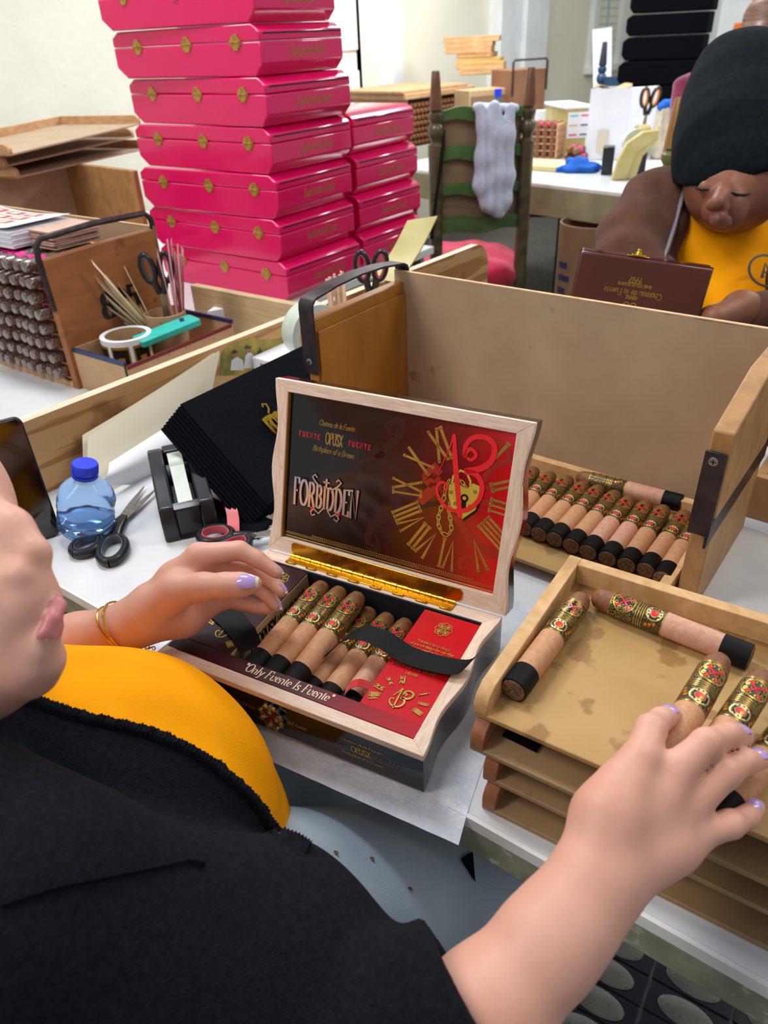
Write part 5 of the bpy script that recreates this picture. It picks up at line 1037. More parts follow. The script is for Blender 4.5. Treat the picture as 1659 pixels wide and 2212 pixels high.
sprig(70, cb, (-.50, -.36, .86), .17, .225, 'stick', 'straw_fan', 'fan of pale flat straws spreading out of the kraft cup', w=.0026, seed=2)
sprig(14, Vector((CC[0]+.014, CC[1]+.016, OZ+.03)), (.02, .05, 1), .09, .215, 'pstick', 'pink_straws', 'bunch of upright pinkish flat straws in the kraft cup', w=.003, seed=4)
def up_scissors(label, base, up_, sd, inner, z=.0):
    t = thing('scissors', label, 'scissors', tuple(base)); u = Vector(up_).normalized(); d_ = Vector(sd).normalized(); f = u.cross(d_).normalized()
    mm = Matrix((d_, u, f)).transposed().to_4x4()
    for k in (-1, 1):
        s = MB(); s.X = mm; s.prism([(k*.001, -.03), (k*.008, .02), (k*.004, .10), (-k*.002, .10)][::k], k*.001-.0007, k*.001+.0007); s.build('blade', M['steel'], t)
        s = MB(); s.X = mm; loop(s, (k*.0165, .140, 0), .026, .0115, PI/2-.12*k, .005, tall=.006); s.tube([(k*.010, .116, 0), (k*.004, .092, 0)], [.007, .006], 8); s.build('handle', M['bplast'], t)
        s = MB(); s.X = mm; loop(s, (k*.0165, .140, 0), .0215, .0075, PI/2-.12*k, .0025, tall=.0063); s.build('handle_lining', M[inner], t)
    return t
up_scissors('black and grey scissors standing handle-up in the kraft cup', Vector((CC[0]+.004, CC[1]+.002, OZ+.045)), (-.05, .02, 1), (.7, .7, 0), 'bpl2')
tb = thing('teal_box', 'turquoise card lying across the maroon-edged end of the organizer', 'card', mtx=frame((-1.122, .792, T+.088), (.22, .97, .10)))
s = MB(); s.prism(rrect(.125, .045, .006), -.012, 0); s.build('teal_card', M['teal'], tb, bevel=.0015); s = MB(); text(s, 'mm', .10, .02, .012, .2, .2, z=.0004, rot=1.2); s.build('ink_mark', M['navy'], tb, smooth=0)
fpoly('torn_paper', [(460, 742), (485, 722), (510, 716), (500, 735)], T+.001, .07, M['paper'], 'scrap of torn white paper between the organizer and the long plank', 'paper')
# ------------------------------------------------------------------ crate and loose trays behind on the left
CM = TR(-1.80, .86, T) @ RZ(math.radians(90))
C2 = holder(CM, 'open wooden crate at the far left below the loose trays', .50, .30, .262, .262, back='mdf', panel='pan2', th=.018)
for k in range(8):
    m = CM @ TR(.20+.036*k, .02+.004*(k % 3), .072) @ RZ(.1) 
    o = dup(WC, m, ORD[7-k]+' cellophane-wrapped cigar from the end panel at the front of the far-left crate', 'wrapped cigars in the far-left crate')
CB = MB().box(0.004, .496, .004, .29, .013, .055).build('cigar_bed', mat('tobacco bed', '9a7350', '6c4a34', rough=.8, scale=60), C2)
brs = sprig(22, Vector(CM @ Vector((.46, .0, .066))), (.2, -.25, 1), .12, .05, 'stick', 'brush_bristles', 'pale brush tuft at the end of the wrapped cigars in the far-left crate', w=.0016, seed=9)
for i, (q, z_, rz_, tl, lb) in enumerate((((38, 386), 1.0145, 104, 0, 'lowest'), ((12, 362), 1.043, 106, .6, 'middle'), ((22, 338), 1.074, 106, 1.5, 'topmost'))):
    c = at(q[0], q[1], z_); tray(TR(c[0], c[1], z_) @ RZ(math.radians(rz_)) @ Matrix.Rotation(math.radians(-tl), 4, 'Y'), lb+' of the three loose wooden trays piled on the far-left crate', w=.56, dpt=.30, top='mdf', rh=.022, railm='cwood')
# ------------------------------------------------------------------ pink boxes
PW, PD, PH = .46, .285, .0945
def pink_box():
    t = thing('pink_box', 'x', 'box', group='stacked magenta humidor boxes')
    def body(z0, z1, prof):
        s = MB(); n = len(prof); vs = [(x, 0, z) for x, z in prof]+[(x, PD, z) for x, z in prof]
        s.add(vs, [tuple(range(n)), tuple(range(2*n-1, n-1, -1))]+[(i, n+i, n+(i+1) % n, (i+1) % n) for i in range(n)]); return s
    zs = PH*.66
    body(0, zs, [(-PW+.030, 0), (-.020, 0), (0, .022), (0, zs-.0004), (-PW, zs-.0004), (-PW, .022)]).build('box_base', M['pink'], t, bevel=.003)
    body(zs, PH, [(-PW, zs+.0004), (0, zs+.0004), (0, PH-.014), (-.022, PH-.001), (-PW+.022, PH-.001), (-PW, PH-.014)]).build('box_lid', M['pink'], t, bevel=.003)
    MB().box(-.0015, .0006, .012, PD-.006, PH-.0195, PH-.0165).build('black_line', M['blk'], t)
    for x in (-.068, -.215, -.375):
        s = MB(); o = [(-.014, -.004), (-.010, -.004), (-.010, -.0085), (-.006, -.0085), (-.006, -.0125), (.006, -.0125), (.006, -.0085), (.010, -.0085), (.010, -.004), (.014, -.004), (.014, .004), (.010, .004), (.010, .0085), (.006, .0085), (.006, .0125), (-.006, .0125), (-.006, .0085), (-.010, .0085), (-.010, .004), (-.014, .004)]
        s.X = Matrix(((1.15, 0, 0, x), (0, 0, -1, -.0005), (0, 1.15, 0, zs), (0, 0, 0, 1))); s.prism(o, 0, .0015); h_ = s.build('hinge', M['brass'], t)
        s = MB(); s.tube([(x-.013, -.002, zs), (x+.013, -.002, zs)], .0016, 8); s.build('hinge_pin', M['brass'], h_)
    s = MB(); s.X = Matrix(((0, 0, 1, .0008), (1, 0, 0, 0), (0, 1, 0, 0), (0, 0, 0, 1))); text(s, 'Sophisticated Hooker', .152, .034, .021, .08, .04, slant=.4, anchor='c', xs=.62); s.build('gold_script', M['brass'], t, smooth=0)
    index_kids(t); return t
PB = pink_box(); nmz = ['bottom', 'second from bottom', 'third from bottom', 'fourth from bottom', 'fifth from bottom', 'sixth from bottom', 'seventh from bottom', 'top, cut by the frame']
offs = [(-1.235, 1.312, -1.0), (-1.243, 1.312, 0), (-1.240, 1.314, 1), (-1.243, 1.315, -.5), (-1.240, 1.313, -1.5), (-1.246, 1.32, 1.5), (-1.252, 1.322, 3.5), (-1.245, 1.31, 1.0)]
for i, (x, y, rz_) in enumerate(offs):
    m = TR(x, y, T+.0005+i*.0952) @ RZ(math.radians(rz_)); lb = 'magenta lacquered hinged box, '+nmz[i]+' of the tall front stack'
    if i == 0: PB.location = m.to_translation(); PB.rotation_euler = m.to_euler(); PB['label'] = lb
    else: dup(PB, m, lb)
for i, (x, y, rz_) in enumerate([(-1.243, 1.632, -.5), (-1.25, 1.632, -1), (-1.256, 1.636, 0), (-1.262, 1.638, 1)]):
    dup(PB, TR(x, y, T+.0005+i*.0952) @ RZ(math.radians(rz_)), 'magenta lacquered hinged box, '+['bottom', 'second from bottom', 'second from top', 'top'][i]+' of the low stack behind the tall one')
# ------------------------------------------------------------------ things between plank and crate
rt = thing('tape_roll', 'translucent roll of wide clear tape standing behind the iron handle', 'tape', mtx=frame(dep(676, 716, 1.27), (.35, .93, 0)))
s = MB(); s.X = Matrix.Rotation(PI/2, 4, 'X'); s.lathe([(.037, -.02), (.050, -.02), (.050, .02), (.037, .02), (.037, -.02)], 40, caps=False); s.build('tape_body', M['tape'], rt, smooth=40); s = MB(); s.X = Matrix.Rotation(PI/2, 4, 'X'); s.lathe([(.0366, -.0195), (.0366, .0195)], 32, caps=False); s.build('roll_core', M['paper2'], rt)
r3 = thing('label_carton', 'white carton with gold framed labels under the clear tape roll', 'carton', (-.895, .86, T+.0006)); MB().box(-.02, .075, -.0, .085, 0, .076).build('carton_body', M['paper'], r3, bevel=.002)
MB().box(-.0, .06, -.0012, 0, .008, .068).build('gold_label', M['goldd'], r3); MB().box(.005, .055, -.002, -.001, .013, .063).build('label_centre', mat('olive label', '4a4a34', '7c7448', rough=.5, scale=60), r3); MB().box(.0752, .0762, .01, .075, .008, .068).build('gold_label', M['goldd'], r3); MB().box(.0756, .0768, .016, .069, .013, .063).build('label_centre', M['bblack'], r3)
cst = thing('stick_cup', 'clear plastic cup of short wooden sticks behind the iron handle', 'cup', (-.86, 1.045, T+.0006)); s = MB(); s.lathe([(.0005, 0), (.030, 0), (.034, .09), (.033, .09), (.029, .002), (.0005, .002)], 28, caps=False); s.build('cup_wall', M['plast'], cst)
for k in range(16):
    a = k*2.4; r = .004+.0012*k; s = MB().box(-.003, .003, -.001, .001, 0, .17+.004*(k % 3)); s.X = Matrix.Identity(4); o = s.build('wooden_stick', M['pinee'], cst); o.location = (r*math.cos(a)*.8, r*math.sin(a)*.8, .003); o.rotation_euler = (.03*math.sin(k), .03*math.cos(k), a)
up_scissors('red and black handled scissors standing behind the iron handle', Vector((-.83, 1.10, T+.045)), (.02, .03, 1), (.8, .6, 0), 'redpl')
s = MB(); P0 = [Vector(p) for p in (dep(800, 600, 1.52), dep(857, 610, 1.50), dep(945, 466, 1.50), dep(880, 476, 1.52))]
def cf(u, v): p = (P0[0]*(1-u)+P0[1]*u)*(1-v)+(P0[3]*(1-u)+P0[2]*u)*v; return p+Vector((0, 0, -.012*math.sin(PI*v)))
c_ = thing('corrugated_card', 'curved yellowed piece of corrugated card leaning behind the tall crate', 'card', tuple(P0[0])); MB().grid(cf, 8, 16, .004).build('card_sheet', M['yelp'], c_, wparent=True, smooth=50)
bs = P0[0]; s = MB().box(-.03, .05, -.03, .05, 0, float(P0[0].z-T)+.01); o = s.build('plastic_bag', mat('clear cloudy plastic', 'e6dfc2', rough=.2, trans=.7, ior=1.2), None, bevel=.01, loc=(-.80, 1.10, T+.0006)); tag(o, 'cloudy plastic bag of supplies behind the iron handle', 'bag')
# ------------------------------------------------------------------ background
def zof(P, py, lo=.3, hi=2.2):
    """height above point P at which the photo shows row py"""
    for _ in range(40):
        m = (lo+hi)/2; v = np.array([P[0], P[1], m])-CP; y = 1106-FPX*(v@CU)/(v@CF)
        if y > py: lo = m
        else: hi = m
    return (lo+hi)/2
# ladder-back chair with the towel
R0 = dep(1148, 141, 2.62); L0 = dep(941, 140, 2.56); R0 = Vector((R0[0], R0[1], 0)); L0 = Vector((L0[0], L0[1], 0))
ch = thing('ladderback_chair', 'ladder-back chair with green slats and crimson cushion, wrapped in clear film', 'chair', mtx=frame(L0, R0-L0)); cwid = (R0-L0).length; ztop = float(dep(1148, 141, 2.62)[2])
def post(name, x, y, zt, m, par, mf=None, z0=0):
    s = MB(); s.X = TR(x, y, 0); k = .9
    s.lathe([(.023, z0), (.027, zt-.30), (.029, zt-.235), (.019, zt-.225), (.019, zt-.215), (.028, zt-.203), (.030, zt-.188), (.026, zt-.170), (.018, zt-.163), (.026, zt-.150), (.027, zt-.135), (.016, zt-.125)], 20); o = s.build(name, m, par)
    s = MB(); s.X = TR(x, y, 0); s.lathe([(.016, zt-.125), (.0235, zt-.120), (.0225, zt-.10), (.0145, zt-.006), (.012, zt)], 20); s.build('finial', mf or m, par); return o
post('back_post', 0, 0, ztop, M['gpost'], ch, M['bpost']); post('back_post', cwid, 0, ztop-.005, M['gpost'], ch, M['bpost'])
cm = wmat(ch)
for k, (ya, yb) in enumerate(((236, 266), (320, 352), (402, 428), (474, 508))):
    z1 = zof(L0, ya); z0 = zof(L0, yb); n = 16; pts = [(.015+(cwid-.03)*i/n, z1-.006*math.cos(4*PI*i/n)) for i in range(n+1)]; low = [(.015+(cwid-.03)*i/n, z0+.008*math.sin(2*PI*i/n*1.5)) for i in range(n, -1, -1)]
    s = MB(); s.X = Matrix(((1, 0, 0, 0), (0, 0, 1, -.006), (0, 1, 0, 0), (0, 0, 0, 1))); s.prism(pts+low, 0, .012); s.build('back_slat', M['green'], ch, bevel=.002)
zs0 = .46
s = MB().box(.02, cwid-.02, .014, .020, zof(L0, 500), zof(L0, 252)); s.build('tan_backing', M['rush'], ch)
s = MB().box(.0, cwid, .0, .42, zs0-.05, zs0-.02); s.build('seat_frame', M['rush'], ch, bevel=.01)
s = SDF((-.05, -.06, .38), (cwid+.12, .50, .60), .008); s.ell((cwid/2, .20, .47), (cwid/2+.06, .25, .055), .02); s.ell((cwid*.62, .0, .44), (.12, .05, .06), .03); P_, F_ = s.mesh()
P_ = P_+np.stack([0*P_[:, 0], 0*P_[:, 0], .006*np.sin(P_[:, 0]*40)*np.sin(P_[:, 1]*30)], 1); npmesh('cushion', P_, F_, M['seatc'], ch, wparent=False)
for x, y in ((0.01, .40), (cwid+.02, .41)): s = MB(); s.X = TR(x, y, 0); s.lathe([(.018, 0), (.024, .2), (.018, .3), (.024, .44)], 12); s.build('front_leg', M['gpost'], ch)
for z in (.12, .27):
    s = MB(); s.tube([(cwid, 0, z), (cwid+.02, .4, z)], .011, 8); s.build('stretcher', mat('green grey rung', '6e8378', rough=.5), ch); s = MB(); s.tube([(0, 0, z+.03), (cwid, 0, z+.03)], .011, 8); s.build('stretcher', M['gpost'], ch)
s = MB(); s.tube([(-.025, -.02, .62), (-.01, -.03, .75), (.02, -.03, .93), (.03, .0, .99)], .006, 6); s.build('black_strap', M['sat'], ch)
for k in range(5):
    z = .56+.05*k; s = MB().grid(lambda u, v, z=z, k=k: (-.03+(cwid+.06)*u, -.028-.004*math.sin(9*u+k)-.01*math.sin(PI*u), z+.03*v+.03*u*(k-2)*.4), 14, 2, .0006); s.build('film_wrap', M['plast'], ch)
# towel
tw = SDF((-.3, -.12, .5), (cwid+.2, .1, 1.2), .005)
def chp(x, y, off=-.045): # photo point on a plane just in front of the chair back
    Mi = cm.inverted(); o = Mi @ Vector(CP); q = Mi @ Vector(CP+ray(x, y)); d_ = q-o; t = (off-o.y)/d_.y; return o+d_*t
for pts in ([(1036, 232, .022), (1046, 270, .028), (1044, 340, .034), (1040, 400, .036), (1054, 440, .032), (1072, 458, .022)], [(1068, 230, .026), (1072, 290, .036), (1074, 380, .040), (1074, 440, .030)], [(1104, 232, .020), (1098, 290, .028), (1098, 380, .028), (1092, 430, .026), (1082, 460, .018)]):
    c = [(*chp(x, y, -.035), r*.8) for x, y, r in pts]; tw.chain(c, .03)
tw.cone(chp(1030, 232, -.01), chp(1112, 234, -.01), .016, .016, .01)
P_, F_ = tw.mesh(); P_[:, 1] += .0035*np.sin(P_[:, 0]*170+2.5*P_[:, 2]); tt = thing('towel', 'pale blue grey towel hanging over the back of the green chair', 'towel', tuple(cm @ Vector((cwid*.6, -.03, .98)))); P2 = np.array([tuple(cm @ Vector(p)) for p in P_]); npmesh('towel_cloth', P2, F_, M['towel'], tt, relax=1)
# helper for goods on the far desk
def boxpx(name, label, cat, corner, right, left, topy, m, z0=T+.001, wr=None, wl=None, bevel=.004, group=None, parts=None):
    A = Vector(at(*corner, z0)); B = Vector(at(*right, z0)); C_ = Vector(at(*left, z0)); h = zof(A, topy)-z0
    ex = (B-A); w = wr or ex.length; fm = frame(A, ex); d_ = wl or abs((fm.inverted() @ C_).y)
    t = thing(name, label, cat, mtx=fm, group=group); MB().box(0, w, 0, d_, 0, h).build('body', m, t, bevel=bevel); return t, w, d_, h
# crate 1 with cigar ends, lid boards
t, w, d_, h = boxpx('cigar_crate', 'low wooden crate of stacked cigar ends under two boards behind the chair', 'crate', (880, 320), (1016, 293), (785, 292), 216, M['dark'], bevel=0, wl=.5)
MB().box(-.012, 0, -.01, d_, 0, h).build('side_panel', M['pan2'], t); MB().box(w-.03, w+.012, -.01, d_, 0, h).build('side_panel', M['cwood'], t)
MB().box(-.03, w+.01, -.02, d_+.01, h, h+.03).build('lid_board', M['cwood'], t, bevel=.004); MB().box(-.05, w-.05, -.01, d_-.02, h+.03, h+.045).build('lid_board', M['cwood'], t, bevel=.003)
ce = MB(); ce.X = Matrix.Rotation(PI/2, 4, 'X'); ce.lathe([(.001, .012), (.012, .010), (.015, .0), (.015, -.01)], 10); nx_ = max(4, int((w-.05)/.034)); nz_ = 7; ceo = None
for i in range(nx_):
    for j in range(nz_):
        if ceo is None: ceo = ce.build('cigar_end', M['wrap'], t); o = ceo
        else: o = ceo.copy(); COL.objects.link(o); o.parent = t
        o.location = (.022+i*.034+(.0 if j % 2 else .006), -.003, .02+j*(h-.02)/nz_)
# stack of empty trays/boxes
A = Vector(at(1000, 260, T+.2)); base = dep(1046, 290, 4.45); fz = T+.001
bt2, w, d_, h = boxpx('cardboard_crate', 'brown open crate behind the blue-capped bottle', 'crate', (1012, 318), (1092, 309), (985, 300), 196, M['kraft'], wl=.16)
MB().box(.01, w-.01, -.004, 0, .02, h-.03).build('front_panel', mat('dull brown board', '8c6f52', '7c6248', rough=.7, scale=10), bt2)
bm = wmat(bt2)
for k, (x0, x1, y0_, y1_, nm) in enumerate(((993, 1111, 149, 163, 'lowest'), (985, 1112, 137, 150, 'second'), (987, 1105, 127, 138, 'third'), (986, 1086, 116, 126, 'fourth'), (962, 1085, 104, 117, 'fifth'), (960, 1088, 94, 104, 'sixth'), (958, 1103, 81, 94, 'topmost'))):
    a = dep(x0, y1_, 4.4-.0*k); b = dep(x1-25, y1_, 4.35); z1 = zof(a, y0_); fm = frame(a, (Vector(b)-Vector(a)).to_2d().to_3d()); ww = (Vector(b)-Vector(a)).to_2d().length
    t = thing('shallow_box', nm+' of the pale shallow wooden boxes stacked behind the chair', 'box', mtx=fm, group='shallow wooden boxes stacked behind the chair'); MB().box(0, ww, 0, .24, 0, z1-a[2]).build('box_body', M['cwood' if k != 3 else 'pan2'] if k not in (1, 2) else mat('yellow pale wood', 'c9a468', 'b99250', rough=.5, scale=8), t, bevel=.002); MB().box(.005, ww-.005, -.001, .0, .004, (z1-a[2])*.45).build('front_slot', M['rail'], t)
t, w, d_, h = boxpx('tall_wooden_crate', 'reddish wooden crate with a dark wire handle beside the shallow boxes', 'crate', (1100, 312), (1170, 305), (1090, 300), 152, mat('red brown board', '8f6344', '7d5438', rough=.6, scale=6))
s = MB(); s.tube([(0, -.005, h-.12), (0, -.005, h+.035), (.01, -.005, h+.045), (w-.01, -.005, h+.045), (w, -.005, h+.035), (w, -.005, h-.10)], .006, 6); s.build('handle', M['iron'], t)
# small bottle behind the towel
bp = at(1075, 262, T+.001); bp = dep(1075, 225, 3.6); t = thing('small_bottle', 'clear bottle with a bright blue cap behind the towel', 'bottle', (bp[0], bp[1], T+.001)); s = MB(); s.lathe([(.03, 0), (.033, .01), (.033, bp[2]-T-.02), (.015, bp[2]-T+.015), (.013, bp[2]-T+.03)], 20); s.build('bottle_body', M['bott'], t); s = MB(); s.lathe([(.018, bp[2]-T+.03), (.018, bp[2]-T+.065)], 20); s.build('bottle_cap', M['cap'], t, bevel=.002)
# low stack of cigar trays with pink bands
t0 = at(1200, 342, T+.001); cxm = None
A = Vector(at(1198, 343, T+.001)); B = Vector(at(1120, 340, T+.001)); ex = (A-B).normalized(); hz_ = (zof(A, 268)-T)/5
for k in range(5):
    m = frame(B+Vector((0, 0, hz_*k)), ex); wq = (A-B).length
    t = thing('cigar_tray', ['bottom', 'second', 'third', 'fourth', 'top'][k]+' small wooden tray of pink-banded cigars on the far desk', 'tray', mtx=m, group='small trays of cigars on the far desk'); MB().box(0, wq+.0, 0, .14, 0, hz_*.22).build('tray_board', M['cwood'], t); MB().box(wq, wq+.012, -.005, .145, 0, hz_*.98).build('side_rail', M['cwood'], t, bevel=.002)
    for j in range(5):
        s = MB(); s.X = TR(.02+j*.037, .0, hz_*.6) @ Matrix.Rotation(-PI/2, 4, 'X'); s.lathe([(.002, -.012), (.013, -.005), (.0165, .01), (.0165, .12)], 10); s.build('cigar_end', M['wrap'], t)
        if k > 2: s = MB(); s.X = TR(.02+j*.037, .0, hz_*.6) @ Matrix.Rotation(-PI/2, 4, 'X'); s.lathe([(.017, .0), (.0172, .02)], 10, caps=False); s.build('pink_band', M['pinkb'], t)
for j, (x, y) in enumerate(((1224, 336), (1238, 334), (1230, 322), (1244, 325), (1250, 340))):
    p = at(x, y, T+.02 if y > 330 else T+.05); t = thing('bundled_cigar', ['leftmost', 'front middle', 'upper left', 'upper right', 'rightmost'][j]+' dark cigar with a pink band in the small pile beside the white bag', 'cigar', mtx=TR(p[0], p[1], T+.018+(.03 if y < 330 else 0)), group='small pile of pink-banded cigars'); s = MB(); s.X = Matrix.Rotation(-PI/2, 4, 'X'); s.lathe([(.003, -.02), (.013, -.01), (.0165, .01), (.0165, .09)], 10); s.build('wrapper', M['wrap'], t); s = MB(); s.X = Matrix.Rotation(-PI/2, 4, 'X'); s.lathe([(.017, .02), (.0172, .045)], 10, caps=False); s.build('pink_band', M['pinkb'], t)
t, w, d_, h = boxpx('white_carton', 'white carton with colour-striped printed sheets beside the white bag', 'carton', (1215, 338), (1262, 335), (1190, 320), 236, M['yelp'], bevel=.003)
MB().box(-.01, w+.02, -.01, d_, h, h+.012).build('carton_lid', M['paper'], t, bevel=.002)
MB().box(.01, w*1.1, -.006, -.001, h*.38, h*.93).build('printed_sheet', M['paper'], t)
for i in range(3):
    for j in range(2): MB().box(.02+j*w*.5, .02+j*w*.5+w*.35, -.0075, -.006, h*(.84-.2*i), h*(.87-.2*i)).build('colour_bar', M[('teal', 'redp', 'goldp', 'navy', 'redp', 'navy')[2*i+j]], t)
sh_ = at(1180, 330, T); t, w, d_, h = boxpx('paper_sheet', 'pale lilac paper standing behind the small cigar trays', 'paper', (1152, 322), (1196, 320), (1150, 318), 238, M['paper'], wl=.01)
# white bag
t, w, d_, h = boxpx('white_bag', 'tall crumpled white paper bag with brown card sticking out of the top', 'bag', (1262, 345), (1345, 345), (1262, 330), 192, M['paper'], wl=.14, bevel=.0)
b_ = [o for o in bpy.data.objects if o.parent == t][0]; me = b_.data
s = MB(); 
def bagf(a, z):
    x = [0, w, w, 0, 0][int(a)] if a < 4 else 0; i = int(a) % 4; f = a-int(a); c = [(0, 0), (w, 0), (w, .14), (0, .14)]; p = c[i]; q = c[(i+1) % 4]; X = p[0]+(q[0]-p[0])*f; Y = p[1]+(q[1]-p[1])*f; nn = noise.noise(Vector((X*14, Y*14, z*12)))*.014*min(1, z/.05+.2); cx, cy = w/2, .07; k = 1+nn*3; return (cx+(X-cx)*k, cy+(Y-cy)*k, z)
n = 32; rows = 16; vs = [bagf(4*j/n, h*i/rows) for i in range(rows+1) for j in range(n)]; s.add(vs, [(i*n+j, i*n+(j+1) % n, (i+1)*n+(j+1) % n, (i+1)*n+j) for i in range(rows) for j in range(n)]+[tuple(range(n-1, -1, -1))]); o = s.build('bag_paper', M['paper'], t, smooth=25); bpy.data.objects.remove(b_)
s = MB().grid(lambda u, v: (w*(.05+.95*u), .01+.09*v, h-.02+.03*math.sin(7*u+2*v)*.5+.02), 10, 4, .003); s.build('brown_card', M['kraft'], t); MB().box(w*.3, w*.55, -.012, -.006, .03, h*.42).build('masking_tape', mat('masking tape', 'd8cdb2', rough=.6), t)
t, w, d_, h = boxpx('white_board', 'plain white board standing behind the orange-handled scissors', 'board', (1340, 318), (1408, 312), (1340, 310), 190, M['paper'], wl=.012)
fpoly('yellow_cloth', [(1146, 352), (1212, 356), (1222, 366), (1200, 372), (1146, 368)], T+.001, .02, mat('cream cloth', 'd9c48c', rough=.8), 'cream folded cloth at the left end of the far desk', 'cloth')
bcl = thing('blue_cloth', 'crumpled bright blue cloth lying on the far desk', 'cloth', tuple(at(1255, 365, T+.001)))
s = SDF(np.array(at(1255, 365, T))-np.array([.25, .25, .01]), np.array(at(1255, 365, T))+np.array([.25, .25, .09]), .007)
for a, b, r0, r1 in (((1205, 367), (1250, 358), .012, .03), ((1250, 358), (1290, 362), .03, .02), ((1230, 352), (1262, 350), .02, .022), ((1225, 368), (1280, 367), .014, .016)): s.cone(at(*a, T+r0*.8), at(*b, T+r1*.8), r0, r1, .02)
P_, F_ = s.mesh(); P_[:, 2] = np.maximum(P_[:, 2]+.006*np.sin(P_[:, 0]*70)*np.sin(P_[:, 1]*50), T+.001); npmesh('cloth', P_, F_, M['blue'], bcl)
t, w, d_, h = boxpx('black_tape_block', 'narrow black block standing at the front of the far desk', 'tape dispenser', (1297, 378), (1322, 378), (1300, 360), 318, M['bplast'], wl=.07)
def archdisp(cx, cy, py, label, wpx):
    A = Vector(at(cx, cy, T+.001)); h = zof(A, py)-T; t = thing('yellowed_dispenser', label, 'tape dispenser', mtx=frame(A, Vector(CR)*Vector((1, 1, 0)) if False else (CR[0], CR[1], 0)))
    wd_ = wpx*(np.array(A)-CP)@CF/FPX; pf = [(0, 0), (wd_*.35, 0), (wd_*.5, h*.55), (wd_*.95, h*.86), (wd_*1.0, h), (wd_*.6, h*.97), (wd_*.25, h*.75), (wd_*.1, h*.4)]
    s = MB(); s.X = Matrix(((1, 0, 0, 0), (0, 0, 1, 0), (0, 1, 0, 0), (0, 0, 0, 1))); s.prism(pf, 0, .03); s.build('arched_body', M['yelp'], t, bevel=.004); s = MB(); s.X = TR(wd_*.55, .05, h*.72) @ Matrix.Rotation(PI/2, 4, 'X'); s.lathe([(.02, -.03), (.05, -.03), (.05, .0), (.02, .0)], 20, caps=False); s.build('tape_roll', M['tape'], t)
archdisp(1322, 390, 285, 'arched yellowed dispenser beside the narrow black block', 90); archdisp(1352, 388, 298, 'second arched yellowed dispenser, nearer the brown hooded person', 60)
t, w, d_, h = boxpx('black_cup', 'short black cup between the yellowed dispensers and the brown shoulder', 'cup', (1362, 386), (1392, 384), (1365, 375), 325, M['bplast'], wl=.06)
S3 = dep(1388, 262, 3.5); t = up_scissors('orange and grey handled scissors standing on the far desk', Vector((S3[0], S3[1], S3[2]-.11)), (.1, 0, 1), (CR[0], CR[1], 0), 'oran'); t.scale = (1.5, 1.5, 1.5)
t, w, d_, h = boxpx('scissor_jar', 'pale jar holding the orange-handled scissors on the far desk', 'jar', (1370, 345), (1402, 343), (1370, 335), 272, M['yelp'], wl=.07, bevel=.02)
t, w, d_, h = boxpx('blue_topped_jar', 'clear jar with crumpled blue and white plastic at the top', 'jar', (1416, 345), (1444, 343), (1416, 335), 232, mat('cloudy jar', 'b9aa92', 'd8cfc0', rough=.2, scale=40), wl=.07, bevel=.01); s = MB(); [s.ell((w*(.2+.2*i), .03, h+.01*(i % 2)), (.022, .03, .02)) for i in range(4)]; s.build('blue_plastic', M['blue'], t)
# black velvet boxes
A = Vector(dep(1322, 262, 3.9)); Bv = Vector(dep(1488, 262, 3.75)); z_ = T+.001; ex = (Bv-A); ex.z = 0; A.z = 0; rows = [340, 287, 241, 185, 132, 80, 31, -22, -75]
for k in range(8):
    za_, zb_ = zof(A, rows[k], .4, 2.4), zof(A, rows[k+1], .4, 2.4)
    if k == 0: za_ = T+.001
    m = frame(Vector((A.x, A.y, za_))+Vector((CR[0], CR[1], 0))*(.008*(k-3)), ex); hh_ = zb_-za_-.004; w = ex.length
    t = thing('black_box', 'black velvet-covered box, '+['lowest', 'second', 'third', 'fourth', 'fifth', 'sixth', 'seventh', 'eighth'][k]+' from the bottom of the dark tower', 'box', mtx=m, group='tower of black velvet boxes')
    s = MB(); pf = [(.02, 0), (w-.0, 0), (w+.0, hh_*.5), (w, hh_), (.025, hh_), (0, hh_*.82), (0, hh_*.25)]; s.X = Matrix(((1, 0, 0, 0), (0, 0, 1, 0), (0, 1, 0, 0), (0, 0, 0, 1))); s.prism(pf, 0, .24); s.build('box_body', M['velv'], t, bevel=.006)
# stencilled paper drum under the far desk
bc = at(1278, 560, .25); bp = dep(1278, 520, 2.95); t = thing('kraft_drum', 'brown kraft drum with faint blue stencilling standing under the far desk', 'drum', (bp[0], bp[1], 0)); zt_ = zof(bp, 478, .2, .8); s = MB(); s.lathe([(.13, 0), (.13, zt_), (.122, zt_), (.122, .05), (.001, .05)], 32, caps=False); s.build('drum_wall', M['brownt'], t, smooth=30)
for k in range(4): s = MB(); q = MB(); text(q, ('BEIRA', 'FONTE', 'LUNA', 'ROTA')[k] if False else ('ooo', 'oooo', 'ooo', 'oo')[k], 0, 0, .03, .3, .3); s.v = [(.1305*math.cos(-2.3+x/.1305), .1305*math.sin(-2.3+x/.1305), zt_-.16-.05*k+y) for x, y, z in q.v]; s.f = q.f; s.m = q.m; s.build('stencil_print', M['navy'], t, smooth=0)
t, w, d_, h = boxpx('black_case', 'flat black case on the chair side under the far desk', 'case', (1140, 470), (1225, 468), (1140, 462), 448, M['bplast'], z0=.56, wl=.2); MB().box(0, .02, .15, .17, -.56, 0).build('support_post', M['bplast'], t); MB().box(w-.02, w, .15, .17, -.56, 0).build('support_post', M['bplast'], t)
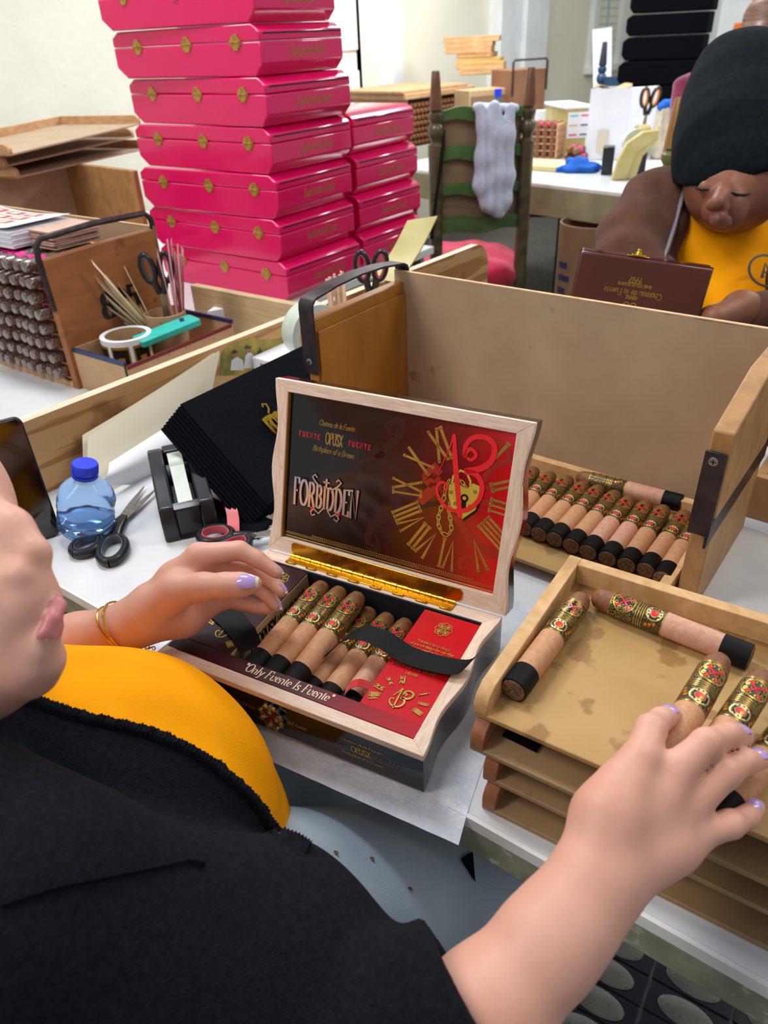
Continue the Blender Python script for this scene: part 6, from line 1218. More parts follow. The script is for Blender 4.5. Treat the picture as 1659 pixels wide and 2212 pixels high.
# paper tacked to the wall, blue turned post, cartons, far people
pw = [dep(1282, 62, 5.2), dep(1312, 66, 5.2)]; ps_ = MB().grid(lambda u, v: tuple((Vector(dep(1282, 190, 5.2))*(1-u)+Vector(dep(1320, 190, 5.2))*u)*(1-v)+(Vector(dep(1280, 64, 5.2))*(1-u)+Vector(dep(1322, 58, 5.2))*u)*v), 4, 4, .01).build('wall_paper_sheet', M['paper']); tag(ps_, 'white paper sheet standing beside the side window', 'paper')
bq = dep(1307, 90, 4.4); t = thing('blue_post_chair', 'blue painted chair with a turned corner post beside the dark tower', 'chair', (bq[0], bq[1], 0)); post('back_post', 0, 0, float(bq[2]), M['bluep'], t, mat('dark blue grey', '2b3138', rough=.4)); MB().box(0, .4, -.01, .01, bq[2]-.25, bq[2]-.18).build('back_slat', M['bluep'], t); post('back_post', .42, .0, float(bq[2]), M['bluep'], t); MB().box(-.02, .44, 0, .4, .42, .46).build('seat', M['bluep'], t); [MB().box(x, x+.03, .36, .39, 0, .42).build('front_leg', M['bluep'], t) for x in (-.01, .4)]
def plinth(nm, lb, cat, x0, x1, y0, y1, dpt, m, dd=.25):
    A = Vector(dep(x0, y1, dpt)); B = Vector(dep(x1, y1, dpt)); z1 = zof(A, y0, .2, 2.5); fm = frame((A.x, A.y, A.z), (B-A).to_2d().to_3d()); t = thing(nm, lb, cat, mtx=fm); MB().box(0, (B-A).to_2d().length, 0, dd, 0, z1-A.z).build('body', m, t, bevel=.004); return t
plinth('brown_carton', 'open brown carton on the shelf right of the dark tower', 'carton', 1514, 1580, 96, 122, 4.6, M['kraft']); plinth('red_board_box', 'brick red flat box below the brown carton', 'box', 1506, 1565, 122, 140, 4.5, M['redbx']); 
t = plinth('far_table', 'far table carrying the brown carton and the brick red box', 'table', 1490, 1700, 144, 150, 4.4, M['apron2'], .8); z_ = t.location.z
for x, y in ((.03, .03), (.55, .03), (.03, .75), (.55, .75)): MB().box(x, x+.04, y, y+.04, -z_, 0).build('leg', M['apron2'], t)
0 and plinth('white_bundle', 'white wrapped bundle under the brick red box', 'bundle', 1508, 1545, 146, 175, 4.2, M['paper'], .2)
plinth('cupboard', 'white panelled cupboard against the far wall at the top right', 'cupboard', 1545, 1640, -120, 96, 5.6, M['trim'], .3)
# chair of the bowed person: turned honey post and maroon cloth behind
hp_ = at(1470, 210, 1.12); t = thing('turned_post_chair', 'chair with a honey-coloured turned post behind the person in the brown hoodie', 'chair', (hp_[0], hp_[1], 0)); post('back_post', 0, 0, 1.12, mat('olive honey turned wood', '8a7a42', '6b7a50', rough=.35, scale=9), t, M['lpost']); post('back_post', .44, -.12, 1.12, M['gpost'], t, M['lpost']); s = MB().box(0, .45, -.01, .01, .80, .86); s.X = RZ(-.26); s = MB(); s.X = RZ(-.266); s.box(0, .456, -.01, .01, .78, .86); s.box(0, .456, -.01, .01, .6, .66); s.build('back_slat', M['gpost'], t); s = MB(); s.X = RZ(-.266); s.box(-.01, .46, -.40, .0, .42, .455); s.build('seat', M['rush'], t, bevel=.005)
for x, y in ((0, -.38), (.43, -.38)): s = MB(); s.X = RZ(-.266) @ TR(x, y, 0); s.lathe([(.018, 0), (.022, .42)], 10); s.build('front_leg', M['gpost'], t)
mcp = [dep(x, y, 2.5) for x, y in ((1482, 175), (1465, 250), (1448, 330), (1510, 190), (1500, 260), (1480, 330))]
s = SDF(np.min(mcp, 0)-.15, np.max(mcp, 0)+.15, .008); D25 = lambda x, y: dep(x, y, 2.5)
s.cone(D25(1480, 178), D25(1505, 180), .025, .035, .02); s.cone(D25(1470, 185), D25(1448, 330), .02, .028, .02); s.cone(D25(1495, 185), D25(1475, 330), .03, .035, .02); s.cone(D25(1510, 190), D25(1520, 300), .025, .035, .02)
P_, F_ = s.mesh(); P_ += (.004*np.sin(P_[:, 0]*110+P_[:, 1]*60))[:, None]*np.array([1, 1, 0]); t = thing('maroon_cloth', 'maroon cloth draped over a chair back in front of the dark tower', 'cloth', tuple(D25(1480, 330))); npmesh('cloth', P_, F_, M['mar'], t)
bx(-.01, .02, .0, .03, -float(D25(1480, 330)[2]), .1).build('chair_post', M['gpost'], t)
# ------------------------------------------------------------------ people
from mathutils.bvhtree import BVHTree
def dp(p): return np.append(dep(p[0], p[1], p[2]), p[3] if len(p) > 3 else 0)
def chn(s, pts, k=.01): s.chain([dp(p) for p in pts], k); return s
def bounds(lists, pad):
    P = np.array([dep(p[0], p[1], p[2]) for l in lists for p in l]); R_ = np.array([p[3] for l in lists for p in l])[:, None]
    return (P-R_).min(0)-pad, (P+R_).max(0)+pad
def nail(par, p, d_, n_, w, l, tip=True):
    c = Vector(dep(*p)); d_ = Vector(d_).normalized(); n_ = Vector(n_); n_ = (n_-d_*n_.dot(d_)).normalized(); b = d_.cross(n_)
    def fn(u, v):
        a = (v-.5)*1.9; taper = 1-.25*max(0, u-.6)/.4-.12*max(0, .25-u)/.25
        return c+d_*(l*(u-.5))+b*(w*.5*taper*math.sin(a)/math.sin(.95))+n_*(w*.42*(math.cos(a)-1)+.0006-.0022*(u-.45)**2*2*(l/.012))
    MB().grid(fn, 8, 8, -.0007).build('fingernail', M['nail'], par, wparent=True, smooth=60)
    if tip:
        f2 = lambda u, v: Vector(fn(1+.16*u, v))-n_*.0003
        MB().grid(f2, 2, 8, -.0006).build('nail_tip', M['nailtip'], par, wparent=True, smooth=60)
W1 = thing('person', 'seated person in a black knit over a yellow shirt reaching over the presentation box', 'person', (-.36, .08, 0))
# --- skin: head, neck, both arms and hands in one surface
armR = [(700, 2590, .42, .043), (1048, 2192, .40, .0320), (1188, 2032, .412, .0270), (1268, 1940, .422, .0240)]
fR = {'index': [(1385, 1640, .452, .0122), (1406, 1576, .470, .0092), (1428, 1555, .487, .0082), (1451, 1545, .500, .0070)],
      'middle': [(1452, 1672, .452, .0120), (1526, 1606, .457, .0090), (1575, 1587, .472, .0080), (1607, 1590, .486, .0068)],
      'ring': [(1490, 1738, .452, .0116), (1567, 1670, .455, .0088), (1612, 1645, .468, .0077), (1644, 1640, .480, .0066)],
      'pinky': [(1502, 1802, .448, .0106), (1578, 1780, .450, .0079), (1613, 1766, .458, .0069), (1633, 1744, .467, .0060)]}
armL = [(-260, 1440, .74, .034), (60, 1410, .72, .0285), (170, 1382, .71, .0245), (275, 1352, .70, .0215), (330, 1312, .70, .0235)]
fL = {'index': [(430, 1200, .69, .0118), (517, 1189, .69, .0092), (556, 1208, .69, .0080), (599, 1237, .69, .0064)],
      'middle': [(455, 1224, .705, .0112), (541, 1228, .71, .0088), (583, 1250, .71, .0077), (608, 1277, .705, .0063)],
      'ring': [(462, 1250, .715, .0108), (540, 1257, .722, .0086), (578, 1284, .72, .0076), (597, 1309, .715, .0061)],
      'pinky': [(462, 1285, .72, .0102), (520, 1302, .727, .0079), (553, 1311, .727, .0069), (580, 1317, .725, .0058)]}
head = [(-330, 1040, .52, .09), (-120, 1250, .45, .05), (60, 1440, .43, .02), (-200, 1500, .52, .06), (-150, 1750, .52, .07)]
lo, hi = bounds([armR, fR['middle'], fR['ring'], fR['index'], armL, fL['index'], fL['middle'], head, [(700, 2590, .42, .05)]], .012)
B = SDF(lo, hi, .0024)
chn(B, armR, .012)
for k in ((1272, 1895, .423, .0185), (1320, 1920, .428, .0165)): B.cone(dp((1235, 1975, .417, 0))[:3], dp(k)[:3], .022, k[3], .012)
for f in fR.values():
    B.cone(dp((1300, 1895, .424, 0))[:3], dp(f[0])[:3], .0165, f[0][3]-.0006, .006); chn(B, f, .003)
chn(B, [(1280, 1880, .426, .019), (1308, 1765, .436, .0178), (1342, 1694, .446, .0135)], .014); chn(B, [(1325, 1800, .440, .015), (1350, 1715, .472, .0115), (1400, 1655, .500, .0095)], .006)
chn(B, [(1330, 1890, .426, .0160), (1455, 1832, .442, .0138)], .014); chn(B, [(1370, 1765, .446, .015), (1425, 1725, .450, .015)], .012)
for a, b in (('index', 'middle'), ('middle', 'ring'), ('ring', 'pinky')): B.cone(dp(fR[a][0])[:3], dp(fR[b][0])[:3], .0085, .0085, .005)
for f in fR.values(): p = f[1]; B.ell(dp(p)[:3], (p[3]*1.06,)*3, .003)
chn(B, armL, .012)
for f in fL.values():
    B.cone(dp((335, 1315, .70, 0))[:3], dp(f[0])[:3], .0195, f[0][3]+.001, .010); chn(B, f, .003)
chn(B, [(320, 1325, .69, .020), (385, 1275, .675, .0165), (440, 1267, .666, .0122), (488, 1264, .660, .0108), (520, 1263, .659, .0104), (547, 1262, .660, .0082)], .006)
chn(B, [(320, 1340, .70, .022), (395, 1330, .71, .019), (452, 1300, .718, .014)], .012); chn(B, [(380, 1250, .70, .017), (430, 1238, .702, .013)], .012)
# head
chn(B, [(-330, 1040, .52, .088), (-260, 1130, .50, .085)], .03); chn(B, [(-150, 1220, .465, .052), (-75, 1380, .452, .040)], .03)
chn(B, [(-200, 1400, .48, .05), (-60, 1450, .445, .028), (58, 1440, .430, .0195)], .02); chn(B, [(-60, 1300, .44, .034), (50, 1325, .425, .0208)], .018)
chn(B, [(-90, 1180, .45, .040), (-20, 1240, .435, .024)], .02); chn(B, [(-60, 1085, .442, .014), (24, 1142, .428, .0105), (74, 1198, .42, .0102)], .010); chn(B, [(-60, 1190, .44, .028), (14, 1222, .431, .0150)], .014)
B.ell(dp((44, 1238, .4115, 0))[:3], (.0078, .0072, .0070), .004); chn(B, [(82, 1236, .419, .0052), (84, 1258, .420, .0048)], .004); B.ell(dp((70, 1262, .4085, 0))[:3], (.0045, .0035, .003), .003, cut=True)
chn(B, [(30, 1270, .425, .0185), (66, 1288, .420, .0150)], .010)
lipU = [(90, 1368, .4045, .0022), (114, 1338, .410, .0042), (127, 1308, .4175, .0050)]; lipD = [(90, 1372, .4045, .0022), (108, 1366, .4095, .0044), (119, 1350, .4165, .0050)]
chn(B, lipU, .003); chn(B, lipD, .003); chn(B, [(95, 1405, .415, .008), (100, 1425, .42, .010)], .012)
chn(B, [(-220, 1480, .52, .058), (-160, 1760, .53, .066)], .03)
# hidden shoulders joining head and arms into one body
chn(B, [(-160, 1760, .53, .066), (60, 1940, .45, .045), (700, 2590, .42, .043)], .02); chn(B, [(-200, 1600, .58, .06), (-260, 1440, .74, .034)], .03)
P_, F_ = B.mesh()
lc = np.array([np.append(dep(*p[:3]), p[3]) for p in lipU+lipD])
def lipmi(C_):
    out = np.zeros(len(C_), int)
    for l in (lipU, lipD):
        q = [dp(p) for p in l]
        for a, b in zip(q, q[1:]):
            ab = b[:3]-a[:3]; t = np.clip(((C_-a[:3])@ab)/(ab@ab), 0, 1); dd = np.linalg.norm(C_-a[:3]-t[:, None]*ab, axis=1); out |= (dd < (a[3]+(b[3]-a[3])*t)*1.12+.0008)
    return out
body = npmesh('body', P_, F_, [M['skin'], M['lips']], W1, mi=lipmi, relax=2)
MC['skin'].node_tree
tocam = -CF
for k, (f, dx) in enumerate((('index', 0), ('middle', 0), ('ring', 0), ('pinky', 0))):
    a, b = fR[f][2], fR[f][3]; A_ = Vector(dep(*a[:3])); B_ = Vector(dep(*b[:3])); n_ = Vector((-.15, -.25, 1)); m_ = .72; c = A_*(1-m_)+B_*m_; dd = (B_-A_).normalized(); nn = (n_-dd*n_.dot(dd)).normalized(); c = c+nn*(b[3]+.0004); v = np.array(c)-CP
    px_, py_, dz = 829.5+FPX*(v@CR)/(v@CF), 1106-FPX*(v@CU)/(v@CF), v@CF
    nail(W1, (px_, py_, dz), dd, nn, .0105 if f != 'pinky' else .0085, .0115 if f != 'pinky' else .009, tip=False)
def nailpx(p, q, c, n_, w, l): nail(W1, c, Vector(dep(*q))-Vector(dep(*p)), n_, w, l)
nailpx((488, 1264, .66), (547, 1262, .66), (530, 1254, .6478), Vector(-CF)+Vector(CU)*.45, .0135, .0165)
for f, c in (('index', (602, 1224, .690)), ('middle', (614, 1266, .705)), ('ring', (604, 1301, .715))): nailpx(fL[f][2][:3], fL[f][3][:3], c, Vector(CR)*1+Vector(CU)*.75, .0098, .0115)
# bracelets and ring
def hoop(name, label, c, ax, r0, r1, th, cat, par=None, tilt=0):
    c = Vector(dep(*c)); ax = Vector(ax).normalized(); u = ax.orthogonal().normalized(); w = ax.cross(u); t = thing(name, label, cat, tuple(c)) if par is None else par
    s = MB(); s.tube([c+u*r0*math.cos(a)+w*r1*math.sin(a) for a in [2*PI*k/40 for k in range(41)]], th, 8, caps=False); s.build('gold_band', M['gold'], t, wparent=True); return t
axw = Vector(dep(290, 1348, .70))-Vector(dep(200, 1378, .71))
hoop('bracelet', 'thin gold bangle on the raised wrist, nearer the hand', (272, 1357, .703), axw+Vector(CU)*.012, .0285, .0295, .0010, 'bracelet'); hoop('bracelet', 'second thin gold bangle on the raised wrist, nearer the yellow shirt', (264, 1361, .704), axw+Vector(CU)*.025, .0288, .0298, .0010, 'bracelet')
tch = thing('bracelet', 'small gold chain with a charm hanging under the raised wrist', 'bracelet', tuple(dep(312, 1415, .70)))
for k in range(9): s = MB(); c = Vector(dep(296+4.5*k, 1404+6*math.sin(k*.7), .697)); s.X = TR(c) @ RZ(k) @ Matrix.Rotation(k*1.3, 4, 'X'); s.lathe([(.0012, -.0004), (.0022, 0), (.0012, .0004)], 8, caps=False); s.build('chain_link', M['gold'], tch, wparent=True)
hoop('ring', 'thin gold ring on the ring finger of the raised hand', (500, 1245, .7215), Vector(dep(540, 1257, .722))-Vector(dep(462, 1250, .715)), .0098, .0098, .0007, 'ring')
# --- yellow shirt
sh_l = [[(230, 1790, .60, .140), (330, 1980, .72, .150)], [(90, 1602, .62, .078), (262, 1652, .62, .083), (400, 1830, .64, .084), (430, 1975, .70, .088)], [(-120, 1800, .62, .15), (100, 2100, .72, .15)], [(-200, 1640, .56, .075), (0, 1640, .52, .052)]]
lo, hi = bounds(sh_l, .02); S1 = SDF(lo, hi, .0045)
for l in sh_l: chn(S1, l, .022)
P_, F_ = S1.mesh(); nz = np.array([noise.noise(Vector(p)*9) for p in P_[::1]])*.004; ctr_ = P_.mean(0); P_ += (P_-ctr_)/np.linalg.norm(P_-ctr_, axis=1)[:, None]*nz[:, None]
# crease running over the chest
a_, b_ = np.array(dep(235, 1470, .52)), np.array(dep(600, 1700, .58)); ab = b_-a_; t_ = np.clip(((P_-a_)@ab)/(ab@ab), 0, 1); dd = np.linalg.norm(P_-a_-t_[:, None]*ab, axis=1); P_ += ((P_-ctr_)/np.linalg.norm(P_-ctr_, axis=1)[:, None])*(-.004*np.exp(-(dd/.02)**2))[:, None]
SHT = ([Vector(p) for p in P_], [tuple(int(i) for i in f) for f in F_]); npmesh('yellow_shirt', P_, F_, M['yel'], W1)
# --- black knit: offset of the same forms plus sleeve, opened along a slanting front edge
kn_l = [[(x, y, d_, r+.006) for x, y, d_, r in l] for l in sh_l]
sl = [[(-150, 1880, .40, .075), (60, 1960, .40, .060), (560, 2085, .47, .070), (900, 2262, .42, .045)], [(60, 1990, .40, .060), (700, 2590, .42, .060)], [(700, 2590, .42, .055), (1003, 2176, .402, .0420)], [(900, 2262, .42, .045), (1000, 2190, .402, .0415)], [(250, 2300, .5, .12), (500, 2250, .5, .09)]]
lo, hi = bounds(kn_l+sl, .02); K = SDF(lo, hi, .0045)
for l in kn_l: chn(K, l, .022)
Pa, Pb = np.array(dep(75, 1470, .50)), np.array(dep(612, 1885, .60)); inw = np.array([-.75, -.55, -.35]); nrm = np.cross(Pb-Pa, inw); nrm /= np.linalg.norm(nrm)
if nrm @ (np.array(dep(230, 1900, .5))-Pa) > 0: nrm = -nrm
X, Y, Z = K.coords(); pln = ((X-Pa[0])*nrm[0]+(Y-Pa[1])*nrm[1]+(Z-Pa[2])*nrm[2])
# opening bows upward in the middle
K.d = np.maximum(K.d, pln.astype(np.float32))
for l in sl: chn(K, l, .03)
# hem of the sleeve
ha, hb = dp((1003, 2176, .402, 0))[:3], dp((1185, 2040, .412, 0))[:3]; hv = (hb-ha)/np.linalg.norm(hb-ha); K.d = np.maximum(K.d, ((X-ha[0])*hv[0]+(Y-ha[1])*hv[1]+(Z-ha[2])*hv[2]-.004).astype(np.float32))
K.cone(dp((950, 2300, .40, 0))[:3], ha+hv*.03, .036, .0335, .002, cut=True)
P_, F_ = K.mesh(); nz = np.array([noise.noise(Vector(p)*14) for p in P_])*.005; P_[:, 2] += nz
# shoulder seam fold
a_, b_ = np.array(dep(-60, 1960, .36)), np.array(dep(590, 1840, .42)); ab = b_-a_; t_ = np.clip(((P_-a_)@ab)/(ab@ab), 0, 1); 
npmesh('black_knit', P_, F_, M['knit'], W1)
tree = BVHTree.FromPolygons([Vector(p) for p in P_], [tuple(int(i) for i in f) for f in F_])
def hit(x, y):
    h_ = tree.ray_cast(Vector(CP), Vector(ray(x, y)).normalized()); return h_
stree = BVHTree.FromPolygons(*SHT)
def ribband(name, pts, wpx, n, m, lift=.0035, edge=False):
    """knitted band laid over the garment; edge=True finds the garment's own front edge first"""
    P2 = []
    for (x0, y0), (x1, y1) in zip(pts, pts[1:]):
        for k in range(n): P2.append((x0+(x1-x0)*k/n, y0+(y1-y0)*k/n))
    rows = []; offs = []
    (xa, ya), (xb, yb) = pts[0], pts[-1]; l = math.hypot(xb-xa, yb-ya); nx, ny = -(yb-ya)/l, (xb-xa)/l
    for x, y in P2:
        o_ = 0
        if edge:
            o_ = None
            for w in range(-70, 70, 2):
                h_ = hit(x+nx*w, y+ny*w)
                if h_[0] is None: continue
                g_ = stree.ray_cast(Vector(CP), Vector(ray(x+nx*w, y+ny*w)).normalized())
                if g_[0] is None or g_[3] > h_[3]: o_ = w; break
        offs.append(o_)
    good = [o for o in offs if o is not None]
    if not good: return
    offs = [o if o is not None else good[0] for o in offs]; m_ = len(offs); offs = [sum(offs[max(0, i-9):i+10])/len(offs[max(0, i-9):i+10]) for i in range(m_)]
    for i, (x, y) in enumerate(P2):
        row = []
        for j in range(5):
            w = offs[i]+wpx*(j/4)-(6 if edge else 0); h_ = hit(x+nx*w, y+ny*w)
            if h_[0] is None: h_ = hit(x+nx*(offs[i]+5), y+ny*(offs[i]+5))
            if h_[0] is None: row = None; break
            q = Vector(dep(x+nx*w, y+ny*w, (Vector(h_[0])-Vector(CP)).dot(Vector(CF)))); row.append(q+h_[1]*(lift+(.0014 if i % 2 else 0) if 0 < j < 4 else -.002))
        if row: rows.append(row)
    if len(rows) < 3: return
    vs = [p for r in rows for p in r]; fs = [(5*i+j, 5*i+j+1, 5*i+6+j, 5*i+5+j) for i in range(len(rows)-1) for j in range(4) if (rows[i][j]-rows[i+1][j]).length < .03]
    MB().add(vs, fs).build(name, m, W1, wparent=True, smooth=80)
ribband('ribbed_edge', [(80, 1466), (200, 1512), (330, 1575), (450, 1660), (560, 1765), (645, 1870)], 30, 34, M['knit'], edge=True)
ribband('shoulder_seam', [(0, 1952), (120, 1912), (260, 1885), (400, 1858), (440, 1866)], 9, 20, M['knit'], lift=.002)
bt_ = hit(92, 1466); 
if bt_[0] is not None: s = MB(); s.X = frame(bt_[0]+bt_[1]*.004, bt_[1]) @ Matrix.Rotation(PI/2, 4, 'Y'); s.lathe([(.0002, .002), (.004, .0018), (.005, .0005), (.005, -.002)], 16, caps=False); s.build('snap_button', M['silver'], W1, wparent=True)
# --- jeans
jn = [[(420, 1990, .60, .088), (830, 1945, .70, .082), (1040, 1915, .78, .072)], [(1040, 1915, .78, .072), (1130, 2260, 1.02, .055), (1230, 2600, 1.25, .05)], [(400, 1770, .76, .085), (600, 1735, .86, .075), (690, 1735, .93, .066)], [(690, 1735, .93, .066), (780, 2000, 1.15, .05), (860, 2300, 1.4, .045)], [(250, 1990, .66, .12), (350, 1850, .70, .11)]]
lo, hi = bounds(jn, .02); J = SDF(lo, hi, .006)
for l in jn: chn(J, l, .02)
P_, F_ = J.mesh(); kp = np.array(dep(1040, 1915, .78)); dd = np.linalg.norm(P_-kp, axis=1); ph = P_[:, 0]*110+P_[:, 1]*50; P_[:, 2] += .003*np.sin(ph)*np.exp(-(dd/.12)**2)
npmesh('jeans', P_, F_, M['jean'], W1)
fpf = thing('stool', 'low wooden stool under the person in the black knit', 'stool', (-.33, .02, 0)); MB().box(-.20, .18, -.2, .17, .36, .39).build('seat', M['pan2'], fpf, bevel=.005)
for x in (-.18, .13): 
    for y in (-.18, .12): MB().box(x, x+.035, y, y+.035, 0, .36).build('leg', M['pan2'], fpf)
s = MB(); q = [dep(x, y, .69) for x, y in ((992, 1860), (1018, 1842), (1022, 1905))]; hp = []
jt = BVHTree.FromPolygons([Vector(p) for p in P_], [tuple(int(i) for i in f) for f in F_])
for x, y in ((992, 1858), (1018, 1842), (1023, 1907)): h_ = jt.ray_cast(Vector(CP), Vector(ray(x, y)).normalized()); hp.append(h_[0]+h_[1]*.002 if h_[0] is not None else Vector(dep(x, y, .69)))
s.add(hp+[p+Vector((0, 0, .0012)) for p in hp], [(2, 1, 0), (3, 4, 5), (0, 1, 4, 3), (1, 2, 5, 4), (2, 0, 3, 5)]); tag(s.build('black_scrap', M['felt'], smooth=0), 'small pointed scrap of black material lying on the jeans', 'scrap')
for x, y in ((725, 1843), (803, 1856), (885, 1920)):
    h_ = jt.ray_cast(Vector(CP), Vector(ray(x, y)).normalized())
    if h_[0] is not None: s = MB(); s.ell((0, 0, 0), (.0025, .0015, .0008), 8, 5); o = s.build('tobacco_crumb', M['foot'], loc=tuple(h_[0]+h_[1]*.001)); tag(o, 'tiny tobacco crumb on the light blue jeans, '+{725: 'nearest the yellow shirt', 803: 'the middle one of three', 885: 'the lowest of three'}[x], 'crumb', 'crumbs on the jeans')
# ------------------------------------------------------------------ person in the brown hoodie
W2 = thing('person', 'person with bowed head in a black beanie, brown hoodie and yellow shirt', 'person', tuple(dep(1580, 640, 1.36)*np.array([1, 1, 0])))
hd = [[(1602, 340, 1.25, .088), (1592, 392, 1.225, .080)], [(1586, 402, 1.200, .066), (1566, 448, 1.166, .034)], [(1570, 466, 1.160, .020)], [(1640, 400, 1.28, .045), (1610, 500, 1.37, .045), (1590, 640, 1.42, .08)], [(1710, 680, 1.20, .030), (1600, 668, 1.12, .024), (1545, 690, 1.09, .020)]]
lo, hi = bounds(hd, .02); H = SDF(lo, hi, .0035)
chn(H, hd[0], .02); chn(H, hd[1], .03); chn(H, [(1564, 455, 1.158, .024), (1572, 470, 1.160, .018)], .015)
chn(H, [(1570, 392, 1.150, .008), (1560, 420, 1.130, .009), (1549, 438, 1.118, .0115)], .016); H.ell(dp((1534, 444, 1.127, 0))[:3], (.0075,)*3, .005); H.ell(dp((1566, 449, 1.125, 0))[:3], (.0075,)*3, .005)
chn(H, [(1541, 469, 1.132, .0062), (1556, 471, 1.127, .0072), (1571, 474, 1.132, .0062)], .006); chn(H, [(1545, 478, 1.135, .009), (1568, 482, 1.135, .009)], .006)
for x, y in ((1524, 404), (1600, 408)): H.ell(dp((x, y, 1.158, 0))[:3], (.011, .011, .010), .016, cut=False)

chn(H, hd[3], .03); chn(H, hd[4], .02)
for i, (x, y) in enumerate(((1520, 668), (1518, 680), (1520, 692), (1524, 704))): chn(H, [(1570, 675+5*i, 1.10, .011), (x+14, y+4, 1.095, .008), (x+2, y+6, 1.10, .007)], .005)
P_, F_ = H.mesh(); lp_ = [dp(p) for p in ((1541, 469, 1.132, .0062), (1556, 471, 1.127, .0072), (1571, 474, 1.132, .0062))]
def lm2(C_):
    o = np.zeros(len(C_), int)
    for a, b in zip(lp_, lp_[1:]): ab = b[:3]-a[:3]; t = np.clip(((C_-a[:3])@ab)/(ab@ab), 0, 1); o |= np.linalg.norm(C_-a[:3]-t[:, None]*ab, axis=1) < .0082
    return o
npmesh('body', P_, F_, [M['skin2'], mat('brown lips', '7a4440', rough=.4)], W2, mi=lm2)
ht_ = BVHTree.FromPolygons([Vector(p) for p in P_], [tuple(int(i) for i in f) for f in F_])
def onhead(pts, r, name, m):
    s = MB(); q = []
    for x, y in pts:
        h_ = ht_.ray_cast(Vector(CP), Vector(ray(x, y)).normalized())
        if h_[0] is not None: q.append(h_[0]+h_[1]*.0005)
    if len(q) > 2: s.tube(q, [r*.4]+[r]*(len(q)-2)+[r*.4], 6); s.build(name, m, W2, wparent=True)
lash = mat('dark lashes', '1c100c', rough=.8)
onhead([(1500, 402), (1508, 407), (1520, 410), (1532, 409)], .0022, 'eyelashes', lash); onhead([(1580, 416), (1592, 421), (1606, 422), (1620, 418)], .0022, 'eyelashes', lash)
bn = [[(1598, 352, 1.245, .104), (1606, 190, 1.30, .092)], [(1566, 138, 1.30, .034)], [(1672, 130, 1.33, .034)]]
lo, hi = bounds(bn+[[(1592, 376, 1.205, .088), (1585, 400, 1.19, .10)]], .03); H = SDF(lo, hi, .0045); chn(H, bn[0], .01); chn(H, [(1600, 290, 1.265, .105), (1604, 235, 1.285, .099)], .03); chn(H, [(1592, 380, 1.212, .084), (1597, 330, 1.230, .098)], .02); H.cone(dp((1600, 190, 1.30, 0))[:3], dp((1566, 132, 1.29, 0))[:3], .06, .030, .03); H.cone(dp((1610, 190, 1.30, 0))[:3], dp((1680, 128, 1.34, 0))[:3], .06, .030, .03)
chn(H, [(1596, 385, 1.228, .094), (1600, 340, 1.245, .109), (1602, 300, 1.26, .111)], .004)
X, Y, Z = H.coords(); rr_ = ray(1570, 388); rr_ = rr_/np.linalg.norm(rr_); up_ = CU-(CU@rr_)*rr_; up_ = up_/np.linalg.norm(up_)-.10*rr_-.06*CR; up_ /= np.linalg.norm(up_); pc = np.array(dep(1570, 389, 1.17)); H.d = np.maximum(H.d, (-((X-pc[0])*up_[0]+(Y-pc[1])*up_[1]+(Z-pc[2])*up_[2])).astype(np.float32))
P_, F_ = H.mesh(); npmesh('beanie', P_, F_, M['hat'], W2)
ss_ = [[(1570, 560, 1.345, .095), (1540, 700, 1.36, .15)], [(1500, 480, 1.36, .070), (1640, 480, 1.37, .085)], [(1500, 430, 1.36, .05), (1480, 560, 1.33, .06)]]
lo, hi = bounds(ss_, .02); H = SDF(lo, hi, .007)
for l in ss_: chn(H, l, .03)
P_, F_ = H.mesh(); npmesh('yellow_shirt', P_, F_, M['yel'], W2)
hs = [[(1470, 412, 1.39, .050), (1415, 450, 1.36, .064), (1368, 520, 1.32, .062), (1360, 575, 1.28, .060), (1440, 640, 1.21, .045)], [(1466, 405, 1.33, .036), (1432, 500, 1.295, .034), (1398, 640, 1.26, .04)], [(1690, 400, 1.42, .08), (1740, 560, 1.30, .07), (1725, 690, 1.20, .055), (1630, 680, 1.13, .034)], [(1660, 560, 1.30, .03), (1668, 620, 1.26, .03)], [(1450, 540, 1.48, .11), (1640, 560, 1.55, .14)]]
lo, hi = bounds(hs, .02); H = SDF(lo, hi, .006)
for l in hs: chn(H, l, .018)
P_, F_ = H.mesh(); P_ += (.004*np.sin(P_[:, 0]*60+P_[:, 2]*80))[:, None]*np.array([.6, .6, .3]); npmesh('brown_hoodie', P_, F_, M['brown'], W2)
htr = BVHTree.FromPolygons([Vector(p) for p in P_], [tuple(int(i) for i in f) for f in F_])
s = MB(); q = []
for x, y in ((1480, 400), (1468, 445), (1455, 495), (1440, 540), (1424, 585)):
    h_ = htr.ray_cast(Vector(CP), Vector(ray(x, y)).normalized())
    if h_[0] is not None: q.append(h_[0]+h_[1]*.002)
if len(q) > 2: s.tube(q, .004, 6); s.build('zip_edge', mat('zip grey', '8c8590', rough=.4, metal=.3), W2, wparent=True)
# emblem ring on the shirt
h_ = Vector(dep(1655, 585, 1.205)); fm = frame(h_, (CR[0], CR[1], 0), (0, 0, 1)); s = MB(); s.X = Matrix.Translation(h_) @ frame((0, 0, 0), (CR[0], CR[1], CR[2]), tuple(-CF+np.array([0, 0, .3]))); pen(s, arc(0, 0, .028, .028, 0, 360, 30), .004, .004, 0, .001); text(s, 'A', 0, -.012, .026, .2, .1, anchor='c', z=0, hz=.001); s.build('shirt_emblem', M['blk'], W2, wparent=True, smooth=0)
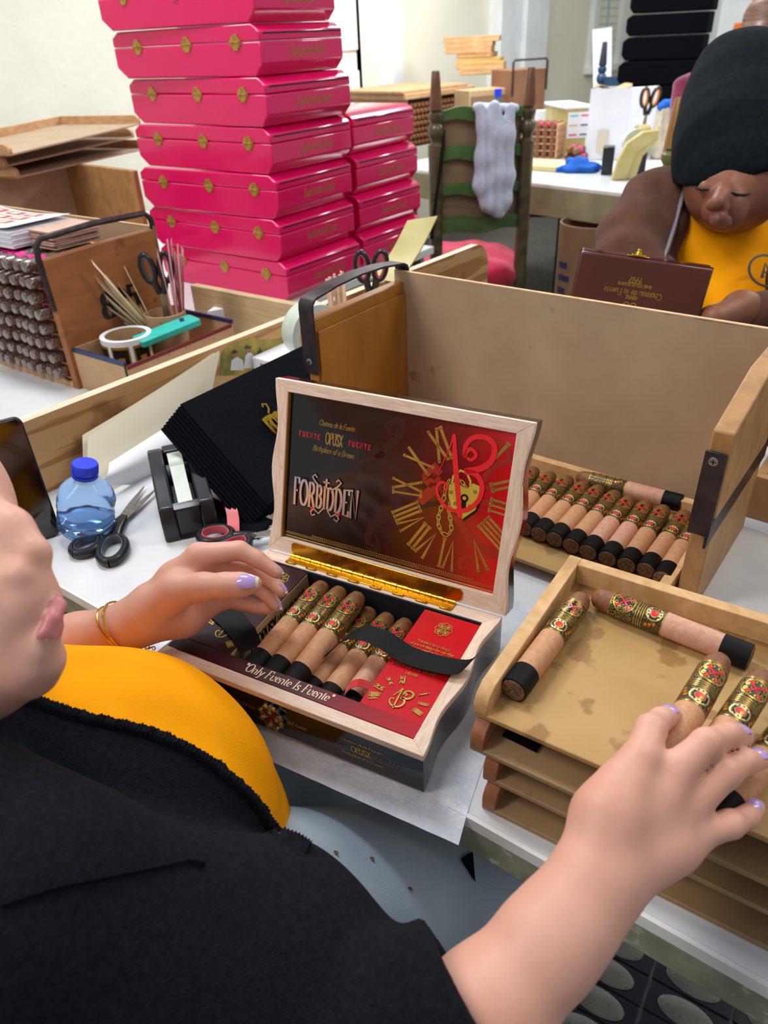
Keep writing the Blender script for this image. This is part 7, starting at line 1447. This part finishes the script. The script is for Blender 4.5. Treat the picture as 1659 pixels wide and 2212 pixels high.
# dark lacquered box in the hands
A = Vector(dep(1255, 542, 1.10)); Bq = Vector(dep(1542, 582, 1.06)); ex = (Bq-A); wbx = ex.length; ez = Vector((0, 0, 1)); ey = Vector(ez.cross(ex)).normalized(); ez = (ez*1+ey*.10)
fm = frame(A, ex, ez); t = thing('lacquered_box', 'dark red lacquered box with gold print and a brass clasp held by the bowed person', 'cigar box', mtx=fm @ TR(0, 0, -.132))
MB().box(0, wbx, 0, .040, 0, .132).build('box_body', M['maro'], t, bevel=.003); MB().box(-.001, wbx+.001, .012, .0125, -.0005, .1326).build('lid_seam', M['blk'], t)
s = MB(); s.X = TR(wbx*.44, .012, .133); s.prism([(-.016, -.004), (.016, -.004), (.016, .005), (-.016, .005)], 0, .002); s.lathe([(.006, .001), (.006, .004), (.003, .008), (.004, .011)], 14); s.box(-.010, .010, -.008, .008, .0015, .004); s.build('brass_clasp', M['gold'], t, bevel=.0008)
s = MB(); s.X = Matrix(((1, 0, 0, 0), (0, 0, -1, -.0006), (0, 1, 0, 0), (0, 0, 0, 1))); cxx = wbx*.46
text(s, 'A', 0, 0, .0001); 
for tx, yy, hh_, w_ in (('1992', .106, .009, .16), ('RARE ESTATE RESERVE', .097, .0042, .2), ('Chateau de la Fuente', .087, .009, .1), ('OPUSX', .079, .005, .2)): text(s, tx, cxx, yy, hh_, w_, .08, anchor='c', rot=PI)
s.build('gold_lettering', M['goldd'], t, smooth=0)
s = MB(); s.X = Matrix(((1, 0, 0, cxx), (0, 0, -1, -.0006), (0, 1, 0, .047), (0, 0, 0, 1))); s.mi = 0
s.prism([(.017*math.cos(a)*(1+.1*math.cos(6*a)), .019*math.sin(a)*(1+.1*math.cos(6*a))) for a in [2*PI*k/40 for k in range(40)]], 0, .0002); s.mi = 1; pen(s, [(-.012, .012), (.004, -.012)], .004, .004, .0004); pen(s, [(.012, .012), (-.004, -.012)], .004, .004, .0004); s.mi = 2
for k in range(10): a = k*PI/5; pen(s, arc(.0165*math.cos(a), .019*math.sin(a), .004, .004, 0, 360, 10), .0012, .0012, .0005)
s.build('crest_print', [mat('crest olive', '4e4a34', '8a6e3c', rough=.4, scale=200), M['redp'], M['goldp']], t, smooth=0)
# ------------------------------------------------------------------ far people at the top right
W3 = thing('person', 'far person in a navy top with only chin and shoulder in view', 'person', tuple(dep(1630, 120, 4.0)*np.array([1, 1, 0])))
f3 = [[(1665, -20, 4.0, .095), (1655, 15, 3.95, .06)], [(1670, 60, 4.05, .07)]]; lo, hi = bounds(f3, .03); H = SDF(lo, hi, .01); chn(H, f3[0], .03); chn(H, [(1670, 10, 4.0, .06), (1672, 60, 4.05, .06)], .03); P_, F_ = H.mesh(); npmesh('body', P_, F_, M['skin'], W3)
f3 = [[(1680, 60, 4.1, .13), (1640, 90, 4.05, .12), (1640, 250, 4.1, .16), (1660, 420, 4.1, .18)], [(1620, 80, 3.95, .06), (1600, 150, 3.85, .05)]]; lo, hi = bounds(f3, .03); H = SDF(lo, hi, .012)
for l in f3: chn(H, l, .04)
P_, F_ = H.mesh(); npmesh('navy_top', P_, F_, M['navyc'], W3)
W4 = thing('person', 'far person with brown hair in a net seen from behind above the beanie', 'person', tuple(dep(1660, 200, 2.9)*np.array([1, 1, 0])))
f4 = [[(1672, 50, 2.95, .10), (1690, 150, 3.0, .06), (1720, 260, 3.0, .12), (1720, 500, 3.0, .16)]]; lo, hi = bounds(f4, .03); H = SDF(lo, hi, .01); chn(H, f4[0], .02); P_, F_ = H.mesh(); npmesh('body', P_, F_, M['skin'], W4)
H = SDF(np.array(dep(1660, 50, 2.95))-.2, np.array(dep(1660, 50, 2.95))+.2, .008); chn(H, [(1665, 45, 2.93, .107), (1655, 78, 2.92, .075)], .02); P_, F_ = H.mesh(); npmesh('hair', P_, F_, M['hairm'], W4)
t = thing('orange_cone', 'orange spool standing on the far table beside the navy top', 'spool', tuple(dep(1590, 80, 3.9))); s = MB(); s.lathe([(.035, -.08), (.028, .0), (.02, .06), (.012, .065)], 16); s.build('spool_body', mat('terracotta', 'c0622e', rough=.6), t)
